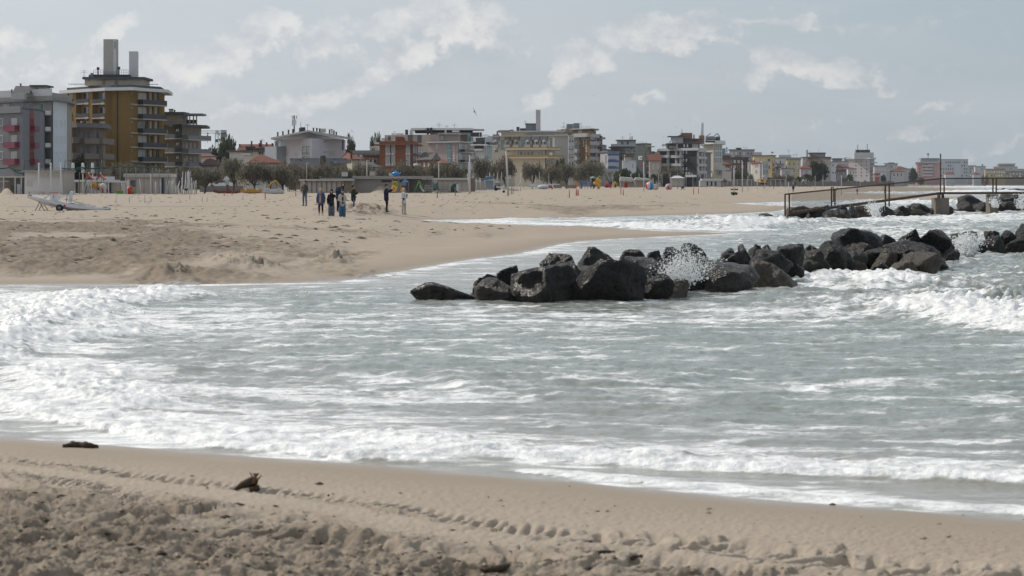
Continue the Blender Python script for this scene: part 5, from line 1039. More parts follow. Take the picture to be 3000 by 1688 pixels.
b.chimney('flue', 2031, 396, 2035, 407, M_grey, 922); b.antenna(1996, 378, 390, 926, 0); b.antenna(1999.5, 378, 390, 926, 0)
for x0 in (2009, 2017, 2024): b.box('wall_unit', x0, 504 if x0 < 2020 else 508, x0 + 5, 512, M_shut, 903, .8)
b.panel('white_plinth', 0, 2010, 513, 2041, 519, M_white, .6)
b = Bld('hotel', 'tall cream hotel with a white roof terrace, round chimney and tall window strips', [(2064.6, 955), (2090, 948), (2116, 956)], 421.5, pl('cream_tower', (.44, .41, .34)), 16, ref=1)
b.slab(b.zat(422.5, 948), b.zat(419, 948), 1.4, M_white, 'roof_rim'); b.slab(b.zat(418.9, 948), b.zat(411.5, 948), 1.2, M_white, 'terrace_wall'); b.box('terrace_dark', 2066, 412.5, 2095, 417.5, M_dark, 944.5, .1)
c = P3(2056.5, 397, 940) - b.org; MB().tube([c - Vector((0, 0, 4)), P3(2056.5, 360.5, 940) - b.org], .64, 16).build('round_chimney', pl('pale_flue', (.45, .48, .50)), b.e); b.box('chimney_base', 2049, 397, 2064, 421, mat('brown_render2', (.20, .13, .10), .85), 939, 3)
mb = MB(); c = P3(2082, 405, 952) - b.org; mb.ball(c, 2.2, 2, .9, 12, 6).build('boiler_tank', M_grey, b.e); b.box('plant_block', 2068, 404, 2108, 412, M_dark, 953, 3); b.box('plant_block', 2098, 400, 2110, 412, M_grey, 954, 3)
for x0, x1, y0, y1 in ((2067, 2082, 402, 391), (2091, 2102, 400, 391), (2102, 2108, 391, 400)): MB().tube([P3(x0, y0, 951) - b.org, P3(x1, y1, 951) - b.org], .18, 6).build('brace', M_grey, b.e)
for k in range(4): b.panel('window_strip', 1, 2093 + 5.6 * k, 426, 2096.2 + 5.6 * k, 480, M_lite, .06)
for py in (441, 459, 478): b.panel('floor_band', 1, 2091, py, 2115.5, py + 2.2, M_white, .12)
b.panel('porch', 1, 2091, 492, 2124, 499, M_shut, 2.0); b.grid(1, 2100, 500, 2114, 516, 3, 1, .6, .8, M_lite); b.win(0, 2083, 500, 2087, 506, M_glass); b.panel('white_base', 0, 2066, 508, 2089, 519, M_white, .5)
b = Bld('apartment_building', 'narrow beige block with tall glazed strips beside the cream tower', [(2064, 925), (2083, 925)], 449, pl('grey_beige', (.36, .33, .30)), 10); b.slab(b.ztop, b.ztop + .3, .6, M_slate)
for k in range(3): b.panel('window_strip', 0, 2070 + 4 * k, 452, 2072.2 + 4 * k, 510, M_lite, .07)

def block(label, x0, x1, top, Y, col, rows=3, cols=4, roof=None, D=14, cat='building', name='apartment_building', bot=512, panes=None, corner=None, ytop=None, rf=.4, fw=.45, fh=.5):
    ch_ = [(x0, Y), (x1, Y)] if corner is None else [(x0, Y + 8), (corner, Y), (x1, Y + 10)]
    bb = Bld(name, label, ch_, top, pl('plaster_' + name, col), D, cat, ref=0 if corner is None else 1); bb.slab(bb.ztop, bb.ztop + rf, .4, roof or M_grey)
    for i in range(len(ch_) - 1):
        a_, c_ = ch_[i][0], ch_[i + 1][0]; k = max(1, round(cols * (c_ - a_) / (x1 - x0))); bb.grid(i, a_ + .6, (ytop or top + 3), c_ - .6, bot, k, rows, fw, fh, panes, seed=int(x0 * 7 + i))
    return bb
b = block('dark brown block with antennas and a flat roof behind the small red roof', 2112, 2193, 463, 1090, (.10, .060, .050), 3, 7, M_slate, panes=[M_glass, M_shut, M_dark]); b.box('upper_storey', 2112, 455, 2140, 464, mat('maroon_render', (.12, .05, .05), .85), 1092, 6); b.box('roof_plant', 2152, 455, 2172, 463, M_grey, 1094, 4); b.box('dark_awning', 2176, 468, 2194, 476, M_dark, 1086, 2)
b = block('long grey flat-roofed block with a black roof box', 2138, 2210, 440, 1250, (.24, .24, .26), 2, 6, M_slate, bot=470); b.box('black_roof_box', 2158, 433, 2172, 440.5, M_dark, 1253, 5); b.antenna(2180, 429, 440, 1255); b.antenna(2188, 431, 440, 1255); b.box('stepped_wing', 2205, 446, 2232, 470, pl('pale_grey_wing', (.34, .33, .34)), 1248, 8)
b = block('tiny blue rooftop cabin block beside three thin flues', 2115, 2137, 452, 1180, (.30, .36, .40), 1, 3, M_grey, bot=470); b.box('blue_cabin', 2115, 435, 2125, 452, mat('blue_cabin', (.10, .24, .36), .7), 1183, 4)
for px in (2127, 2129, 2131): b.chimney('flue', px - .5, 432, px + .5, 446, M_dark, 1183)
b = hip_house('white and brown house with a red hipped roof beside the cream tower', [(2116, 985), (2143, 985)], 482, pl('white_house', (.42, .40, .39)), 481.5, 471, 2113, 2120); b.panel('brick_wall', 0, 2125, 483, 2142, 502, mat('brick_brown2', (.17, .085, .07), .85), .06); b.win(0, 2126, 490, 2131, 499, M_shut); b.win(0, 2138, 488, 2142, 500, M_lite)
b = hip_house('narrow beige house with a pointed red roof', [(2203, 1040), (2226, 1032), (2233, 1036)], 478, pl('sand_house', (.40, .37, .33)), 477.5, 470, 2214, 2218, ref=1); b.win(0, 2213, 482, 2219, 491, M_lite); b.win(0, 2213, 499, 2219, 508, M_lite); b.chimney('chimney', 2208, 469, 2211, 475, M_tile2)
b = block('white house with small shutters beside the pointed red roof', 2192, 2206, 474, 1080, (.44, .43, .42), 3, 2, M_tile, cat='house', name='house'); b = block('pale shed with a glazed front beside the tall yellow block', 2234, 2252, 476, 1060, (.38, .41, .43), 2, 4, M_shut, cat='house', name='house', panes=M_lite, fw=.7, fh=.8)
b = block('tall mustard yellow block with a dark corner of windows', 2209, 2272, 457, 1130, (.42, .33, .17), 2, 3, M_slate, corner=2262, bot=500, panes=[M_glass, M_shut]); b.antenna(2205, 453, 458, 1140)
for k in range(3): b.bal(1, 2262.5, 2272, 474 + 14 * k, 479 + 14 * k, 1.0, pl('yellow_rail', (.40, .33, .20)), M_shut)
fl = MB().tube([P3(2262, 455, 1140) - b.org, P3(2262, 444, 1140) - b.org], .08, 5).build('flagpole', M_grey, b.e)
for k, cm in enumerate((mat('flag_red', (.40, .04, .04), .7), M_white, mat('flag_green', (.03, .20, .08), .7))):
    a, c = P3(2259.5 + 2.2 * k, 445 + .4 * (k == 1), 1140) - b.org, P3(2261.7 + 2.2 * k, 449, 1140) - b.org; MB().box(a.x, a.y, c.z, c.x, a.y + .05, a.z).build('flag_band', cm, fl)
b = block('white flat-roofed block with a raised stair house behind the yellow-green house', 2272, 2346, 464, 1200, (.42, .43, .45), 2, 8, M_grey, bot=500); b.box('stair_house', 2281, 454, 2318, 464, pl('white_stair', (.44, .44, .43)), 1203, 6); b.antenna(2311, 438, 455, 1205); b.antenna(2325, 451, 463, 1205); b.antenna(2334, 450, 463, 1205)
b = block('lilac low house with a red gable before the white flat-roofed block', 2275, 2296, 482, 1060, (.30, .29, .33), 1, 3, M_grey, cat='house', name='house', bot=500); b.box('red_roof', 2273, 488, 2287, 494, M_tile, 1056, 4)
b = block('yellow-green house with white corner blocks and paired white windows', 2306, 2345, 468, 1130, (.40, .36, .20), 2, 3, M_grey, cat='house', name='house', panes=M_lite, bot=509)
for k in range(7): b.panel('quoin', 0, 2335, 471 + 5.5 * k, 2339, 473.5 + 5.5 * k, M_white, .12)
b = block('low white house with a garage door by the palms', 2290, 2325, 495, 1040, (.38, .35, .34), 1, 4, M_grey, cat='house', name='house', panes=[M_lite, M_shut])
b = block('brown tiled tall block with a grey penthouse and a slim chimney', 2352, 2434, 462, 1330, (.30, .27, .26), 3, 8, M_slate, bot=512, panes=[M_glass, M_shut, M_dark]); b.box('penthouse', 2374, 448.5, 2418, 461, pl('penthouse_grey', (.30, .29, .27)), 1334, 8); b.box('penthouse_roof', 2372, 447, 2420, 450, M_slate, 1333, 10); q = [P3(2362, 473, 1326) - b.org, P3(2414, 473, 1326) - b.org, P3(2396, 460, 1334) - b.org, P3(2376, 453, 1334) - b.org]; MB().slab(q, (0, 1, 0)).build('brown_tiled_roof', M_tile2, b.e); b.box('chimney', 2362.3, 439, 2367, 462, pl('chimney_grey2', (.32, .32, .34)), 1335, 1.2); b.antenna(2398, 436, 448, 1337, 1); b.box('roof_terrace', 2415, 459.5, 2434.5, 463, M_tile2, 1328, 4)
b = hip_house('lilac house with a red roof left of the dark tree', [(2346, 1110), (2378, 1110)], 494, pl('lilac_house', (.33, .30, .33)), 493.5, 484, 2356, 2366); b.grid(0, 2350, 498, 2376, 512, 3, 1, .3, .5)
b = block('pale grey narrow block right of the dark tree', 2428, 2452, 476, 1420, (.36, .38, .42), 3, 3, M_grey, panes=[M_glass, M_shut]); b = block('grey block with a flat top storey behind the twin red roofs', 2439, 2487, 474, 1500, (.30, .33, .36), 2, 5, M_grey, bot=500); b.box('top_storey', 2440, 466, 2467, 474.5, pl('top_storey_grey', (.24, .26, .27)), 1503, 5); b.box('top_roof', 2438, 464, 2469, 466.4, M_slate, 1502, 7)
b = hip_house('grey house with twin red hipped roofs', [(2453, 1330), (2486, 1330)], 490, pl('grey_house', (.26, .27, .31)), 489.5, 481, 2460, 2470); b.grid(0, 2456, 492, 2484, 512, 3, 2, .3, .5); b.box('lower_red_roof', 2453, 497, 2478, 503, M_tile, 1325, 5)
b = hip_house('white house with a red roof beside the tall grey-pink hotel', [(2484, 1300), (2506, 1300)], 495, pl('white_house2', (.42, .42, .43)), 494.5, 490, 2492, 2498); b.grid(0, 2487, 498, 2504, 514, 2, 1, .3, .5)
b = Bld('hotel', 'tall grey-pink hotel with twin rooftop flues and stacked balconies at its seaward corner', [(2486, 1600), (2548, 1580), (2562, 1592)], 466, pl('grey_pink', (.32, .30, .315)), 18, ref=1); b.slab(b.ztop, b.zat(462, 1580), 1.0, M_shut, 'roof_rim'); b.box('penthouse', 2503, 447, 2560, 466, pl('pent_white', (.36, .37, .38)), 1585, 9); b.box('roof_plant', 2508, 439, 2549, 447.5, M_dark, 1588, 4); b.box('side_wing', 2473, 462, 2488, 500, pl('side_grey', (.28, .28, .29)), 1610, 8)
for px, y0 in ((2512.7, 426.5), (2541, 423)): b.chimney('flue', px - 1.8, y0, px + 1.8, 445, pl('pale_flue', (.45, .48, .50)), 1588)
b.grid(0, 2500, 470, 2547, 520, 3, 5, .25, .45, [M_glass, M_dark])
for k in range(5): b.bal(1, 2549, 2563, 474 + 10 * k, 478 + 10 * k, 1.6, M_lite, M_shut)
b = block('grey low block right of the grey-pink hotel', 2562, 2597, 487, 1560, (.33, .32, .33), 2, 4, M_slate, bot=518); b = block('pale grey stepped block with roof boxes', 2593, 2630, 480, 1750, (.28, .29, .31), 2, 5, M_grey, bot=505); b.box('roof_box', 2603, 476, 2620, 480.5, M_grey, 1752, 4)
b = hip_house('white villa with a dark red hipped roof beyond the footbridge gate', [(2611, 1560), (2648, 1560)], 503, pl('villa_white', (.36, .35, .35)), 502.5, 496, 2622, 2634, M_tile); b.grid(0, 2614, 506, 2646, 518, 3, 1, .35, .7, M_glass); b = hip_house('grey villa with a red roof behind the white villa', [(2628, 1680), (2660, 1680)], 495, pl('villa_grey', (.30, .29, .30)), 494.5, 487, 2636, 2642, M_tile); b.grid(0, 2632, 498, 2658, 516, 3, 2, .35, .5)
b = block('small red beach building before the villas', 2563, 2577, 510, 1450, (.22, .09, .08), 1, 2, M_tile, cat='house', name='house', bot=520)
b = Bld('hotel', 'pink apartment hotel with chequered balconies and a phone mast', [(2687, 2090), (2754, 2080)], 477, pl('dusty_pink', (.33, .225, .23)), 20, ref=1); b.slab(b.ztop, b.ztop + .8, 1.8, M_shut); b.box('top_storey', 2697, 466, 2753, 477, pl('top_grey', (.27, .29, .32)), 2086, 10); b.box('top_roof', 2698, 463.5, 2752, 466.5, M_grey, 2085, 10)
for k in range(4): b.bal(0, 2703, 2735, 484 + 9.2 * k, 488.5 + 9.2 * k, 1.8, pl('pale_rail', (.34, .33, .34)), M_shut)
b.grid(0, 2703, 479, 2735, 518, 4, 4, .6, .5, [M_glass, M_shut, M_red]); b.grid(0, 2689, 480, 2701, 518, 1, 4, .3, .5, M_glass); mb = MB().tube([P3(2719, 466, 2088) - b.org, P3(2719, 449, 2088) - b.org], .22, 5); [mb.tube([P3(2719 + d_, 455, 2088) - b.org, P3(2719 + d_, 449.5, 2088) - b.org], .25, 5) for d_ in (-2, 0, 2)]; mb.build('phone_mast', M_dark, b.e)
b = block('long blue-white apartment row right of the pink hotel', 2754, 2836, 468, 2150, (.36, .39, .43), 5, 12, M_grey, bot=520, panes=[M_glass, M_shut, M_dark]); b.panel('pale_wall', 0, 2797, 481, 2814, 520, pl('pale_blue_wall', (.40, .45, .49)), .3); b.box('roof_box', 2760, 466.5, 2778, 468.5, M_shut, 2155, 5)
for lab, x0, x1, ye, ya, Y, wc in (('tiny white house with a red roof before the blue-white row', 2770, 2797, 510, 503.5, 1800, (.38, .38, .39)), ('tiny pale house with a red roof beside the dark shrubs', 2852, 2872, 511, 504, 1900, (.34, .35, .37))):
    b = hip_house(lab, [(x0, Y), (x1, Y)], ye, pl('tiny_house', wc), ye - .4, ya, x0 + 8, x1 - 8); b.grid(0, x0 + 2, ye + 2, x1 - 2, 520, 3, 1, .35, .5)
b = block('grey stepped block right of the blue-white row', 2834, 2858, 486, 2250, (.27, .29, .31), 3, 4, M_grey, bot=518); b = block('white villa block with a small chimney', 2857, 2888, 488, 2200, (.33, .36, .39), 3, 4, M_grey, bot=516); b.chimney('chimney', 2877, 482, 2880, 488, M_dark, 2205)
b = block('ochre yellow long block at the far end of the sea front', 2887, 2946, 496, 2050, (.30, .24, .15), 2, 8, M_slate, bot=520); b = block('pale flat-roofed hotel with a wide eave behind the ochre block', 2912, 2981, 489, 2400, (.30, .30, .30), 2, 9, M_shut, bot=505); b.box('upper_slab', 2926, 481, 2973, 489, pl('upper_slab_grey', (.28, .29, .29)), 2405, 10); b.box('upper_roof', 2924, 479, 2976, 482, M_shut, 2403, 12)
b = block('brown long low building at the far right of the sea front', 2946, 3040, 503, 2150, (.20, .17, .15), 2, 10, M_slate, bot=520); b = block('grey far block partly hidden by the brown low building', 2980, 3060, 496, 2500, (.26, .26, .27), 2, 8, M_grey, bot=508)
b = block('dark far block between the villas and the pink hotel', 2655, 2690, 495, 2300, (.22, .23, .25), 2, 4, M_grey, bot=516)
bpy.data.scenes.remove(GT)
# ================================================================== trees and shrubs
def leaf_mat(name, c0, c1):
    m = bpy.data.materials.new(name); m.use_nodes = True; t = NT(m.node_tree); t.n.clear()
    g = t.node('ShaderNodeNewGeometry'); oi = t.node('ShaderNodeObjectInfo').outputs['Random']
    r = t.m('FRACT', t.m('ADD', g.outputs['Random Per Island'], oi)); c = t.mix(r, c0, c1)
    b = t.node('ShaderNodeBsdfPrincipled', {'Base Color': c, 'Roughness': .7, 'Specular IOR Level': .25})
    tr = t.node('ShaderNodeBsdfTranslucent', {'Color': c}); mx = t.node('ShaderNodeMixShader', {0: .35, 1: b.outputs[0], 2: tr.outputs[0]})
    o = t.node('ShaderNodeOutputMaterial'); t.l.new(mx.outputs[0], o.inputs[0]); return m
M_bark = mat('bark', (.075, .058, .045), .95, 0, .35, 8, .1, .6)
LEAF = {'tamarisk': leaf_mat('tamarisk_foliage', (.105, .094, .070), (.225, .200, .150)), 'grey': leaf_mat('grey_tamarisk_foliage', (.130, .130, .098), (.270, .258, .195)), 'green': leaf_mat('green_foliage', (.035, .050, .018), (.090, .105, .045)), 'dark': leaf_mat('evergreen_foliage', (.010, .017, .009), (.032, .042, .020)), 'palm': leaf_mat('palm_fronds', (.035, .045, .020), (.085, .090, .045))}
def crown_mesh(seed, n, lobes, size, thin):
    """leaf clumps spread through several lobes of a unit crown (x,y in -1..1, z 0..1)"""
    r = np.random.default_rng(seed); V = np.empty((n * 4, 3))
    lb = np.array(lobes); wts = lb[:, 3] ** 2; wts /= wts.sum(); pick = r.choice(len(lb), n, p=wts)
    d = r.normal(size=(n, 3)); d /= np.linalg.norm(d, axis=1)[:, None]; rad = r.random(n) ** .42
    c = lb[pick, :3] + d * (rad * lb[pick, 3] * (.8 + .35 * r.random(n)))[:, None] * np.array([1, 1, .8])
    a = r.normal(size=(n, 3)); a[:, 2] = np.abs(a[:, 2]) + .4; a /= np.linalg.norm(a, axis=1)[:, None]; b_ = np.cross(a, r.normal(size=(n, 3))); b_ /= np.linalg.norm(b_, axis=1)[:, None]
    L = size * (.5 + r.random(n))[:, None]; Wd = L * thin
    V[0::4] = c - a * L - b_ * Wd; V[1::4] = c - a * L * .2 + b_ * Wd * 1.2; V[2::4] = c + a * L + b_ * Wd * .3; V[3::4] = c + a * L * .3 - b_ * Wd * 1.3
    me = bpy.data.meshes.new('crown'); me.from_pydata(V.tolist(), [], [(4 * i, 4 * i + 1, 4 * i + 2, 4 * i + 3) for i in range(n)]); me.update(); return me
def trunk_mesh(seed, lobes, fork=.22, r0=.075):
    r = random.Random(seed); mb = MB(); base = Vector((0, 0, -.04)); f = Vector((r.uniform(-.08, .08), 0, fork))
    mb.tube([base, base.lerp(f, .5) + Vector((r.uniform(-.03, .03), 0, 0)), f], [r0, r0 * .8, r0 * .75], 7)
    for (x, y, z, q) in lobes:
        t_ = Vector((x, y, z)); mid = f.lerp(t_, .5) + Vector((r.uniform(-.08, .08), r.uniform(-.08, .08), .05)); mb.tube([f - Vector((0, 0, .02)), mid, t_], [r0 * .5, r0 * .34, r0 * .16], 5)
        for k in range(3):
            e = t_ + Vector((r.uniform(-1, 1), r.uniform(-1, 1), r.uniform(-.2, .9))) * q * .8; mb.tube([mid.lerp(t_, .6), e], [r0 * .18, r0 * .06], 4)
    return mb.mesh('trunk')
PROTO = {}
def proto(kind, var):
    k = (kind, var)
    if k in PROTO: return PROTO[k]
    r = random.Random(var * 31 + len(kind))
    if kind in ('tamarisk', 'grey'):
        lobes = [(r.uniform(-.55, .55), r.uniform(-.5, .5), r.uniform(.48, .72), r.uniform(.26, .40)) for _ in range(8)] + [(0, 0, .62, .42)]; me = crown_mesh(var + 5, 2600, lobes, .055, .22); tm = trunk_mesh(var, lobes[:6], .22, .05)
    elif kind == 'green':
        lobes = [(r.uniform(-.55, .55), r.uniform(-.5, .5), r.uniform(.4, .8), r.uniform(.22, .38)) for _ in range(9)]; me = crown_mesh(var + 15, 1900, lobes, .055, .5); tm = trunk_mesh(var, lobes[:6], .25, .045)
    elif kind == 'dark':
        lobes = [(r.uniform(-.5, .5), r.uniform(-.5, .5), r.uniform(.35, .75), r.uniform(.32, .48)) for _ in range(7)] + [(0, 0, .55, .5)]; me = crown_mesh(var + 25, 2400, lobes, .06, .5); tm = trunk_mesh(var, lobes[:4], .2, .06)
    elif kind == 'shrub':
        lobes = [(r.uniform(-.6, .6), r.uniform(-.5, .5), r.uniform(.3, .72), r.uniform(.28, .42)) for _ in range(9)]; me = crown_mesh(var + 35, 2400, lobes, .06, .24); tm = trunk_mesh(var, lobes[:5], .08, .04)
    elif kind == 'bare':
        lobes = [(r.uniform(-.7, .7), r.uniform(-.6, .6), r.uniform(.5, .95), r.uniform(.2, .3)) for _ in range(12)]; me = crown_mesh(var + 45, 700, lobes, .05, .10); tm = trunk_mesh(var, lobes, .2, .045)
    else:  # palm
        mb = MB()
        for i in range(34):
            a = r.uniform(0, 6.28); e = r.uniform(-.5, 1.3); L = r.uniform(.85, 1.1); pts = []
            for k in range(6):
                s = k / 5; pts.append(Vector((math.cos(a) * math.cos(e) * L * s, math.sin(a) * math.cos(e) * L * s, .62 + .36 * (math.sin(e) * L * s - .75 * s * s))))
            side = Vector((-math.sin(a), math.cos(a), 0))
            for k in range(5):
                w0, w1 = .13 * math.sin(math.pi * (.12 + .8 * k / 5)), .13 * math.sin(math.pi * (.12 + .8 * (k + 1) / 5))
                for sg in (-1, 1): mb.add([pts[k], pts[k + 1], pts[k + 1] + side * sg * w1 + Vector((0, 0, -w1 * .5)), pts[k] + side * sg * w0 + Vector((0, 0, -w0 * .5))], [(0, 1, 2, 3)])
        me = mb.mesh('crown'); tm = MB().tube([(0, 0, -.03), (.02, 0, .3), (0, 0, .64)], [.11, .09, .10], 8).mesh('trunk')
    PROTO[k] = (me, tm); return PROTO[k]
def tree(kind, px, top, halfw, Y, label, group=None, var=0, leaf=None, name=None, base=None, flip=1):
    g = on(px, Y) if base is None else Vector(base); h = (HC - (top - HY) / F * Y) - g.z; w = halfw / F * Y
    me, tm = proto(kind, var); nm = name or {'palm': 'palm_tree', 'shrub': 'shrub'}.get(kind, 'tree')
    t = thing(nm, g, label, {'palm': 'palm tree', 'shrub': 'shrub'}.get(kind, 'tree'), group, R(var * 67 % 360) if kind != 'tamarisk' else R((var * 67) % 40))
    lm = LEAF[leaf or {'shrub': 'tamarisk', 'bare': 'tamarisk'}.get(kind, kind)]
    for n_, m_, mt in (('crown', me, lm), ('trunk', tm, M_bark)):
        o = bpy.data.objects.new(n_, m_); COL.objects.link(o); o.parent = t; o.scale = (w * (1.35 if kind != 'palm' else 1.1), w * 1.3, h * (1.06 if kind != 'palm' else 1))
        if not m_.materials: m_.materials.append(None)
        o.material_slots[0].link = 'OBJECT'; o.material_slots[0].material = mt
    return t
TG = 'tamarisk trees at the back edge of the sand'
for i, (px, top, hw, Y, kd, lab) in enumerate([(427, 496, 30, 345, 'bare', 'nearly bare tamarisk beside the beige hut'), (528, 486, 40, 350, 'bare', 'thin tamarisk behind the bundle of white poles'), (598, 487, 44, 352, 'tamarisk', 'tamarisk with a slanting trunk left of the diamond sign'), (684, 456, 40, 372, 'grey', 'tall greyish tamarisk between the diamond sign and the boats'),
          (748, 478, 44, 354, 'tamarisk', 'tamarisk forking low behind the yellow pedal boat'), (792, 482, 32, 356, 'tamarisk', 'tamarisk behind the white pedal boat'), (826, 480, 42, 354, 'tamarisk', 'tamarisk at the right end of the row of boats')]):
    tree(kd, px, top, hw, Y, lab, TG, i)
HG = 'bushy tamarisks along the promenade'
_hr = random.Random(8)
for i, px in enumerate(np.arange(846, 1372, 21.5)):
    tree('shrub', px, 474 + _hr.uniform(0, 14) + (8 if 960 < px < 1030 else 0), _hr.uniform(20, 30), 410 + (px - 850) * .22 + _hr.uniform(-10, 10), 'bushy brown-grey tamarisk above the beach hut roofs', HG, i % 5, name='tamarisk_shrub')
for i, (px, top, hw, Y, kd, lf, lab) in enumerate([(1420, 458, 32, 560, 'tamarisk', None, 'tall brown tree left of the leaning white pole'), (1482, 455, 46, 570, 'tamarisk', None, 'broad dark brown tree behind the leaning white pole'), (1558, 474, 26, 600, 'tamarisk', None, 'brown tree beside the small red roof'), (1618, 484, 34, 620, 'tamarisk', None, 'low brown tree before the golden-banded hotel'), (1662, 482, 34, 640, 'tamarisk', None, 'brown tree before the blank beige wall'),
          (1702, 480, 34, 650, 'grey', None, 'grey-green tree below the narrow white wing'), (1738, 470, 36, 650, 'grey', None, 'taller grey-green tree below the apricot hotel'), (1790, 500, 26, 680, 'bare', None, 'gnarled bare tree before the blue-awning hotel'), (1640, 472, 16, 690, 'green', None, 'small green tree before the golden-banded hotel'), (1825, 494, 28, 780, 'dark', 'green', 'dark green tree before the white hotel'), (1868, 502, 20, 780, 'dark', 'green', 'small dark tree below the bottle-green tower'),
          (1955, 480, 30, 800, 'bare', None, 'bare branching tree before the black hotel'), (1985, 488, 24, 800, 'tamarisk', None, 'brown bush tree before the black hotel')]):
    tree(kd, px, top, hw, Y, lab, None, i % 6, lf)
for i, (px, top, hw, Y, lab) in enumerate([(933, 498, 22, 410, 'squat palm above the row of white hut doors'), (1012, 481, 20, 440, 'palm before the yellowish house'), (1362, 488, 16, 520, 'palm beside the old rose hotel'), (1918, 494, 24, 800, 'broad palm before the terracotta roof'), (2115, 512, 16, 880, 'low palm at the foot of the cream tower'), (2255, 510, 12, 980, 'palm at the foot of the mustard block'), (2342, 505, 18, 1000, 'wide palm before the yellow-green house'), (2365, 493, 13, 1050, 'tall palm left of the dark tree'), (2489, 497, 13, 1200, 'palm before the grey-pink hotel'), (2372, 500, 9, 1100, 'slim palm touching the dark tree')]):
    tree('palm', px, top, hw, Y, lab, 'palms of the sea front', i % 3)
for i, (px, top, hw, Y, kd, lab) in enumerate([(665, 406, 27, 780, 'green', 'airy green tree beside the crane'), (632, 437, 30, 700, 'dark', 'dark round evergreen behind the small red roofs'), (1028, 425, 22, 720, 'dark', 'dark umbrella pine behind the red hipped house'), (1028, 411, 14, 735, 'green', 'light treetop above the umbrella pine'), (1098, 406, 18, 760, 'green', 'airy tree behind the small white block'), (232, 455, 26, 400, 'dark', 'dark round shrub-tree before the weathered concrete block'), (2398, 478, 26, 1150, 'dark', 'large dark tree before the brown tiled block'), (2678, 494, 12, 1900, 'dark', 'dark tree beside the pink apartment hotel'), (2588, 512, 9, 1500, 'dark', 'small dark tree by the red beach building'), (1000, 432, 14, 700, 'green', 'small green tree beside the umbrella pine'),
          (350, 480, 40, 400, 'shrub', 'grey shrubbery below the ochre tower'), (470, 490, 40, 420, 'shrub', 'grey shrubbery below the beige block'), (390, 488, 36, 410, 'shrub', 'olive shrubbery behind the beige hut'), (2172, 498, 20, 960, 'shrub', 'brown bush before the dark brown block'), (2280, 507, 22, 1000, 'shrub', 'brown bush before the lilac low house'), (2312, 512, 16, 1000, 'shrub', 'low bush beside the wide palm'), (2195, 511, 12, 980, 'shrub', 'low bush before the narrow beige house'), (2697, 513, 12, 1750, 'shrub', 'pale bush before the pink apartment hotel'), (620, 520, 40, 420, 'shrub', 'dark hedge behind the slanting tamarisk'), (2885, 513, 10, 1950, 'shrub', 'dark bush beside the ochre yellow block'), (2470, 515, 14, 1220, 'shrub', 'low bush before the twin red roofs')]):
    tree(kd, px, top, hw, Y, lab, None, (i * 2) % 6, 'green' if kd == 'shrub' and i in (12, 18) else None)
# ================================================================== things on the beach
M_wood = mat('grey_wood', (.20, .165, .13), .9, 0, .3, 6); M_wht = mat('beach_white', (.55, .55, .56), .7, 0, .12, 3); M_bei = pl('beach_beige', (.38, .34, .30)); M_hut = pl('hut_grey', (.30, .27, .25)); M_yel = mat('yellow_plastic', (.55, .30, .03), .4); M_blu = mat('blue_plastic', (.03, .20, .50), .4); M_gre = mat('green_plastic', (.07, .30, .06), .4); M_pur = mat('purple_plastic', (.07, .04, .16), .4); M_rpl = mat('red_plastic', (.45, .03, .03), .4); M_ora = mat('orange_stake', (.42, .09, .04), .6); M_gnet = mat('green_net', (.02, .075, .065), .9); M_pnet = mat('pale_net', (.33, .31, .28), .9)
def T(name, px, Y, label, cat, group=None, z=None):
    g = on(px, Y)
    if z is not None: g.z = z
    return thing(name, g, label, cat, group)
def loc(t, px, py, Y=None): return P3(px, py, Y or t.location.y) - Vector(t.location)
def bx(t, name, x0, y0, x1, y1, m, D=.3, dy=0.0, parent=None):
    a, c = loc(t, x0, y0), loc(t, x1, y1); return MB().box(a.x, a.y + dy, c.z, c.x, a.y + dy + D, a.z).build(name, m, parent or t)
def rod(t, name, pts, r, m, n=6, dy=0.0, parent=None):
    return MB().tube([loc(t, *p) + Vector((0, dy, 0)) for p in pts], r, n).build(name, m, parent or t)
# single poles: px bottom, row bottom (None = ground), top row, px top, Y, radius, material
def pole(px, top, Y, r, m, label, cat='pole', group=None, px2=None, name='pole', cap=None):
    g = on(px, Y); o = Vector(P3(px if px2 is None else px2, top, Y)) - g
    mb = MB().tube([(0, 0, -.25), o * .5, o], [r, r * .95, r * .85], 7); 
    if cap: mb.ball(o, r * cap, None, None, 8, 5)
    t = mb.build(name, m); t.location = g; return tag(t, label, cat, group)
# ---- white hut with a parrot mural
t = T('beach_hut', 72, 322, 'white beach hut with a painted parrot on its front', 'hut'); Yh = 322
def pr(x, Y): return ((x - 1500) / F * Y - t.location.x, Y - t.location.y)
foot = [pr(72, 324), pr(185, 320), pr(218, 330), pr(212, 336), pr(76, 334)]; zt = P3(72, 503, Yh).z - t.location.z
MB().prism(foot, -.4, zt).build('wall', M_wht, t); c_ = [sum(p[0] for p in foot) / 5, sum(p[1] for p in foot) / 5]
MB().prism([(c_[0] + (x - c_[0]) * 1.07, c_[1] + (y - c_[1]) * 1.25) for x, y in foot], zt, zt + .16).build('roof', M_hut, t)
bx(t, 'shutter', 89, 525, 108, 547, M_shut, .06, -3.2 + 0.6); bx(t, 'bench', 99, 561, 150, 563.5, M_bei, .5, -4.2); bx(t, 'bench_leg', 103, 563, 105, 574, M_bei, .3, -4.1); bx(t, 'bench_leg', 144, 563, 146, 574, M_bei, .3, -4.1)
q = [Vector((*pr(186, 320), 0)), Vector((*pr(217, 329.6), 0))]; n_ = Vector((q[1] - q[0]).yx.to_3d()); MB().slab([q[0] + Vector((0, -.05, -.3)), q[1] + Vector((0, -.05, -.3)), q[1] + Vector((0, -.05, zt)), q[0] + Vector((0, -.05, zt))], (0, -.04, 0)).build('side_wall', M_bei, t)
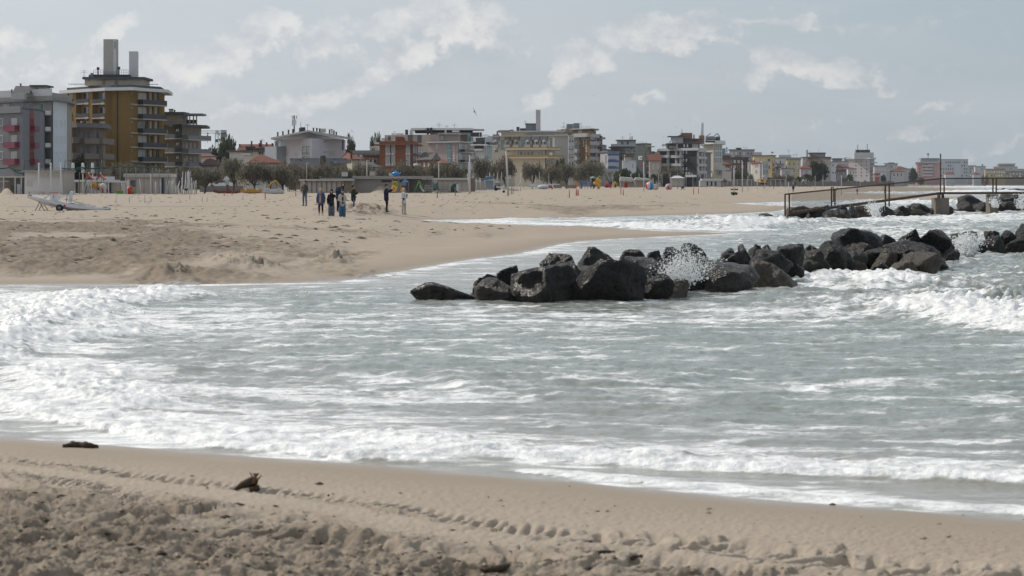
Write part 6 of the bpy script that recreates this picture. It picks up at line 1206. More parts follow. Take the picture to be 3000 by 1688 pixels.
M_mr, M_mb, M_mp = mat('mural_red', (.30, .10, .08), .8), mat('mural_blue', (.16, .20, .25), .8), mat('mural_pink', (.38, .26, .24), .8)
def blob(name, pts, m, dy): 
    return MB().slab([loc(t, x, y) + Vector((0, dy - (x - 72) * .022, 0)) for x, y in pts], (0, .03, 0)).build(name, m, t)
blob('parrot_head', [(155, 515), (160, 512), (166, 516), (167, 524), (161, 530), (155, 526)], M_mr, 1.3); blob('parrot_body', [(156, 526), (167, 523), (172, 534), (170, 546), (164, 549), (158, 540)], M_mb, 1.32); blob('parrot_tail', [(163, 548), (170, 545), (173, 556), (169, 555)], M_mb, 1.31); blob('parrot_wing', [(166, 522), (174, 520), (178, 530), (172, 538)], M_mb, 1.29); blob('parrot_flower', [(152, 538), (160, 536), (166, 543), (160, 551), (152, 547)], M_mp, 1.27); blob('parrot_leaves', [(141, 520), (147, 518), (149, 530), (143, 533)], M_mb, 1.33)
# ---- timber stand left of it
t = T('timber_stand', 20, 328, 'weathered white timber stand left of the parrot hut', 'hut'); bx(t, 'roof', -30, 516.5, 68, 520.5, M_shut, 3)
for px in (-20, 10, 44, 62): bx(t, 'post', px - 1.4, 520, px + 1.4, 575, M_wht, .2)
bx(t, 'back_wall', -30, 521, 68, 575, M_hut, .1, 2.5); bx(t, 'shelf', -30, 530, 22, 533, M_wht, .4, .6); bx(t, 'counter', -30, 552, 22, 574, M_hut, .5, .5); bx(t, 'shutter_door', 48, 540, 58, 574, M_wht, .08, .3); bx(t, 'grey_door', 26, 543, 44, 574, mat('olive_board', (.13, .12, .10), .9), .08, 1.0)
for px in (114, 149, 178): pole(px, 481, 312, .11, M_wht, 'thick white net post before the parrot hut', 'post', 'net posts before the parrot hut', name='net_post', cap=1.5)
def net(name, poly, Y, m, label, step=2.6):
    """hanging net: thin cords, poly = top line and bottom line rows"""
    (x0, t0, b0), (x1, t1, b1) = poly; mb = MB(); n = int((x1 - x0) / step)
    sag = lambda s: 4 * s * (1 - s)
    for k in range(n + 1):
        s = k / n; x = x0 + (x1 - x0) * s; mb.tube([P3(x, t0 + (t1 - t0) * s + 5 * sag(s), Y), P3(x, b0 + (b1 - b0) * s, Y)], .012, 3, cap=False)
    rows = int((b0 - t0) / step)
    for j in range(rows + 1):
        f = j / rows; mb.tube([P3(x0 + (x1 - x0) * s, (t0 + (t1 - t0) * s + 5 * sag(s)) * (1 - f) + (b0 + (b1 - b0) * s) * f, Y) for s in np.linspace(0, 1, 7)], .012, 3, cap=False)
    return tag(mb.build(name, m), label, 'net')
net('volleyball_net', ((114, 490, 520), (149, 490, 522)), 312, M_pnet, 'pale hanging net between the left pair of thick white posts'); net('volleyball_net', ((149, 486, 520), (178, 486, 523)), 312, M_pnet, 'pale hanging net between the right pair of thick white posts')
def swag(pts, Y, r, label):
    mb = MB(); out = []
    for (x0, y0), (x1, y1) in zip(pts[:-1], pts[1:]):
        for s in np.linspace(0, 1, 6, endpoint=False): out.append(P3(x0 + (x1 - x0) * s, y0 + (y1 - y0) * s + 3.2 * 4 * s * (1 - s), Y))
    out.append(P3(*pts[-1], Y)); mb.tube(out, r, 6); return tag(mb.build('rolled_net', M_gnet), label, 'net')
swag([(-30, 491), (28, 491), (60, 499), (112, 495)], 330, .09, 'dark green rolled net sagging left of the parrot hut'); swag([(40, 500), (76, 509), (113, 500)], 331, .08, 'lower dark green rolled net beside the thick white post')
swag([(180, 493), (240, 491), (300, 491), (352, 486), (372, 488), (396, 486), (422, 490), (452, 487), (470, 489), (520, 490)], 330, .085, 'dark green rolled net running above the playground'); swag([(182, 498), (250, 494), (330, 490), (355, 487)], 331.5, .06, 'thin dark green rope under the rolled net above the playground')
NP = 'thin net poles around the playground'
for px, top in ((233, 505), (253, 492), (284, 505), (297, 490), (352, 487), (370, 486), (398, 488), (422, 486), (447, 487), (467, 488), (493, 490), (518, 492)): pole(px, top, 331, .055, M_grey, 'thin grey net pole beside the playground', 'pole', NP, name='net_pole')
for px in (214, 243, 271.5):
    t = T('closed_parasol', px, 345, 'tall closed white parasol behind the playground', 'parasol', 'closed parasols behind the playground'); a = loc(t, px, 477); c = loc(t, px, 507); rr = .24
    MB().lathe([(.03, a.z), (rr * .75, a.z - .05), (rr * .9, a.z - .5), (rr * 1.1, c.z), (rr * .5, c.z - .02)], 10).build('canopy', M_wht, t); MB().tube([(0, 0, -.2), (0, 0, c.z + .1)], .09, 6).build('pole', M_wht, t)
# ---- playground left
t = T('play_tower', 276, 338, 'red-roofed double play tower with coloured slides beside the parrot hut', 'playground')
for px in (258, 293):
    q = [loc(t, px - 13, 524), loc(t, px, 512), loc(t, px + 13, 524)]
    for a, c in ((q[0], q[1]), (q[1], q[2])): MB().slab([a, c, c + Vector((0, 0, -.16)), a + Vector((0, 0, -.16))], (0, 1.6, 0)).build('roof', M_rpl, t)
    for d in (-9, 9): bx(t, 'roof_post', px + d - 1, 521, px + d + 1, 574, M_gre, .15, .2)
    MB().ball(loc(t, px, 509) + Vector((0, .8, 0)), .16, .16, .2).build('finial', M_yel, t)
    bx(t, 'platform', px - 10, 548, px + 10, 551, M_pur, 1.4, .1)
def chute(t, x0, y0, x1, y1, m, w=.9):
    a, c = loc(t, x0, y0), loc(t, x1, y1); mb = MB(); mid = a.lerp(c, .55) + Vector((0, -.2, -.18))
    for p, q in ((a, mid), (mid, c)):
        d = Vector((0, -w, 0)); up = Vector((0, 0, .22)); th = Vector((0, 0, -.06)); mb.slab([p, q, q + th, p + th], d)
        for o in (Vector(), d * .94): mb.slab([p + o, q + o, q + o + up, p + o + up], Vector((0, -.05, 0)))
    return mb.build('slide', m, t)
chute(t, 304, 552, 342, 572, M_pur); chute(t, 305, 545, 322, 570, M_yel)
MB().tube([loc(t, 266, 545), loc(t, 272, 538), loc(t, 280, 540), loc(t, 284, 552)], .35, 8).build('play_tube', M_yel, t); MB().ball(loc(t, 296, 545), .5).build('play_bubble', M_yel, t); bx(t, 'side_panel', 284, 536, 298, 556, M_pur, .1, -.1); bx(t, 'side_panel', 262, 540, 272, 556, mat('pink_panel', (.42, .14, .17), .6), .1, -.1); bx(t, 'base_panel', 278, 558, 306, 573, M_wht, .1, -.2)
t = T('toy_house', 302, 330, 'small white-domed toy house before the play tower', 'playground'); MB().lathe([(.45, 0), (.45, .9), (.5, .95), (.38, 1.25), (.05, 1.45)], 12).build('dome', M_wht, t); bx(t, 'door', 300, 552, 304, 566, M_rpl, .1, -.55)
t = T('toy_apple', 383, 328, 'big red toy apple house with a green face', 'playground'); c = loc(t, 383, 559); MB().ball(c, .60, .6, .62, 14, 9).build('apple_body', M_rpl, t); MB().ball(c + Vector((.28, -.32, -.05)), .28, .25, .36).build('green_face', M_gre, t); MB().tube([c + Vector((0, 0, .58)), c + Vector((.06, 0, .85))], .05, 6).build('stalk', M_gre, t)
t = T('toy_car', 352, 328, 'flat green and yellow toy bench beside the apple house', 'playground'); bx(t, 'bench_seat', 340, 560, 365, 572, M_gre, .5); bx(t, 'bench_back', 341, 556, 352, 561, M_yel, .1)
def aframe(px, top, bot, w, Y, m, label, r=.05, name='swing_frame'):
    t = T(name, px, Y, label, 'swing'); 
    for s, dy in ((-1, 0), (1, 0), (-1, 1.8), (1, 1.8)): rod(t, 'leg', [(px, top), (px + s * w, bot)], r, m, 6, dy)
    MB().tube([loc(t, px, top), loc(t, px, top) + Vector((0, 1.8, 0))], r, 6).build('crossbar', m, t); return t
aframe(255, 532, 574, 13, 326, M_wht, 'white swing frame before the pink play panel'); t = T('climbing_frame', 320, 327, 'white timber climbing frame with level bars in the playground', 'playground')
for px in (267, 308, 318, 363, 372): bx(t, 'post', px - 1.2, 531, px + 1.2, 575, M_wht, .12)
for x0, x1, y in ((267, 372, 530), (308, 372, 532.5)): bx(t, 'beam', x0, y, x1, y + 2.2, M_wht, .12, .13)
t = T('beach_bar', 322, 350, 'low white bar with a flat roof behind the playground', 'hut'); bx(t, 'wall', 219, 532, 362, 575, M_hut, 4, 0); bx(t, 'roof', 217, 527, 338, 533, M_wht, 5, -.6); bx(t, 'upper_board', 270, 517.5, 336, 527.4, M_wht, .3, -.2); bx(t, 'doorway', 222, 536, 228, 574, M_dark, .06, -.1); bx(t, 'doorway', 318, 536, 326, 574, M_dark, .06, -.1)
# ---- beige hut with corrugated rim, pole bundle
t = T('beach_hut', 430, 336, 'beige beach hut with a white corrugated roof edge', 'hut'); bx(t, 'wall', 366, 518, 500, 575, M_bei, 5); bx(t, 'roof_edge', 363, 509, 502, 519, M_wht, 6, -.5)
for y in (511.5, 514, 516.5): bx(t, 'corrugation', 363, y, 502, y + .8, M_shut, .05, -.56)
bx(t, 'window', 382, 528, 398, 548, M_glass, .06, -.06); bx(t, 'door', 470, 522, 480, 574, M_dark, .06, -.06); bx(t, 'curtain', 466, 523, 473, 570, M_wht, .06, -.1); bx(t, 'door', 482, 530, 495, 574, mat('grey_door', (.2, .2, .22), .8), .06, -.06)
r = random.Random(4); PG = 'white poles leaning in a bundle'
for k in range(30):
    px = 486 + k * 2.9 + r.uniform(-1.5, 1.5); top = r.choice([530, 538, 525, 545, 533, 552]) if not (531 < px < 560) else r.choice([503, 512, 520, 530]); pole(px, top, 333 + r.uniform(-1.5, 1.5), .05, M_wht, 'white pole leaning in the bundle beside the beige hut', 'pole', PG, px + r.uniform(-2, 7), 'white_pole')
for px, top, l in ((441.5, 510, 'lone white pole before the beige hut'), (413, 525, 'slanting white pole before the beige hut left side'), (456, 533, 'short white pole at the beige hut door'), (360, 532, 'slanting white pole before the beach bar'), (376, 527, 'hooked white pole by the toy apple'), (552, 500, 'tallest white pole above the bundle')): pole(px, top, 329, .06, M_wht, l, 'pole', None, px - (4 if 'slant' in l else 0), 'white_pole')
pole(575, 528, 332, .09, mat('sandy_wood', (.34, .30, .25), .9), 'thick sandy wooden post right of the white pole bundle', 'post', None, None, 'wooden_post')
t = T('barbecue', 545, 329, 'dark bowl barbecue among the white poles', 'barbecue'); MB().lathe([(.05, .45), (.22, .55), (.28, .75), (.26, .76)], 10).build('bowl', M_dark, t); MB().tube([(0, 0, -.05), (0, 0, .5)], .06, 6).build('stem', M_dark, t)
# ---- low wall, sign, cars, boats
t = T('low_wall', 640, 380, 'low grey concrete wall behind the slanting tamarisk', 'wall'); bx(t, 'wall', 585, 545, 712, 563, mat('low_wall_grey', (.17, .165, .165), .9), .4)
t = T('hut_white', 745, 372, 'white beach cabin behind the yellow pedal boat', 'hut'); t.name = 'beach_cabin'; bx(t, 'wall', 718, 538, 773, 565, M_wht, 3); bx(t, 'roof', 716, 535.5, 775, 538.5, M_shut, 3.6, -.3); bx(t, 'vent', 723, 539.5, 730, 541, M_dark, .05, -.06); bx(t, 'vent', 751, 539.5, 759, 541, M_dark, .05, -.06)
t = T('diamond_sign', 664, 368, 'white diamond-shaped sign on a post before the tamarisks', 'sign'); rod(t, 'post', [(662, 562), (662, 532)], .05, M_grey); MB().slab([loc(t, 655, 524.5), loc(t, 664, 534), loc(t, 672.5, 524.5), loc(t, 664, 515)], (0, .05, 0)).build('panel', M_wht, t); MB().slab([loc(t, 660, 526) - Vector((0, .02, 0)), loc(t, 663, 531) - Vector((0, .02, 0)), loc(t, 667, 531) - Vector((0, .02, 0)), loc(t, 667, 527) - Vector((0, .02, 0))], (0, .01, 0)).build('print', mat('sign_blue', (.25, .42, .58), .7), t)
t = T('parked_car', 644, 398, 'white parked car behind the low grey wall', 'car')
def car(t, px, body, Yb=None, L=4.2, h=1.45):
    prof = [(-L / 2, .35), (-L / 2, .75), (-L * .42, .88), (-L * .22, .95), (-L * .1, h), (L * .2, h), (L * .34, .98), (L / 2, .85), (L / 2, .35)]
    MB().slab([Vector((x, 0, z)) for x, z in prof], (0, 1.65, 0)).build('body', body, t); MB().slab([Vector((x, -.02, z)) for x, z in [(-L * .18, .97), (-L * .09, h - .08), (L * .18, h - .08), (L * .28, .99)]], (0, 1.69, 0)).build('windows', M_glass, t)
    for x in (-L * .3, L * .3):
        for y in (0, 1.55): MB().tube([(x, y, .33), (x, y + .12, .33)], .33, 14).build('wheel', M_dark, t)
t.location.z += .55; car(t, 644, M_white)
t = T('fence_panel', 705, 374, 'wire mesh site fence left of the white cabin', 'fence')
for px in (683, 700, 717): rod(t, 'post', [(px, 563), (px, 536)], .04, M_grey)
mb = MB(); [mb.tube([loc(t, 683 + 1.7 * k, 562), loc(t, 683 + 1.7 * k, 537)], .012, 3) for k in range(20)]; [mb.tube([loc(t, 683, 538 + 4 * k), loc(t, 717, 538 + 4 * k)], .012, 3) for k in range(7)]; mb.build('mesh_panel', M_grey, t)
def hull(t, name, L, W, H, m, rise=.35, n=14, cx=0.0, cy=0.0, pitch=0.0, deck=True, z0=0.0):
    """pointed hull along x"""
    mb = MB(); rows = []
    for i in range(n + 1):
        s = -1 + 2 * i / n; w = W / 2 * max(.04, (1 - abs(s) ** 2.6)); zz = rise * s * s * abs(s) ** .5; x = s * L / 2
        rows.append([(x, -w, zz + H), (x, -w * .75, zz + H * .35), (x, 0, zz * .9), (x, w * .75, zz + H * .35), (x, w, zz + H)])
    vs = [Vector((cx + x, cy + y, z0 + z + x * pitch)) for rw in rows for x, y, z in rw]; fs = []
    for i in range(n):
        for j in range(4): fs.append((i * 5 + j, i * 5 + j + 1, (i + 1) * 5 + j + 1, (i + 1) * 5 + j))
        if deck: fs.append((i * 5, (i + 1) * 5, (i + 1) * 5 + 4, i * 5 + 4))
    fs += [(0, 1, 2, 3, 4), tuple(n * 5 + k for k in (4, 3, 2, 1, 0))]
    return mb.add(vs, fs, False).build(name, m, t)
M_dred = mat('faded_red_paint', (.23, .065, .055), .6, 0, .2, 3); M_dyel = mat('ochre_yellow_paint', (.48, .27, .035), .55, 0, .15, 3)
t = T('rowing_catamaran', 666, 352, 'faded red twin-hulled rowing boat lying on the sand', 'boat'); hull(t, 'hull', 4.0, .55, .42, M_dred, .25); hull(t, 'hull', 4.0, .55, .42, M_dred, .25, cy=1.2); MB().box(-.8, -.1, .40, .8, 1.4, .50).build('seat_deck', M_dred, t); MB().slab([(-.25, .5, .5), (.25, .5, .5), (.05, .5, 1.25), (-.1, .5, 1.25)], (0, .25, 0)).build('backrest', M_dred, t)
def pedalo(px, m, lab, slide=None):
    t = T('pedal_boat', px, 350, lab, 'boat'); hull(t, 'hull', 3.2, .5, .42, m, .18); hull(t, 'hull', 3.2, .5, .42, m, .18, cy=1.1)
    MB().slab([Vector(p) for p in [(-1.3, .05, .44), (-1.25, .05, .72), (-.75, .05, .86), (-.45, .05, .72), (.55, .05, .72), (.85, .05, .86), (1.25, .05, .70), (1.3, .05, .44)]], (0, 1.0, 0)).build('car_body', m, t)
    for x in (-.85, .85): MB().tube([(x, -.02, .55), (x, .06, .55)], .22, 14).build('mock_wheel', M_wht if m is M_dyel else M_shut, t)
    if slide: MB().tube([(-.9, .5, .7), (-.2, .5, 1.6), (.35, .5, 1.9), (.7, .5, 1.55), (.85, .5, .8)], .11, 8).tube([(-.9, .8, .7), (-.2, .8, 1.6), (.35, .8, 1.9), (.7, .8, 1.55), (.85, .8, .8)], .11, 8).build('slide_arch', M_dyel, t)
pedalo(737, M_dyel, 'yellow car-shaped pedal boat on the sand behind a tamarisk trunk'); pedalo(799, M_wht, 'white car-shaped pedal boat with a yellow slide arch', True)
# ---- long row of beach huts
t = T('beach_huts_row', 960, 366, 'long row of pale beach hut doors under one flat roof', 'hut'); t.name = 'bathing_hut_row'; bx(t, 'wall', 880, 529, 1034, 566, M_bei, 5); bx(t, 'roof', 877, 525, 1036, 530, M_shut, 6.4, -.8); bx(t, 'upper_roof', 938, 521.5, 1036, 525, M_grey, 4, .6)
for k in range(9): bx(t, 'door', 886 + 14.6 * k, 534, 896.5 + 14.6 * k, 564, mat('door_white', (.46, .43, .40), .8), .06, -.06); bx(t, 'divider', 898.5 + 14.6 * k, 530, 900 + 14.6 * k, 566, M_wood, .12, -.12)
bx(t, 'timber_end', 1008, 530, 1034, 566, mat('brown_boards', (.21, .165, .115), .9, 0, .25, 8), .2, -.22)
t = T('beach_pavilion', 1110, 370, 'plain grey beach pavilion wall behind the sand heap', 'hut'); bx(t, 'wall', 1035, 524, 1190, 566, M_hut, 5); bx(t, 'roof', 1034, 516, 1266, 524.4, mat('roof_beige', (.33, .30, .27), .85), 7, -.8); bx(t, 'dark_opening', 1118, 527.5, 1188, 534, M_dark, .08, -.08)
for px in (1195, 1215, 1252): bx(t, 'post', px - 1.3, 524, px + 1.3, 565, M_wood, .2)
bx(t, 'back_wall', 1190, 526, 1264, 565, M_hut, .3, 3.0)
t = T('bathing_hut_row', 1320, 390, 'second row of pale bathing huts with a brown end wall', 'hut'); bx(t, 'wall', 1240, 527, 1372, 562, M_bei, 4); bx(t, 'roof', 1236, 521.5, 1376, 527.4, M_shut, 5.5, -.8); bx(t, 'end_wall', 1372, 523, 1391, 562, mat('brown_end', (.20, .15, .12), .9), 4)
for k in range(9): bx(t, 'door', 1244 + 14 * k, 531, 1254 + 14 * k, 561, mat('door_white', (.46, .43, .40), .8), .06, -.06)
for lab, x0, y0, x1, y1, m_, Y in (('white rooftop box above the row of hut doors', 1001, 505, 1017, 517, M_wht, 378), ('brown-fronted crate on the pavilion roof', 1082, 502, 1101, 516.5, M_wood, 376), ('small white board on the pavilion roof', 1139, 508, 1150, 516.5, M_wht, 376)):
    t = T('roof_box', (x0 + x1) / 2, Y, lab, 'box', z=P3(0, y1, Y).z); bx(t, 'casing', x0, y0, x1, y1, m_, 1.2); bx(t, 'lid', x0 - .6, y0 - 1, x1 + .6, y0 - .02, M_shut, 1.3, -.05); bx(t, 'panel', x0 + 1.5, y0 + 1.5, x1 - 1.5, y1 - 1.5, M_shut if m_ is M_wht else M_bei, .04, -.05)
# ---- teapot slide, play house, swings
t = T('teapot_slide', 1160, 364, 'yellow double slide under a big blue teapot roof', 'playground'); c = loc(t, 1159.5, 510)
MB().lathe([(.1, -.38), (.42, -.34), (.58, -.1), (.60, .08), (.48, .26), (.22, .34), (.08, .38), (.08, .46), (.02, .52)], 16, c + Vector((0, .6, 0))).build('teapot', M_blu, t); MB().tube([c + Vector((.5, .6, -.05)), c + Vector((.66, .6, .12)), c + Vector((.74, .6, .30))], [.12, .09, .06], 8).build('teapot_spout', M_blu, t); MB().tube([c + Vector((-.5, .6, -.12)), c + Vector((-.66, .6, .05)), c + Vector((-.52, .6, .2))], .06, 8).build('teapot_handle', M_blu, t); MB().tube([c + Vector((0, .6, .45)), c + Vector((.02, .6, .72))], .04, 6).build('teapot_knob', M_blu, t)
bx(t, 'roof_board', 1143, 518.3, 1172, 520.5, M_bei, 1.3)
for px in (1149, 1168): rod(t, 'post', [(px, 564), (px, 520)], .06, M_grey, 6, .2); rod(t, 'post', [(px, 564), (px, 520)], .06, M_grey, 6, 1.1)
MB().box(*(loc(t, 1150, 545)), *(loc(t, 1165, 530) + Vector((0, .12, 0)))).build('slide_gate', M_yel, t); bx(t, 'green_panel', 1153, 534, 1162, 543, M_gre, .05, -.06); MB().slab([loc(t, 1151, 544), loc(t, 1164, 544), loc(t, 1160, 563) - Vector((0, 1.2, 0)), loc(t, 1146, 563) - Vector((0, 1.2, 0))], (0, -.06, .05)).build('slide', M_yel, t)
for s in (0, .5, 1): MB().tube([loc(t, 1151 + 13 * s, 543.5) - Vector((0, .1, 0)), loc(t, 1146.5 + 13.5 * s, 562.5) - Vector((0, 1.3, 0))], .07, 6).build('slide_rim', M_yel, t)
t = T('play_house', 1187, 366, 'purple play house with a pointed blue roof beside the teapot slide', 'playground'); z1 = loc(t, 1187, 534).z; MB().add([(-.62, -.5, z1), (.62, -.5, z1), (.62, .6, z1), (-.62, .6, z1), (0, 0, loc(t, 1187, 525).z)], [(0, 1, 4), (1, 2, 4), (2, 3, 4), (3, 0, 4), (3, 2, 1, 0)]).build('roof', M_blu, t)
for x in (-.5, .5):
    for y in (-.4, .5): MB().tube([(x, y, -.1), (x, y, z1)], .05, 6).build('post', M_wood, t)
MB().box(-.42, -.3, .5, .42, .4, 1.15).build('purple_panel', M_pur, t); MB().slab([(-.5, -.45, .9), (-.5, -.45, .75), (-.85, -1.0, .02), (-.85, -1.0, .15)], (.3, 0, 0)).build('orange_slide', M_yel, t)
t = aframe(1228, 530, 563, 15, 366, M_gre, 'green and white swing set beside the blue-roofed play house'); chute(t, 1230, 545, 1243, 562, M_wht, .4)
for lab, x0, x1 in (('stack of grey sunbeds left of the teal digger', 1243, 1270), ('stack of grey sunbeds right of the teal digger', 1284, 1318)):
    t = T('sunbed_stack', (x0 + x1) / 2, 368, lab, 'sunbeds')
    for k in range(9): bx(t, 'sunbed', x0 + (k % 2) * .6, 561 - 2.15 * (k + 1), x1 - (k % 3) * .5, 561 - 2.15 * k - .7, M_shut if k % 2 else M_wood, 1.8, -(k % 2) * .05)
t = T('small_digger', 1275, 366, 'small teal and white digger parked among the sunbed stacks', 'digger'); bx(t, 'cab_roof', 1268, 530, 1282, 532, M_wht, 1.0); bx(t, 'cab', 1271, 538, 1283, 552, mat('teal_paint', (.05, .16, .16), .5), 1.0); bx(t, 'tracks', 1270, 552, 1285, 558, M_dark, 1.1)
for px in (1269, 1281): rod(t, 'cab_post', [(px, 552), (px, 531.5)], .05, M_dark)
MB().tube([loc(t, 1270, 548), loc(t, 1266, 535), loc(t, 1262, 548)], .08, 6).build('boom', M_teal, t)
t = T('covered_machine', 1330, 366, 'dark green covered machine with a white side before the second hut row', 'machine'); c = loc(t, 1330, 550); MB().lathe([(.5, -.65), (.55, .1), (.5, .5), (.3, .62), (.02, .65)], 12, c + Vector((0, .5, 0))).build('green_cover', mat('bottle_green', (.025, .06, .055), .7), t); bx(t, 'white_side', 1337, 540, 1343, 559, M_wht, .6)
# ---- poles, nets and odd things right of the huts
WG = 'white poles along the bathing establishments'
pole(1377, 458, 352, .11, M_wht, 'tall white pole at the end of the second hut row', 'pole', None, 1376, 'tall_pole', 1.4); pole(1374, 476, 353, .05, M_wht, 'thin white pole touching the tall pole of the hut row', 'pole', None, 1372, 'white_pole'); pole(1376, 507, 351, .06, M_wht, 'slanting pole leaning on the tall pole of the hut row', 'pole', None, 1369, 'white_pole')
pole(1489, 443, 322, .14, mat('pole_offwhite', (.46, .45, .43), .7), 'thick leaning off-white pole standing alone on the sand', 'pole', None, 1483.5, 'tall_pole')
for k, (px, top) in enumerate([(1396, 528), (1404, 520), (1412, 530), (1420, 522), (1425, 516), (1434, 506), (1441, 518), (1447, 507), (1458, 506), (1470, 505), (1482, 518), (1491, 514), (1495, 514), (1507, 518), (1559, 513), (1570, 513), (1580.5, 505), (1607.5, 508), (1670, 520), (1730, 518), (1795, 508), (1816, 510), (1848, 509), (1872, 508), (1890, 509), (1905, 508), (1929, 512), (1940, 508), (1963, 507), (1974, 512), (1981, 514), (1985, 508), (1988, 516), (2010, 510), (2052, 510), (2063, 510), (2070, 506), (2030, 515)]):
    pole(px, top, 400 + k * 12, .06, M_wht, 'thin white pole along the bathing establishments', 'pole', WG, px + (k % 3 - 1) * .4, 'white_pole')
t = T('blue_canopy', 1425, 420, 'sloping blue canopy beside the second hut row', 'canopy'); MB().slab([loc(t, 1406, 527), loc(t, 1448, 523), loc(t, 1448, 517), loc(t, 1425, 519)], (0, 2.5, -.1)).build('cloth', mat('dull_blue', (.08, .17, .28), .8), t); [rod(t, 'post', [(px, 556), (px, 522)], .05, M_wht) for px in (1408, 1446)]; bx(t, 'back_wall', 1406, 529, 1448, 556, mat('pale_blue_boards', (.30, .36, .40), .8), .2, 2)
net('green_net', ((1460, 519, 545), (1508, 519, 545)), 440, M_gnet, 'green net screen behind the leaning pole', 1.6)
t = T('canvas_screen', 1407, 400, 'pale canvas wind screen between poles right of the brown end wall', 'screen'); MB().slab([loc(t, x, y) for x, y in ((1392, 531), (1400, 535), (1420, 531), (1421, 557), (1393, 557))], (0, .05, 0)).build('canvas', M_pnet, t); [rod(t, 'post', [(px, 559), (px, 529)], .05, M_wht) for px in (1392, 1407, 1421)]
t = T('tractor', 1457, 440, 'red and white tractor parked beside the brown sand heap', 'tractor'); bx(t, 'bonnet', 1453, 543, 1465, 551, M_rpl, 1.2); bx(t, 'cab', 1450, 535, 1464, 543, M_lite, 1.2); bx(t, 'cab_roof', 1449, 533.5, 1465, 535.4, M_wht, 1.4, -.1)
for px, rr in ((1453, .5), (1463, .35)): MB().tube([loc(t, px, 551) + Vector((0, -.15, 0)), loc(t, px, 551) + Vector((0, .05, 0))], rr, 14).build('wheel', M_dark, t)
t = T('rowing_catamaran', 1487, 385, 'white twin-hulled rescue boat on the sand behind the leaning pole', 'boat'); hull(t, 'hull', 3.6, .45, .28, M_wht, .1, pitch=-.16, z0=.45); hull(t, 'hull', 3.6, .45, .28, M_wht, .1, cy=.9, pitch=-.16, z0=.45); MB().box(-.75, .0, .75, -.45, .9, 1.25).build('seat_box', M_wht, t); MB().tube([(-.6, -.1, .2), (-.6, 0, .2)], .22, 12).build('wheel', M_dark, t)
aframe(1525, 530, 553, 11, 445, M_wht, 'white A-frame swing beside the brown sand heap', .06); pole(1525, 508, 446, .07, M_wht, 'white pole rising above the A-frame swing', 'pole', None, None, 'white_pole')
t = T('white_barrier', 1595, 480, 'long low white barrier before the brown trees', 'barrier'); bx(t, 'panel', 1550, 539, 1640, 546, M_wht, .2); bx(t, 'kerb', 1548, 546, 1642, 549, M_shut, .3); t = T('covered_boats', 1592, 470, 'white and blue covered pedal boats before the long barrier', 'boats'); t.name = 'covered_boat'; MB().ball(loc(t, 1592, 548), 1.2, 1, .45, 12, 6).build('tarpaulin', mat('pale_tarp', (.45, .48, .52), .6), t); bx(t, 'hull', 1576, 549, 1600, 553, mat('boat_blue', (.05, .09, .2), .6), 1)
for i, (lab, x0, y0, x1, y1, m_) in enumerate([('grey fence panels left of the blue climbing frames', 1622, 542, 1646, 552, M_wood), ('grey fence panels with a red door by the barrier', 1655, 543, 1690, 552, M_wood), ('small red crate before the barrier', 1608, 543, 1617, 552, M_rpl), ('red door panel before the fence panels', 1680, 543, 1686, 552, M_rpl)]):
    t = T('panel_fence', (x0 + x1) / 2, 465 + i, lab, 'fence')
    n = max(2, int((x1 - x0) / 4)); [bx(t, 'board', x0 + (x1 - x0) * k / n, y0, x0 + (x1 - x0) * (k + .9) / n, y1, m_, .08) for k in range(n)]; bx(t, 'rail', x0, y0 + 2, x1, y0 + 3.2, M_wood, .05, .09)
t = T('climbing_frame', 1712, 480, 'blue climbing frames left of the yellow slide', 'playground')
for px in (1698, 1706, 1714, 1722, 1730): rod(t, 'post', [(px, 552), (px, 530)], .06, M_blu)
for y in (531, 537, 545): rod(t, 'bar', [(1698, y), (1730, y)], .05, M_blu)
t = T('elephant_slide', 1750, 480, 'yellow spiral slide with a striped parasol top', 'playground'); MB().ball(loc(t, 1752, 533), .68, .6, .85, 12, 8).build('yellow_drum', M_yel, t); MB().tube([loc(t, 1742, 536), loc(t, 1750, 541) - Vector((0, .9, 0)), loc(t, 1757, 545) - Vector((0, .7, 0)), loc(t, 1752, 551) - Vector((0, 1.1, 0))], .32, 8).build('slide_tube', M_yel, t); z1 = loc(t, 1738, 523).z; MB().lathe([(.62, 0), (.4, .28), (.03, .42)], 12, (loc(t, 1738, 523).x, 0, z1)).build('parasol_top', mat('striped_top', (.30, .36, .28), .6), t); MB().ball(loc(t, 1757, 519), .25).build('green_ball', M_gre, t)
for px in (1733, 1743): rod(t, 'post', [(px, 551), (px, 523)], .06, M_blu)
for lab, x0, x1, y0, rm, wm, Y in (('red toy house with a pink roof', 1771, 1792, 536, M_rpl, mat('toy_red', (.32, .05, .05), .5), 490), ('yellow toy hut among the white poles', 1796, 1808, 531, M_yel, M_yel, 520), ('green and red toy tower among the white poles', 1827, 1840, 527, M_gre, M_rpl, 540)):
    t = T('toy_house', (x0 + x1) / 2, Y, lab, 'playground'); bx(t, 'wall', x0 + 1, y0 + 6, x1 - 1, 550, wm, 1.0); a, c, d = loc(t, x0, y0 + 6.2), loc(t, x1, y0 + 6.2), loc(t, (x0 + x1) / 2, y0); MB().slab([a, c, d], (0, 1.2, 0)).build('roof', rm, t); bx(t, 'opening', x0 + 5, y0 + 9, x0 + 9, 549.5, M_dark, .05, -.06)
t = T('beach_ball', 1904, 560, 'huge red and blue ball shelter on the sand', 'playground'); c = Vector((0, 0, .9))
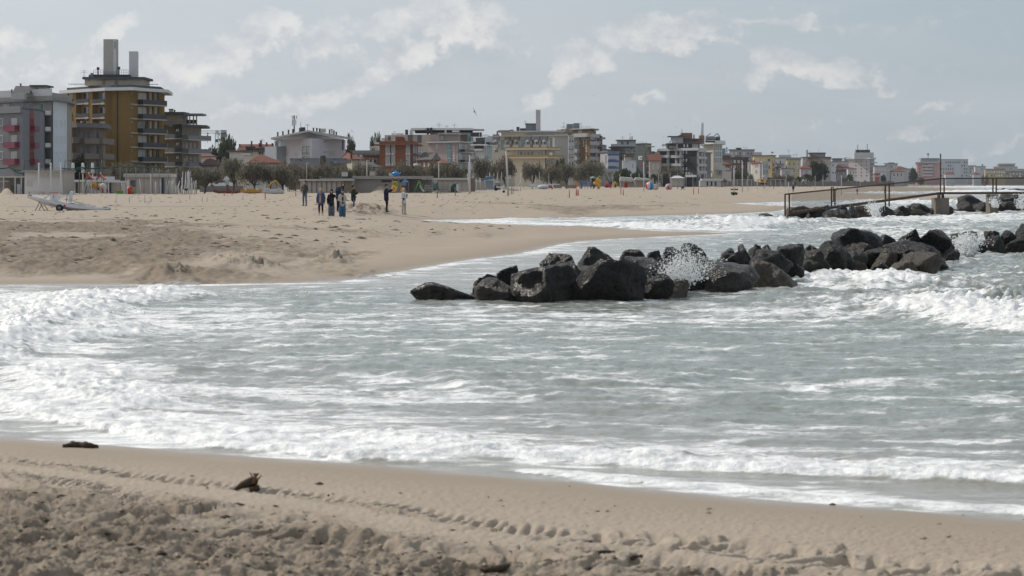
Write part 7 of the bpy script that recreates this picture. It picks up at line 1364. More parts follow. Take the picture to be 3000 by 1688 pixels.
for k in range(8): 
    mb = MB(); vs = [c + Vector((1.02 * math.sin(th) * math.cos(ph), 1.02 * math.sin(th) * math.sin(ph), 1.02 * math.cos(th))) for ph in np.linspace(k * math.pi / 4, (k + 1) * math.pi / 4, 5) for th in np.linspace(.05, 2.6, 9)]
    mb.add(vs, [(i * 9 + j, i * 9 + j + 1, (i + 1) * 9 + j + 1, (i + 1) * 9 + j) for i in range(4) for j in range(8)], True).build('ball_segment', (M_rpl, M_wht, M_blu, M_bei)[k % 4], t)
for lab, px, m_, rr, Y in (('pale ring-shaped toy beside the big ball', 1920, M_bei, .75, 570), ('pink and white ball shelter near the white tent', 1959, mat('pale_pink', (.45, .33, .36), .6), .85, 580)):
    t = T('toy_ball', px, Y, lab, 'playground'); MB().ball((0, 0, rr * .8), rr, rr, rr, 14, 8).build('shell', m_, t); MB().ball((-.1, -rr * .75, rr * .7), rr * .4, rr * .3, rr * .45, 10, 6).build('hatch', M_rpl if 'pink' in lab else M_wht, t)
t = T('white_tent', 1985, 610, 'white pavilion tent with a peaked top before the black hotel', 'tent'); za, zb = loc(t, 1985, 515).z, loc(t, 1985, 522).z; xa, xb = loc(t, 1964, 522).x, loc(t, 2007, 522).x; MB().add([(xa, -.5, zb), (xb, -.5, zb), (xb, 3, zb), (xa, 3, zb), (xa * .3, 1.2, za), (xb * .3, 1.2, za)], [(0, 1, 5, 4), (1, 2, 5), (2, 3, 4, 5), (3, 0, 4), (3, 2, 1, 0)]).build('tent_roof', M_wht, t); bx(t, 'side_cloth', 1966, 522, 2005, 545, M_shut, .05, 2.6)
for px in (1966, 1980, 1993, 2005): rod(t, 'post', [(px, 548), (px, 521)], .05, M_wht)
for lab, x0, x1, ya, yb, Y in (('pale sailcloth awning below the small pale blue house', 1815, 1862, 519, 531, 640), ('second pale sailcloth awning beside the bottle-green tower', 1858, 1908, 521, 528, 650)):
    t = T('sail_awning', (x0 + x1) / 2, Y, lab, 'awning'); MB().slab([loc(t, x0, yb), loc(t, x1, yb + 1), loc(t, x1 - 8, ya + 3), loc(t, x0 + 4, ya)], (0, 2, .1)).build('cloth', M_shut, t); [rod(t, 'post', [(px, 552), (px, yb - 1)], .06, M_wht) for px in (x0 + 2, x1 - 2)]; bx(t, 'shaded_wall', x0 + 2, yb + 1, x1 - 2, 549, M_hut, .2, 2.2)
t = T('flagpole', 1886, 470, 'tall white pole with a red flag on the sand', 'flagpole'); rod(t, 'pole', [(1886.5, 566), (1886, 474)], .09, M_wht); MB().slab([loc(t, 1877.5, 477), loc(t, 1883, 487), loc(t, 1876.5, 489)], (0, .03, 0)).build('flag', M_rpl, t)
t = T('low_kiosk', 2085, 700, 'low whitewashed kiosk wall before the cream tower', 'hut'); bx(t, 'wall', 2050, 529, 2112, 546, M_shut, 3); bx(t, 'roof', 2055, 524, 2118, 529.4, M_wht, 4, -.4); [bx(t, 'door', 2070 + 12 * k, 532, 2075 + 12 * k, 545, M_dark, .05, -.06) for k in range(3)]
t = T('timber_pergola', 2150, 700, 'long thin pergola frame at the back of the sand', 'pergola'); rod(t, 'beam', [(2118, 528), (2300, 526)], .07, M_shut); [rod(t, 'post', [(px, 548), (px, 527)], .06, M_shut) for px in range(2118, 2301, 14)]
t = T('backdrop_boards', 2220, 760, 'long dim band of boards standing in for poles and mounds at the back of the sand', 'fence'); [bx(t, 'board', 2100 + 10 * k, 530 + (k * 7 % 5) * .8, 2109.6 + 10 * k, 546, mat('dim_boards', (.17, .16, .15), .9, 0, .3, 3), .1) for k in range(52)]  # board row stands in for a vague band of poles and mounds
for k, (px, top, Y, lab) in enumerate([(2150.5, 492, 330, 'pole with a solar panel above a hedge tub on the sand'), (2175, 473, 340, 'tall lamp pole beside the solar panel pole')]):
    t = T('lamp_pole', px, Y, lab, 'lamp pole'); rod(t, 'pole', [(px, 564), (px, top)], .07, M_wht)
    if k == 0: MB().slab([loc(t, 2147, 496), loc(t, 2151, 498), loc(t, 2153.5, 492), loc(t, 2149, 491.5)], (0, .1, .05)).build('solar_panel', M_lite, t); bx(t, 'light_box', 2149, 499, 2152.5, 505, M_wht, .2, -.05)
    else: bx(t, 'lamp_head', 2173.5, 472, 2176.5, 478, M_shut, .3, -.1)
t = T('hedge_tub', 2152, 335, 'dark square planter hedge at the foot of the solar pole', 'planter'); bx(t, 'tub', 2142, 553, 2162.5, 557.5, mat('tub_brown', (.12, .10, .08), .9), 1.0); me, tm = proto('shrub', 2); o = link('hedge', me.copy(), None, t); o.data.materials.clear(); o.data.materials.append(LEAF['dark']); o.scale = (.55, .5, .55); o.location = (0, .5, .1)
for i, (px, top, Y) in enumerate([(2191, 515, 520), (2219, 512, 560), (2267, 505, 600), (2303, 512, 640), (2241, 528, 620), (2388, 515, 680), (2411, 512, 700), (2465, 514, 380), (2310, 535, 300), (2520, 515, 700), (2543, 518, 900)]): pole(px, top, Y, .06, M_wht if px not in (2267,) else M_dark, 'slim pole standing on the far sand', 'pole', 'slim poles on the far sand', None, 'slim_pole')
t = T('orange_digger', 2236, 640, 'orange digger behind a heap of sand', 'digger'); bx(t, 'cab', 2228, 525.5, 2245, 535, M_yel, 1.5); bx(t, 'window', 2231, 527, 2236, 531, M_glass, .05, -.06); bx(t, 'tracks', 2227, 535, 2246, 541, M_dark, 1.6); MB().tube([loc(t, 2228, 530), loc(t, 2223, 524), loc(t, 2219, 536)], .15, 6).build('boom', M_yel, t)
t = T('thatched_parasol', 2238, 690, 'pale thatched parasol roof above the orange digger', 'parasol'); z1 = loc(t, 2238, 519).z; MB().lathe([(1.0, 0), (.5, .3), (.04, .45)], 12, (0, 0, z1)).build('canopy', M_bei, t); MB().tube([(0, 0, -.2), (0, 0, z1)], .08, 6).build('pole', M_wood, t)
aframe(2354, 526, 540, 8, 760, M_wht, 'far white swing frame beyond the sand heaps', .08); aframe(2534, 527, 536, 5, 1000, M_gre, 'far green swing near the dim boards', .08)
# ---- stakes on the open sand
SG = 'orange stakes on the sand'
for px, y1, y0 in ((1668, 580, 556.5), (1688, 573.5, 553), (1691, 573, 555), (1694.5, 572.5, 555.5), (1819, 570, 549), (1826, 573.5, 555), (2032, 569, 549), (2046, 567.5, 550)):
    g = G(px, y1); pole(px, y0, g.y, .06, M_ora, 'orange painted stake on the open sand', 'stake', SG, None, 'orange_stake')
for px, y1, y0, lab in ((1281, 580, 552, 'grey wooden post right of the woman in the white jacket'), (1333.5, 574, 548, 'shorter grey wooden post before the second hut row'), (1498, 570, 544, 'left of two wooden posts by the white rescue boat'), (1503, 569, 543, 'right of two wooden posts by the white rescue boat')):
    g = G(px, y1); pole(px, y0, g.y, .055, M_wood, lab, 'post', None, None, 'wooden_post')
for px, y1, y0, m_, lab in ((339.5, 594, 573, M_wht, 'a'), (378.5, 593, 574, M_wht, 'a'), (424, 593, 568, M_wht, 'a'), (442.5, 592, 574, M_wht, 'a'), (556, 585, 560, M_wht, 'a'), (592.5, 592, 573, M_wht, 'a'), (606, 591, 573, M_wht, 'a'), (711.5, 586, 566, M_wht, 'a'), (665.5, 576, 568, M_wht, 'a'), (657, 574, 563, M_rpl, 'b'), (680, 573, 561, M_rpl, 'b'), (777, 585, 562, M_ora, 'b'), (866, 575, 562, M_rpl, 'b'), (869, 578, 564, M_wht, 'a'), (1020, 578, 562, M_wht, 'a')):
    g = G(px, y1); pole(px, y0, g.y, .045, m_, 'short white marker stake before the boats and huts' if lab == 'a' else 'short red marker stake before the boats and huts', 'stake', 'white marker stakes' if lab == 'a' else 'red marker stakes', None, 'marker_stake')
for (xa, ya, xb, yb, lab) in ((-80, 605, 700, 605.5, 'thin pale rope stretched low across the sand behind the rescue boat'), (-80, 641, 420, 644, 'thin pale rope lying across the sand before the rescue boat'), (339, 578, 610, 577, 'thin pale rope between the white marker stakes')):
    mb = MB(); Y = 330 if ya < 600 else G(300, ya + 3).y; pts = [P3(x, ya + (yb - ya) * (x - xa) / (xb - xa) + 1.0 * math.sin(x * .09), Y) for x in np.linspace(xa, xb, 26)]; mb.tube(pts, .014, 4); tag(mb.build('rope', M_wht), lab, 'rope')
t = T('litter_bin', 1004, 330, 'x', 'x'); bpy.data.objects.remove(t)
for i, (px, Y, lab) in enumerate([(543, 430, 'dark lamp post among the tamarisks left of the low wall'), (640, 420, 'dark lamp post behind the low grey wall'), (693, 425, 'dark lamp post behind the tall greyish tamarisk'), (733, 440, 'dark lamp post before the broad red hipped roof'), (864, 430, 'dark lamp post before the slate-grey flat building'), (936, 445, 'dark lamp post before the dark square pillar'), (1056, 450, 'dark lamp post before the yellowish house'), (1328, 470, 'dark lamp post before the old rose hotel'), (1176, 460, 'dark lamp post behind the teapot slide'), (70, 400, 'dark lamp post before the magenta balconies'), (298, 410, 'dark lamp post behind the closed parasols'), (190, 405, 'dark lamp post before the weathered block')]):
    t = T('street_lamp', px, Y, lab, 'street lamp', 'dark lamp posts of the promenade'); z1 = loc(t, px, 464 if Y > 415 else 466).z * .98; MB().tube([(0, 0, -.3), (0, 0, z1)], [.09, .06], 7).build('post', M_dark, t); MB().tube([(0, 0, z1 * .93), (.5, 0, z1 * .97), (1.1, 0, z1 * .96)], .035, 5).build('arm', M_dark, t); MB().box(.9, -.12, z1 * .945, 1.3, .12, z1 * .96).build('lamp_head', M_dark, t)
for px, y0, Y, lab in ((898.5, 480, 400, 'pale thin lamp pole left of the squat palm'), (1075, 472, 395, 'thick pale lamp pole beside the pavilion roof crate'), (1285.5, 477, 395, 'pale lamp pole before the olive house')):
    t = T('lamp_pole', px, Y, lab, 'lamp pole'); rod(t, 'pole', [(px, 556), (px, y0)], .10 if px != 898.5 else .06, M_bei); bx(t, 'lamp_head', px - 3, y0 - 2.5, px + 5, y0, M_shut, .3, -.1)
# ================================================================== people
M_skin = mat('skin', (.42, .26, .19), .6, 0, .05); M_eye = mat('eye_dark', (.02, .015, .012), .3)
def cloth(name, c): return mat('cloth_' + name, c, .9, 0, .18, 14, .15)
TMP = bpy.data.scenes.new('tmp')
def remeshed(mb, name, m, parent, voxel):
    o = bpy.data.objects.new('src', mb.mesh('src')); TMP.collection.objects.link(o); md = o.modifiers.new('r', 'REMESH'); md.mode = 'VOXEL'; md.voxel_size = voxel; md.use_smooth_shade = True
    vl = TMP.view_layers[0]; vl.update(); dg = vl.depsgraph; me = bpy.data.meshes.new_from_object(o.evaluated_get(dg)); old = o.data
    bpy.data.objects.remove(o); bpy.data.meshes.remove(old); me.name = name; me.materials.clear(); me.materials.append(m)
    return link(name, me, None, parent)
def limb(mb, pts, rs):
    mb.tube(pts, rs, 8)
    for p, r_ in zip(pts, rs): mb.ball(p, r_, None, None, 8, 6)
def hand(mb, w, d, side):
    """palm, four fingers and a thumb along direction d"""
    d = Vector(d).normalized(); s = d.orthogonal().normalized(); n = d.cross(s)
    limb(mb, [w, w + d * .08], [.030, .038])
    for k, L in enumerate((.065, .078, .074, .058)):
        o = w + d * .085 + s * (.027 - .018 * k); mb.tube([o, o + d * L * .55, o + d * L * .9 + n * .02], [.0095, .009, .007], 5)
    o = w + d * .03 + s * .032 * side; mb.tube([o, o + (d * .5 + s * side * .8).normalized() * .035, o + (d * .8 + s * side * .5).normalized() * .07], [.012, .010, .008], 5)
STAND = dict(lh=(-.24, .04, .80), le=(-.25, -.03, 1.10), rh=(.24, .04, .80), re=(.25, -.03, 1.10))
PHOTO = dict(lh=(-.06, .30, 1.55), le=(-.26, .14, 1.28), rh=(.08, .32, 1.56), re=(.27, .16, 1.28))
PHONE = dict(lh=(-.05, .26, 1.13), le=(-.25, .02, 1.10), rh=(.05, .26, 1.14), re=(.25, .02, 1.10))
def person(px, py, top, face, label, pose, jacket, legs, hair, shoe=(.05, .05, .05), hem=.84, wide=.0, stance=.11, hood=None, inner=None, long_hair=False, lean=0.0, vox=.030, name='person', group=None, cuff=.0, Y=None, bulk=1.0, step=0.0):
    g = G(px, py) if Y is None else on(px, Y); k = ((py - top) / F * g.y) / 1.75
    e = thing(name, g, label, 'person', group, R(180 - face)); e.scale = (k, k, k)       # face: degrees the person is turned from looking at the camera
    V = Vector; ld = lambda z: lean * (z / 1.75)
    def L(p): return V((p[0], p[1] + ld(p[2]), p[2]))
    head = L((0, .02, 1.635)); neck = L((0, 0, 1.47))
    mb = MB(); mb.ball(head, .080, .098, .118, 12, 9); mb.ball(head + V((0, .075, -.055)), .055, .045, .055, 10, 6); mb.ball(head + V((0, .102, -.015)), .016, .02, .026, 8, 5)
    for s in (-1, 1): mb.ball(head + V((s * .082, -.005, -.01)), .014, .022, .032, 8, 5)
    limb(mb, [neck - V((0, 0, .06)), head - V((0, .01, .06))], [.058, .052]); limb(mb, [L((0, 0, .98)), L((0, 0, 1.3)), L((0, 0, 1.42))], [.11, .12, .09])
    for s, eb, hd in ((-1, 'le', 'lh'), (1, 're', 'rh')):
        sh = L((s * .16, 0, 1.40)); el = L(pose[eb]); hn = L(pose[hd]); limb(mb, [sh, el, hn], [.055, .045, .030]); hand(mb, hn, hn - el, -s)
    st = [(-1, -step), (1, step)]
    for s, f in st: limb(mb, [L((s * .085, 0, .92)), V((s * stance, f * .5 + .02, .48)), V((s * stance, f, .09))], [.08, .055, .042]); limb(mb, [V((s * stance, f, .07)), V((s * (stance + .015), f + .13, .035))], [.045, .035])
    remeshed(mb, 'body', M_skin, e, .022 if vox < .04 else vox)
    for s in (-1, 1): MB().ball(head + V((s * .030, .090, .012)), .010, .008, .008, 6, 4).build('eye', M_eye, e)
    MB().ball(head + V((0, .112, -.062)), .022, .006, .006, 8, 4).build('mouth', mat('lips', (.26, .11, .09), .6), e)
    # trousers
    mb = MB(); limb(mb, [L((0, 0, .98)), L((0, -.01, .88))], [.135 * bulk, .140 * bulk])
    for s, f in st: limb(mb, [L((s * .085, 0, .90)), V((s * stance, f * .5 + .02, .50)), V((s * stance, f - .01, .10 + cuff))], [.098 + wide * .3, .072 + wide * .7, .056 + wide])
    remeshed(mb, 'trousers', cloth('legs', legs), e, vox)
    for s, f in st: 
        mb = MB(); mb.ball(V((s * stance, f + .045, .048)), .052, .135, .052, 10, 6); mb.ball(V((s * stance, f - .02, .08)), .05, .06, .06, 8, 5); mb.build('shoe', cloth('shoe', shoe), e)
    mb = MB(); limb(mb, [L((0, 0, hem)), L((0, -.005, 1.05)), L((0, 0, 1.28)), L((0, 0, 1.40))], [.165 * bulk, .155 * bulk, .175 * bulk, .12]); mb.ball(L((0, 0, 1.30)), .205, .135, .16)
    for s, eb, hd in ((-1, 'le', 'lh'), (1, 're', 'rh')):
        el = L(pose[eb]); hn = L(pose[hd]); limb(mb, [L((s * .165, 0, 1.385)), el, el.lerp(hn, .93)], [.080, .066, .052])
    mb.tube([L((0, 0, 1.40)), L((0, -.005, 1.49))], [.10, .075], 10); remeshed(mb, 'jacket', cloth('jacket', jacket), e, vox)
    if inner:
        mb = MB(); mb.slab([L((-.055, .185 * bulk, hem + .02)), L((.055, .185 * bulk, hem + .02)), L((.045, .185, 1.25)), L((0.07, .10, 1.46)), L((-.07, .10, 1.46)), L((-.045, .185, 1.25))], (0, .012, 0)); mb.build('shirt_front', cloth('inner', inner), e)
    mb = MB()
    if hood is not None:
        mb.ball(head + V((0, -.035, .01)), .122, .125, .155, 12, 8); mb.ball(head + V((0, -.02, -.14)), .12, .11, .09, 10, 6); ho = remeshed(mb, 'hood', cloth('hood', hood), e, .025); 
        MB().ball(head + V((0, .065, -.01)), .072, .052, .10, 10, 7).build('face', M_skin, ho); MB().ball(head + V((0, .085, .06)), .06, .04, .04, 8, 5).build('fringe', cloth('hair', hair), ho)
    else:
        mb.ball(head + V((0, -.022, .030)), .094, .105, .112, 12, 8)
        if long_hair: mb.ball(head + V((0, -.055, -.07)), .10, .075, .13, 10, 7)
        remeshed(mb, 'hair', cloth('hair', hair), e, .022)
    return e
def held(name, e, at, size, m, label, cat, rx=0.0):
    """something a person holds or wears: its own thing at the person's hand"""
    k = e.scale[0]; p = Matrix.LocRotScale(e.location, e.rotation_euler, e.scale) @ Vector(at)
    o = MB().box(-size[0] / 2, -size[1] / 2, -size[2] / 2, size[0] / 2, size[1] / 2, size[2] / 2).build(name, m); o.location = p; o.rotation_euler = (rx, 0, e.rotation_euler[2]); o.scale = (k, k, k); return tag(o, label, cat)
def bag(e, at, size, strap, m, label):
    o = thing('shoulder_bag', Matrix.LocRotScale(e.location, e.rotation_euler, e.scale) @ Vector(at), label, 'bag', None, e.rotation_euler[2]); k = e.scale[0]; o.scale = (k, k, k); a = Vector(at)
    MB().ball((0, 0, 0), size[0] / 2, size[1] / 2, size[2] / 2, 12, 8).build('bag_body', m, o); MB().tube([Vector(p) - a for p in strap], .014, 5).build('strap', m, o)
DEN = (.050, .085, .150)
e = person(893, 604, 530, 25, 'man in a grey sweatshirt and blue jeans looking down at his phone', PHONE, (.070, .065, .068), (.085, .135, .21), (.020, .015, .012), (.12, .12, .13), .92); held('phone', e, (0, .36, 1.17), (.075, .02, .15), M_dark, 'dark phone held by the man in the grey sweatshirt', 'phone', -.7)
e = person(940, 631, 551, 8, 'blonde woman in a denim jacket over a pink top and black leggings', STAND, DEN, (.012, .012, .014), (.46, .33, .16), (.6, .6, .6), .80, inner=(.50, .27, .20), bulk=1.12, cuff=.06)
POSE3 = dict(lh=(-.30, .10, 1.30), le=(-.30, .02, 1.28), rh=(.24, .06, .84), re=(.26, -.02, 1.10))
e = person(971, 634, 556, -4, 'person in a black hooded jacket and wide grey jeans beside the blonde woman', dict(POSE3, lh=(.42, .05, 1.26), le=(.30, -.05, 1.22), rh=(-.24, .06, .84), re=(-.26, -.02, 1.10)) if False else POSE3, (.014, .014, .016), (.10, .12, .14), (.02, .015, .012), (.05, .05, .05), .80, hood=(.02, .02, .022), wide=.05, bulk=1.12, inner=(.03, .03, .034))
e = person(1003, 636, 556, -12, 'person in a cream fleece jacket with a grey hood and blue flared jeans', dict(STAND, lh=(-.06, .24, 1.02), le=(-.25, .03, 1.08), rh=(.08, .24, 1.02), re=(.25, .03, 1.08)), (.42, .38, .35), (.045, .11, .20), (.02, .015, .012), (.05, .05, .05), .82, hood=(.085, .085, .09), wide=.055, bulk=1.1, inner=(.025, .025, .03))
e = person(992, 607, 519, -62, 'balding man in a dark blue padded jacket photographing with his phone held high', PHOTO, (.020, .035, .060), (.012, .014, .022), (.16, .13, .11), (.03, .03, .03), .88, bulk=1.12, Y=163); held('phone', e, (.01, .40, 1.62), (.08, .02, .15), M_dark, 'black phone held high by the man in the dark blue padded jacket', 'phone')
e = person(1036, 604, 536, -78, 'woman in a dark green parka and blue jeans holding up her hands', dict(lh=(-.06, .38, 1.20), le=(-.2, .16, 1.10), rh=(.08, .40, 1.22), re=(.2, .18, 1.12)), (.028, .036, .024), (.085, .13, .20), (.018, .012, .012), (.45, .45, .46), .70, bulk=1.15, lean=-.04, step=.06); bag(e, (.10, .20, .90), (.24, .10, .17), [(.10, .20, .94), (.16, .1, 1.2), (.0, -.14, 1.42), (-.12, -.16, 1.2), (.02, .02, .95)], cloth('bag_grey', (.18, .17, .15)), 'grey shoulder bag worn by the woman in the green parka')
e = person(1133, 628, 547, -75, 'woman in navy with a brown beret raising her phone to take a picture', dict(lh=(-.05, .42, 1.42), le=(-.22, .18, 1.28), rh=(.10, .42, 1.44), re=(.22, .2, 1.28)), (.020, .026, .055), (.010, .012, .022), (.05, .032, .022), (.02, .02, .02), .82, lean=-.05, step=.05); held('phone', e, (.02, .50, 1.50), (.075, .02, .15), mat('red_case', (.35, .03, .03), .5), 'red-cased phone raised by the woman in navy', 'phone'); bag(e, (-.17, -.10, .98), (.26, .12, .26), [(-.17, -.10, 1.05), (-.17, -.05, 1.3), (-.15, .0, 1.44)], cloth('bag_brown', (.085, .065, .035)), 'brown shoulder bag of the woman in navy')
MB().ball((0, -.03, 1.725), .115, .125, .055, 12, 6).build('beret', cloth('beret', (.05, .032, .022)), e)
e = person(1183, 629, 552, -48, 'blonde woman in a white jacket and pale trousers looking at her phone', dict(lh=(-.04, .24, 1.20), le=(-.25, .02, 1.10), rh=(.07, .28, 1.22), re=(.25, .04, 1.10)), (.60, .60, .62), (.42, .38, .33), (.58, .48, .32), (.5, .5, .5), .86, long_hair=True); held('phone', e, (.06, .36, 1.28), (.075, .02, .15), M_dark, 'dark phone in the hand of the blonde woman in white', 'phone', -.4); bag(e, (.14, .14, 1.02), (.10, .10, .20), [(.14, .14, 1.1), (.08, .16, 1.3), (-.06, .05, 1.46)], cloth('bag_navy', (.02, .025, .045)), 'navy scarf-bag hanging on the blonde woman in white')
FAR = [(2324, 563.5, 541.5, 170, (.022, .022, .03), (.02, .02, .03), 'walker in dark clothes on the sand behind the footbridge landing'), (2324, 547, 531, 170, (.30, .30, .30), (.2, .2, .22), 'far walker in pale grey between the sand heaps'), (2329, 548, 532, 150, (.03, .03, .03), (.03, .03, .03), 'far walker in black beside the pale grey one'), (2351.5, 547.5, 532.5, 60, (.08, .08, .09), (.08, .08, .09), 'far walker striding before the swing frame'), (2373.5, 547.5, 530.5, 90, (.015, .015, .02), (.02, .05, .09), 'far walker in a black coat right of the swing frame'),
       (2459, 546, 533, 120, (.05, .05, .09), (.04, .06, .12), 'far walker in blue beside a small dog'), (2448, 542, 531, 20, (.06, .06, .07), (.06, .06, .07), 'far walker standing behind the dog'), (2495, 543.5, 534, 40, (.06, .05, .05), (.25, .22, .20), 'far small figure left of the white mesh posts'), (2553, 541, 530, 80, (.03, .03, .04), (.03, .03, .04), 'far dark figure beyond the footbridge handrail'), (2581, 542, 532, 100, (.03, .03, .04), (.03, .03, .05), 'first of two far walkers by the handrail'), (2587, 542, 532, 100, (.04, .03, .04), (.03, .03, .05), 'second of two far walkers by the handrail'),
       (2511.5, 571, 549.5, 175, (.36, .20, .38), (.42, .12, .20), 'girl in a lilac top and pink shorts at the water edge'), (1986, 553, 537, 100, (.05, .07, .11), (.03, .04, .07), 'man in blue standing by a pushchair'), (2056, 545, 537, 60, (.04, .04, .05), (.04, .04, .05), 'far person before the whitewashed kiosk'), (2772, 543, 535, 90, (.04, .03, .05), (.05, .05, .07), 'far stroller by the rusty mast'), (2800, 541, 532, 90, (.03, .03, .04), (.03, .03, .04), 'far stroller in black right of the rusty mast'), (2811, 541, 532, 70, (.03, .03, .05), (.04, .04, .06), 'far stroller in dark blue'), (2817, 541, 532, 70, (.20, .05, .06), (.04, .04, .06), 'far stroller in red'), (1442, 557, 538, 10, (.03, .05, .09), (.03, .04, .08), 'worker in dark blue beside the tractor'), (1864, 549, 534, 30, (.02, .02, .03), (.02, .02, .03), 'dark figure among the white poles')]
for px, py, top, face, jk, lg, lab in FAR: person(px, py, top, face, lab, STAND, jk, lg, (.03, .02, .015), vox=.06, stance=.12, step=.08)
e = person(2591.5, 573, 549.5, 170, 'bare-chested boy in lime shorts spreading his arms by the water', dict(lh=(-.62, .05, 1.08), le=(-.40, 0, 1.22), rh=(.62, .05, 1.08), re=(.40, 0, 1.22)), (.40, .26, .19), (.32, .36, .05), (.04, .03, .02), vox=.05)
t = T('pushchair', 2000, 585, 'dark pushchair on the sand before the white tent', 'pushchair'); MB().ball((0, 0, .65), .42, .3, .38, 10, 6).build('seat', M_dark, t); MB().tube([(-.3, 0, .5), (-.65, 0, 1.0)], .03, 5).build('handle', M_dark, t); MB().ball((.35, 0, .75), .18, .2, .25, 8, 5).build('blanket', mat('blanket_pink', (.42, .25, .28), .8), t)
for x in (-.35, .35): MB().tube([(x, -.2, .12), (x, -.15, .12)], .13, 10).build('wheel', M_dark, t)
t = T('dog', 2447, 575, 'small dark dog trotting on the far sand', 'dog'); mb = MB(); limb(mb, [Vector((-.28, 0, .48)), Vector((.0, 0, .46)), Vector((.3, 0, .52))], [.12, .12, .14]); limb(mb, [Vector((.3, 0, .55)), Vector((.46, 0, .74))], [.09, .08]); limb(mb, [Vector((.46, 0, .74)), Vector((.62, 0, .70))], [.09, .05])
for x, b_ in ((-.27, -.06), (.3, .03)):
    for y in (-.09, .09): limb(mb, [Vector((x, y, .42)), Vector((x + b_, y, .22)), Vector((x + b_ * .2, y, .03))], [.07, .04, .035])
limb(mb, [Vector((-.36, 0, .52)), Vector((-.52, 0, .66))], [.035, .02]); [mb.ball((.44, y, .84), .03, .02, .06, 6, 4) for y in (-.05, .05)]; remeshed(mb, 'body', cloth('dog', (.03, .025, .02)), t, .035)
# ---- gulls
def gull(px, py, Y, label, s=1.0, roll=0.6, rz=.6):
    t = thing('gull', P3(px, py, Y), label, 'bird', None, rz); t.rotation_euler = (0, roll, rz); t.scale = (s, s, s); mg = mat('gull_grey', (.12, .12, .125), .8); MB().tube([(0, -.24, 0), (0, -.1, .01), (0, .1, .015), (0, .24, .02), (0, .30, .015)], [.02, .06, .07, .045, .012], 8).build('body', mg, t)
    for sd in (-1, 1): MB().add([(0, .1, .02), (sd * .32, .12, .12), (sd * .70, -.02, .04), (sd * .36, -.02, .10), (0, -.08, .02), (0, .1, .035), (sd * .32, .12, .135), (sd * .36, -.02, .115), (0, -.08, .035)], [(0, 1, 3, 4), (1, 2, 3), (5, 8, 7, 6), (6, 7, 2), (0, 5, 6, 1), (1, 6, 2), (4, 3, 7, 8), (3, 2, 7)]).build('wing', mg, t)
gull(1390, 328, 330, 'gull banking against the sky above the white canopy roof', 1.0, 1.1); gull(1031, 385, 400, 'gull soaring right of the lilac-white gable', 1.0, .9, .3)
for px, py in ((2022, 355), (1981, 373), (1944, 402), (1740, 281), (2371, 428), (2640, 454)): gull(px, py, 900, 'tiny distant gull over the hotels', 1.0, .3)
for o in [o for o in COL.objects if o.name.startswith('gull') and o.parent is None and 'tiny' in o['label']]: o['group'] = 'distant gulls'
bpy.data.scenes.remove(TMP)
# ================================================================== rescue boat, driftwood, haze
g0 = G(150, 618); t = thing('rescue_boat', g0, 'white twin-hulled rescue boat on wheels with a starfish and seahorse painted on it', 'boat'); k = g0.y / F      # metres per photo pixel here
def q_(px, py, dy=0.0): return Vector(((px - 150) * k, dy, (618 - py) * k))
M_bw = mat('boat_white', (.60, .60, .62), .45, 0, .08, 2); M_rub = mat('tyre_rubber', (.02, .02, .022), .8); M_bn = mat('green_cord', (.32, .40, .36), .9)
def float_hull(dy):
    top = [(78, 576), (92, 574), (120, 580), (146, 586), (170, 590), (200, 596), (235, 602), (270, 606), (300, 608.5), (316, 608)]; bot = [(79, 579), (95, 585), (120, 596), (146, 604), (170, 610), (200, 615), (235, 619), (270, 620.5), (300, 620.5), (315, 617)]
    mb = MB(); vs = []; n = len(top)
    for i in range(n):
        w = .30 * math.sin(math.pi * min(1, max(.03, (i + .35) / n))) ** .6; a, b_ = q_(*top[i], dy), q_(*bot[i], dy); m_ = a.lerp(b_, .55)
        vs += [a + Vector((0, -w, 0)), m_ + Vector((0, -w * 1.05, 0)), b_, m_ + Vector((0, w * 1.05, 0)), a + Vector((0, w, 0))]
    fs = [(i * 5 + j, i * 5 + (j + 1) % 5, (i + 1) * 5 + (j + 1) % 5, (i + 1) * 5 + j) for i in range(n - 1) for j in range(5)] + [(4, 3, 2, 1, 0), tuple((n - 1) * 5 + j for j in range(5))]
    return mb.add(vs, fs, False).build('hull', M_bw, t)
float_hull(0); float_hull(1.25)
a, b_ = q_(148, 566.5), q_(170, 588); MB().box(a.x, -.1, b_.z, b_.x, .9, a.z).build('seat_box', M_bw, t); MB().box(a.x - .04, -.14, a.z + .003, b_.x + .04, .94, a.z + .05).build('red_lid', M_rpl, t)
sh = [(157, 572.5), (159, 572), (159.8, 574), (158.6, 575.4), (159.6, 577.5), (158.6, 580), (156.6, 580.6), (156.4, 579.4), (157.6, 578.6), (157.2, 576.2), (155.8, 574.4)]; MB().slab([q_(x, y, -.125) for x, y in sh], (0, .02, 0)).build('seahorse', mat('seahorse_blue', (.05, .28, .38), .6), t)
c = q_(192, 603, -.34); MB().slab([c + Vector(((.115 if i % 2 == 0 else .04) * math.sin(i * math.pi / 5 + .15), 0, (.115 if i % 2 == 0 else .04) * math.cos(i * math.pi / 5 + .15))) for i in range(10)], (0, -.03, 0)).build('starfish', M_rpl, t)
MB().slab([q_(199, 593, .1), q_(204, 593, .1), q_(208.5, 562, .1), (q_(206, 560.5, .1)), q_(203.5, 562, .1)], (0, .8, 0)).build('backrest', M_bw, t); MB().tube([q_(194.5, 592), q_(198, 563)], .03, 6).build('rowlock_post', mat('steel_blue', (.12, .2, .26), .5), t); MB().tube([q_(192, 563.5), q_(201, 564)], .02, 5).build('rowlock_bar', M_grey, t)
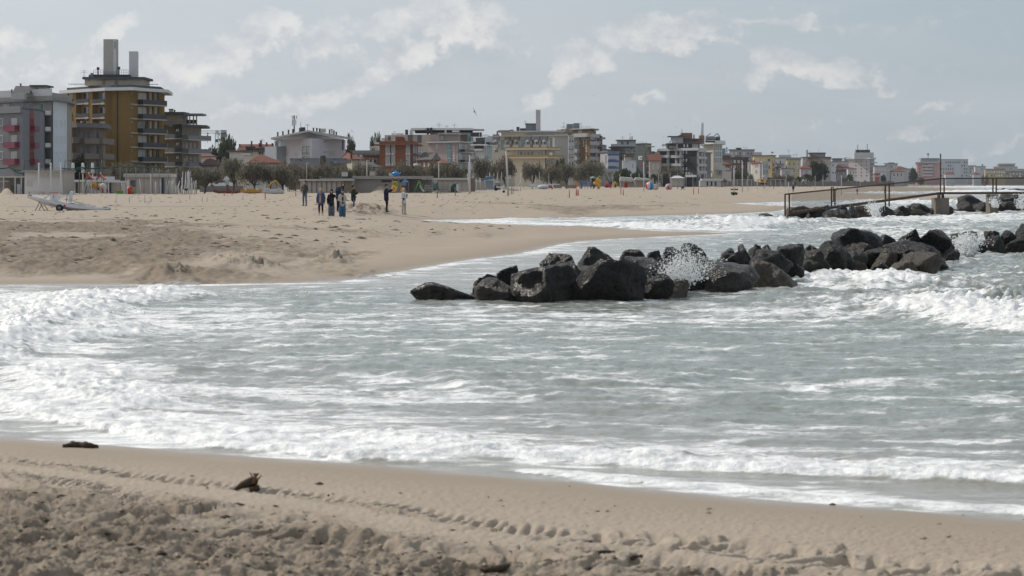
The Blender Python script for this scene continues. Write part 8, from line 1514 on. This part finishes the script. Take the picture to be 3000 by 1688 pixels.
MB().box(q_(170, 0).x, -.1, q_(0, 596).z, q_(215, 0).x, 1.35, q_(0, 594.5).z).build('cross_deck', M_bw, t); MB().box(q_(262, 0).x, -.1, q_(0, 606).z, q_(270, 0).x, 1.35, q_(0, 602).z).build('foot_rest', M_bw, t); MB().box(q_(110, 0).x, -.1, q_(0, 586).z, q_(120, 0).x, 1.35, q_(0, 581).z).build('cross_beam', M_bw, t)
for px, dy in ((177, -.42), (190, 1.7)):
    c = q_(px, 609.5 if dy < 0 else 611, dy); w = MB().tube([c, c + Vector((0, .2, 0))], .235, 22).build('wheel', M_rub, t); MB().tube([c + Vector((0, -.015, 0)), c + Vector((0, .02, 0))], .11, 14).build('hub', M_grey, w)
MB().tube([q_(178, 609.5, -.3), q_(189, 611, 1.75)], .03, 6).build('axle', M_grey, t)
for (x, y) in ((87, 573), (309, 608)): 
    for j in range(4): MB().tube([q_(x - 6 + j * 3, y + 1), q_(x - 4.5 + j * 3, y - 2.2), q_(x - 3 + j * 3, y + .8)], .022, 5).build('grip_rope', M_dark, t)
rr = random.Random(3)
for (x0, y0, x1, y1, n) in ((128, 582, 148, 568, 5), (170, 578, 198, 566, 4), (206, 585, 262, 603, 6), (120, 583, 175, 600, 5), (230, 600, 300, 612, 4)):
    mb = MB()
    for j in range(n):
        p0, p1 = q_(x0 + rr.uniform(-4, 4), y0 + rr.uniform(-2, 3), rr.uniform(-.33, .2)), q_(x1 + rr.uniform(-6, 6), y1 + rr.uniform(-2, 3), rr.uniform(-.33, .2)); mid = p0.lerp(p1, .5) + Vector((0, 0, -.05)); mb.tube([p0, mid, p1], .010, 4)
    mb.build('slack_cord', M_bn, t)
tr = thing('trestle', g0 + q_(116, 618), 'wooden trestle propping the raised bow of the rescue boat', 'trestle')
for dx in (-14, 15):
    for dy in (0, 1.2): MB().tube([Vector((0, dy, 26 * k)), Vector((dx * k, dy, -.05))], .028, 5).build('leg', M_wood, tr)
MB().tube([(0, -.1, 26 * k), (0, 1.35, 26 * k)], .035, 6).build('top_bar', M_wood, tr)
# ---- driftwood of the foreground
M_drift = mat('wet_driftwood', (.055, .036, .022), .8, 0, .5, 9, .3, .8); M_drift2 = mat('driftwood', (.085, .060, .042), .9, 0, .5, 9, .2, .8)
def stick(name, pts, rs, z, label, m=None, n=9, cat='driftwood'):
    g = Vector((*W2(*pts[0], z), 0)); vs = []
    for (px, py) in pts: x, y = W2(px, py, z); vs.append(Vector((x, y, gz(x, y))))
    o = vs[0].copy(); mb = MB(); out = []; r_ = random.Random(len(label)); R2_ = []
    for i in range(len(vs) - 1):
        for s in np.linspace(0, 1, 5, endpoint=False): out.append(vs[i].lerp(vs[i + 1], s) - o + Vector((r_.uniform(-.006, .006), r_.uniform(-.01, .01), rs[i] * .5))); R2_.append((rs[i] + (rs[i + 1] - rs[i]) * s) * r_.uniform(.8, 1.15))
    out.append(vs[-1] - o + Vector((0, 0, rs[-1] * .5))); R2_.append(rs[-1]); mb.tube(out, R2_, n); ob = mb.build(name, m or M_drift); ob.location = o; return tag(ob, label, cat)
stick('driftwood_log', [(184, 1296), (215, 1294), (260, 1296), (288, 1296)], [.020, .040, .036, .010], .08, 'dark short log lying at the edge of the wash')
x, y = W2(720, 1392, .25); st = thing('driftwood_stump', (x, y, gz(x, y)), 'dark driftwood stump with forked reddish root ends standing in the sand', 'driftwood'); kk = y / F
def s_(dx, up, dy=0.0): return Vector((dx * kk, dy, up * kk))
MB().tube([s_(-34, 2), s_(-12, 16, .02), s_(14, 24, .04), s_(30, 18, .05)], [.010, .028, .042, .036], 9).build('trunk', M_drift, st)
for a, b_, r_ in ((s_(22, 22), s_(30, 52), .017), (s_(30, 30), s_(46, 46), .008), (s_(24, 26), s_(12, 54), .008), (s_(26, 40), s_(38, 52), .010), (s_(26, 44), s_(20, 52), .008)): MB().tube([a, a.lerp(b_, .5) + Vector((.005, 0, .004)), b_], [r_, r_ * .8, r_ * .5], 6).build('root', mat('reddish_root', (.15, .075, .05), .85), st)
MB().tube([s_(24, 14), s_(28, 0)], .04, 8).build('root', M_drift, st)
stick('stick', [(1705, 1537), (1730, 1532), (1770, 1530), (1800, 1529)], [.006, .016, .014, .011], .32, 'dark straight stick lying on the bare sand'); stick('stick', [(1852, 1549), (1870, 1540), (1897, 1527)], [.018, .008, .005], .32, 'small stick with a dark knob pointing away'); stick('stick', [(1670, 1511), (1700, 1508), (1735, 1503)], [.004, .008, .006], .3, 'thin twig above the dark straight stick'); stick('stick', [(1035, 1546), (1070, 1541), (1115, 1541)], [.012, .006, .012], .34, 'bone-shaped stick at the edge of the trampled sand', M_drift2); stick('stick', [(1385, 1565), (1430, 1571), (1500, 1558), (1530, 1558)], [.012, .02, .022, .018], .34, 'thick dark twig sunk in the trampled sand'); stick('stick', [(960, 1402), (975, 1401), (986, 1402)], [.010, .018, .008], .25, 'dark lump of wood on the smooth sand'); stick('stick', [(2432, 1551), (2450, 1549), (2470, 1556)], [.008, .020, .006], .28, 'dark lump of wood on the smooth sand near the wash'); stick('stick', [(2420, 1556), (2480, 1560)], [.004, .003], .28, 'thin twig under the dark lump near the wash'); stick('stick', [(470, 1445), (505, 1478), (525, 1484)], [.006, .009, .004], .3, 'curled twig in the tyre tracks')
# loose crumbs of sand, shell and twig over the trampled strip
rr = np.random.default_rng(5); mb = MB(); v8 = [Vector(v) for v in ((1, 0, 0), (-1, 0, 0), (0, 1, 0), (0, -1, 0), (0, 0, 1), (0, 0, -1))]; f8 = [(0, 2, 4), (2, 1, 4), (1, 3, 4), (3, 0, 4), (2, 0, 5), (1, 2, 5), (3, 1, 5), (0, 3, 5)]
px = rr.uniform(-150, 3150, 5200); py = rr.uniform(1300, 1720, 5200); Yc = F * (HC - .33) / (py - HY); Xc = (px - 1500) / F * Yc; nr_ = near_rough(Xc, Yc); zc = ground_z(Xc, Yc)
mb2 = MB()
for i in range(5200):
    if rr.random() > nr_[i] * .85 + .03: continue
    s = .006 + .016 * rr.random() ** 3; d_ = rr.uniform(.6, 1.5, 3); tgt = mb2 if rr.random() < .22 else mb
    tgt.add([Vector((Xc[i], Yc[i], zc[i] + s * .3)) + Vector((v.x * s * d_[0] * (2.2 if tgt is mb2 else 1), v.y * s * d_[1], v.z * s * .7)) for v in v8], f8)
tag(mb.build('sand_crumbs', mat('sand_crumb', (.36, .285, .21), .95, 0, .3, 30)), 'loose lumps of sand over the trampled strip', 'sand', kind='stuff'); tag(mb2.build('wrack_bits', mat('wrack', (.06, .042, .028), .9, 0, .4, 30)), 'dark bits of wrack over the trampled strip', 'debris', kind='stuff')
# wrack lumps of the far beach
rr = np.random.default_rng(9); mb = MB(); px = rr.uniform(-100, 2250, 2600); py = 575 + 215 * rr.random(2600) ** 1.5; Yc = F * (HC - .6) / (py - HY); Xc = (px - 1500) / F * Yc; dd = shore_dist(Xc, Yc); Yk = Yc; zc = ground_z(Xc, Yk)
for i in range(2600):
    if dd[i] < 7: continue
    s = .03 + .085 * rr.random() ** 2.5; w = rr.uniform(1, 3.2)
    mb.add([Vector((Xc[i], Yk[i], zc[i])) + Vector((v.x * s * w, v.y * s * 1.6, v.z * s * .55)) for v in v8], f8)
tag(mb.build('beach_wrack', mat('far_wrack', (.10, .078, .055), .95, 0, .4, 4)), 'dark wrack and clods strewn over the far sand', 'debris', kind='stuff')
# ---- sea air between here and the far end of the front
hz = MB().box(-2600, -120, -8, 2600, 4200, 75).build('haze', None); mh = bpy.data.materials.new('sea_haze'); mh.use_nodes = True; tn = NT(mh.node_tree); tn.n.clear()
pv = tn.node('ShaderNodeVolumePrincipled', {'Color': (.80, .88, .96), 'Density': .00005, 'Anisotropy': .1}); oo = tn.node('ShaderNodeOutputMaterial'); tn.l.new(pv.outputs[0], oo.inputs['Volume']); hz.data.materials.append(mh); tag(hz, 'thin pale sea haze over the whole bay', 'haze', kind='stuff')
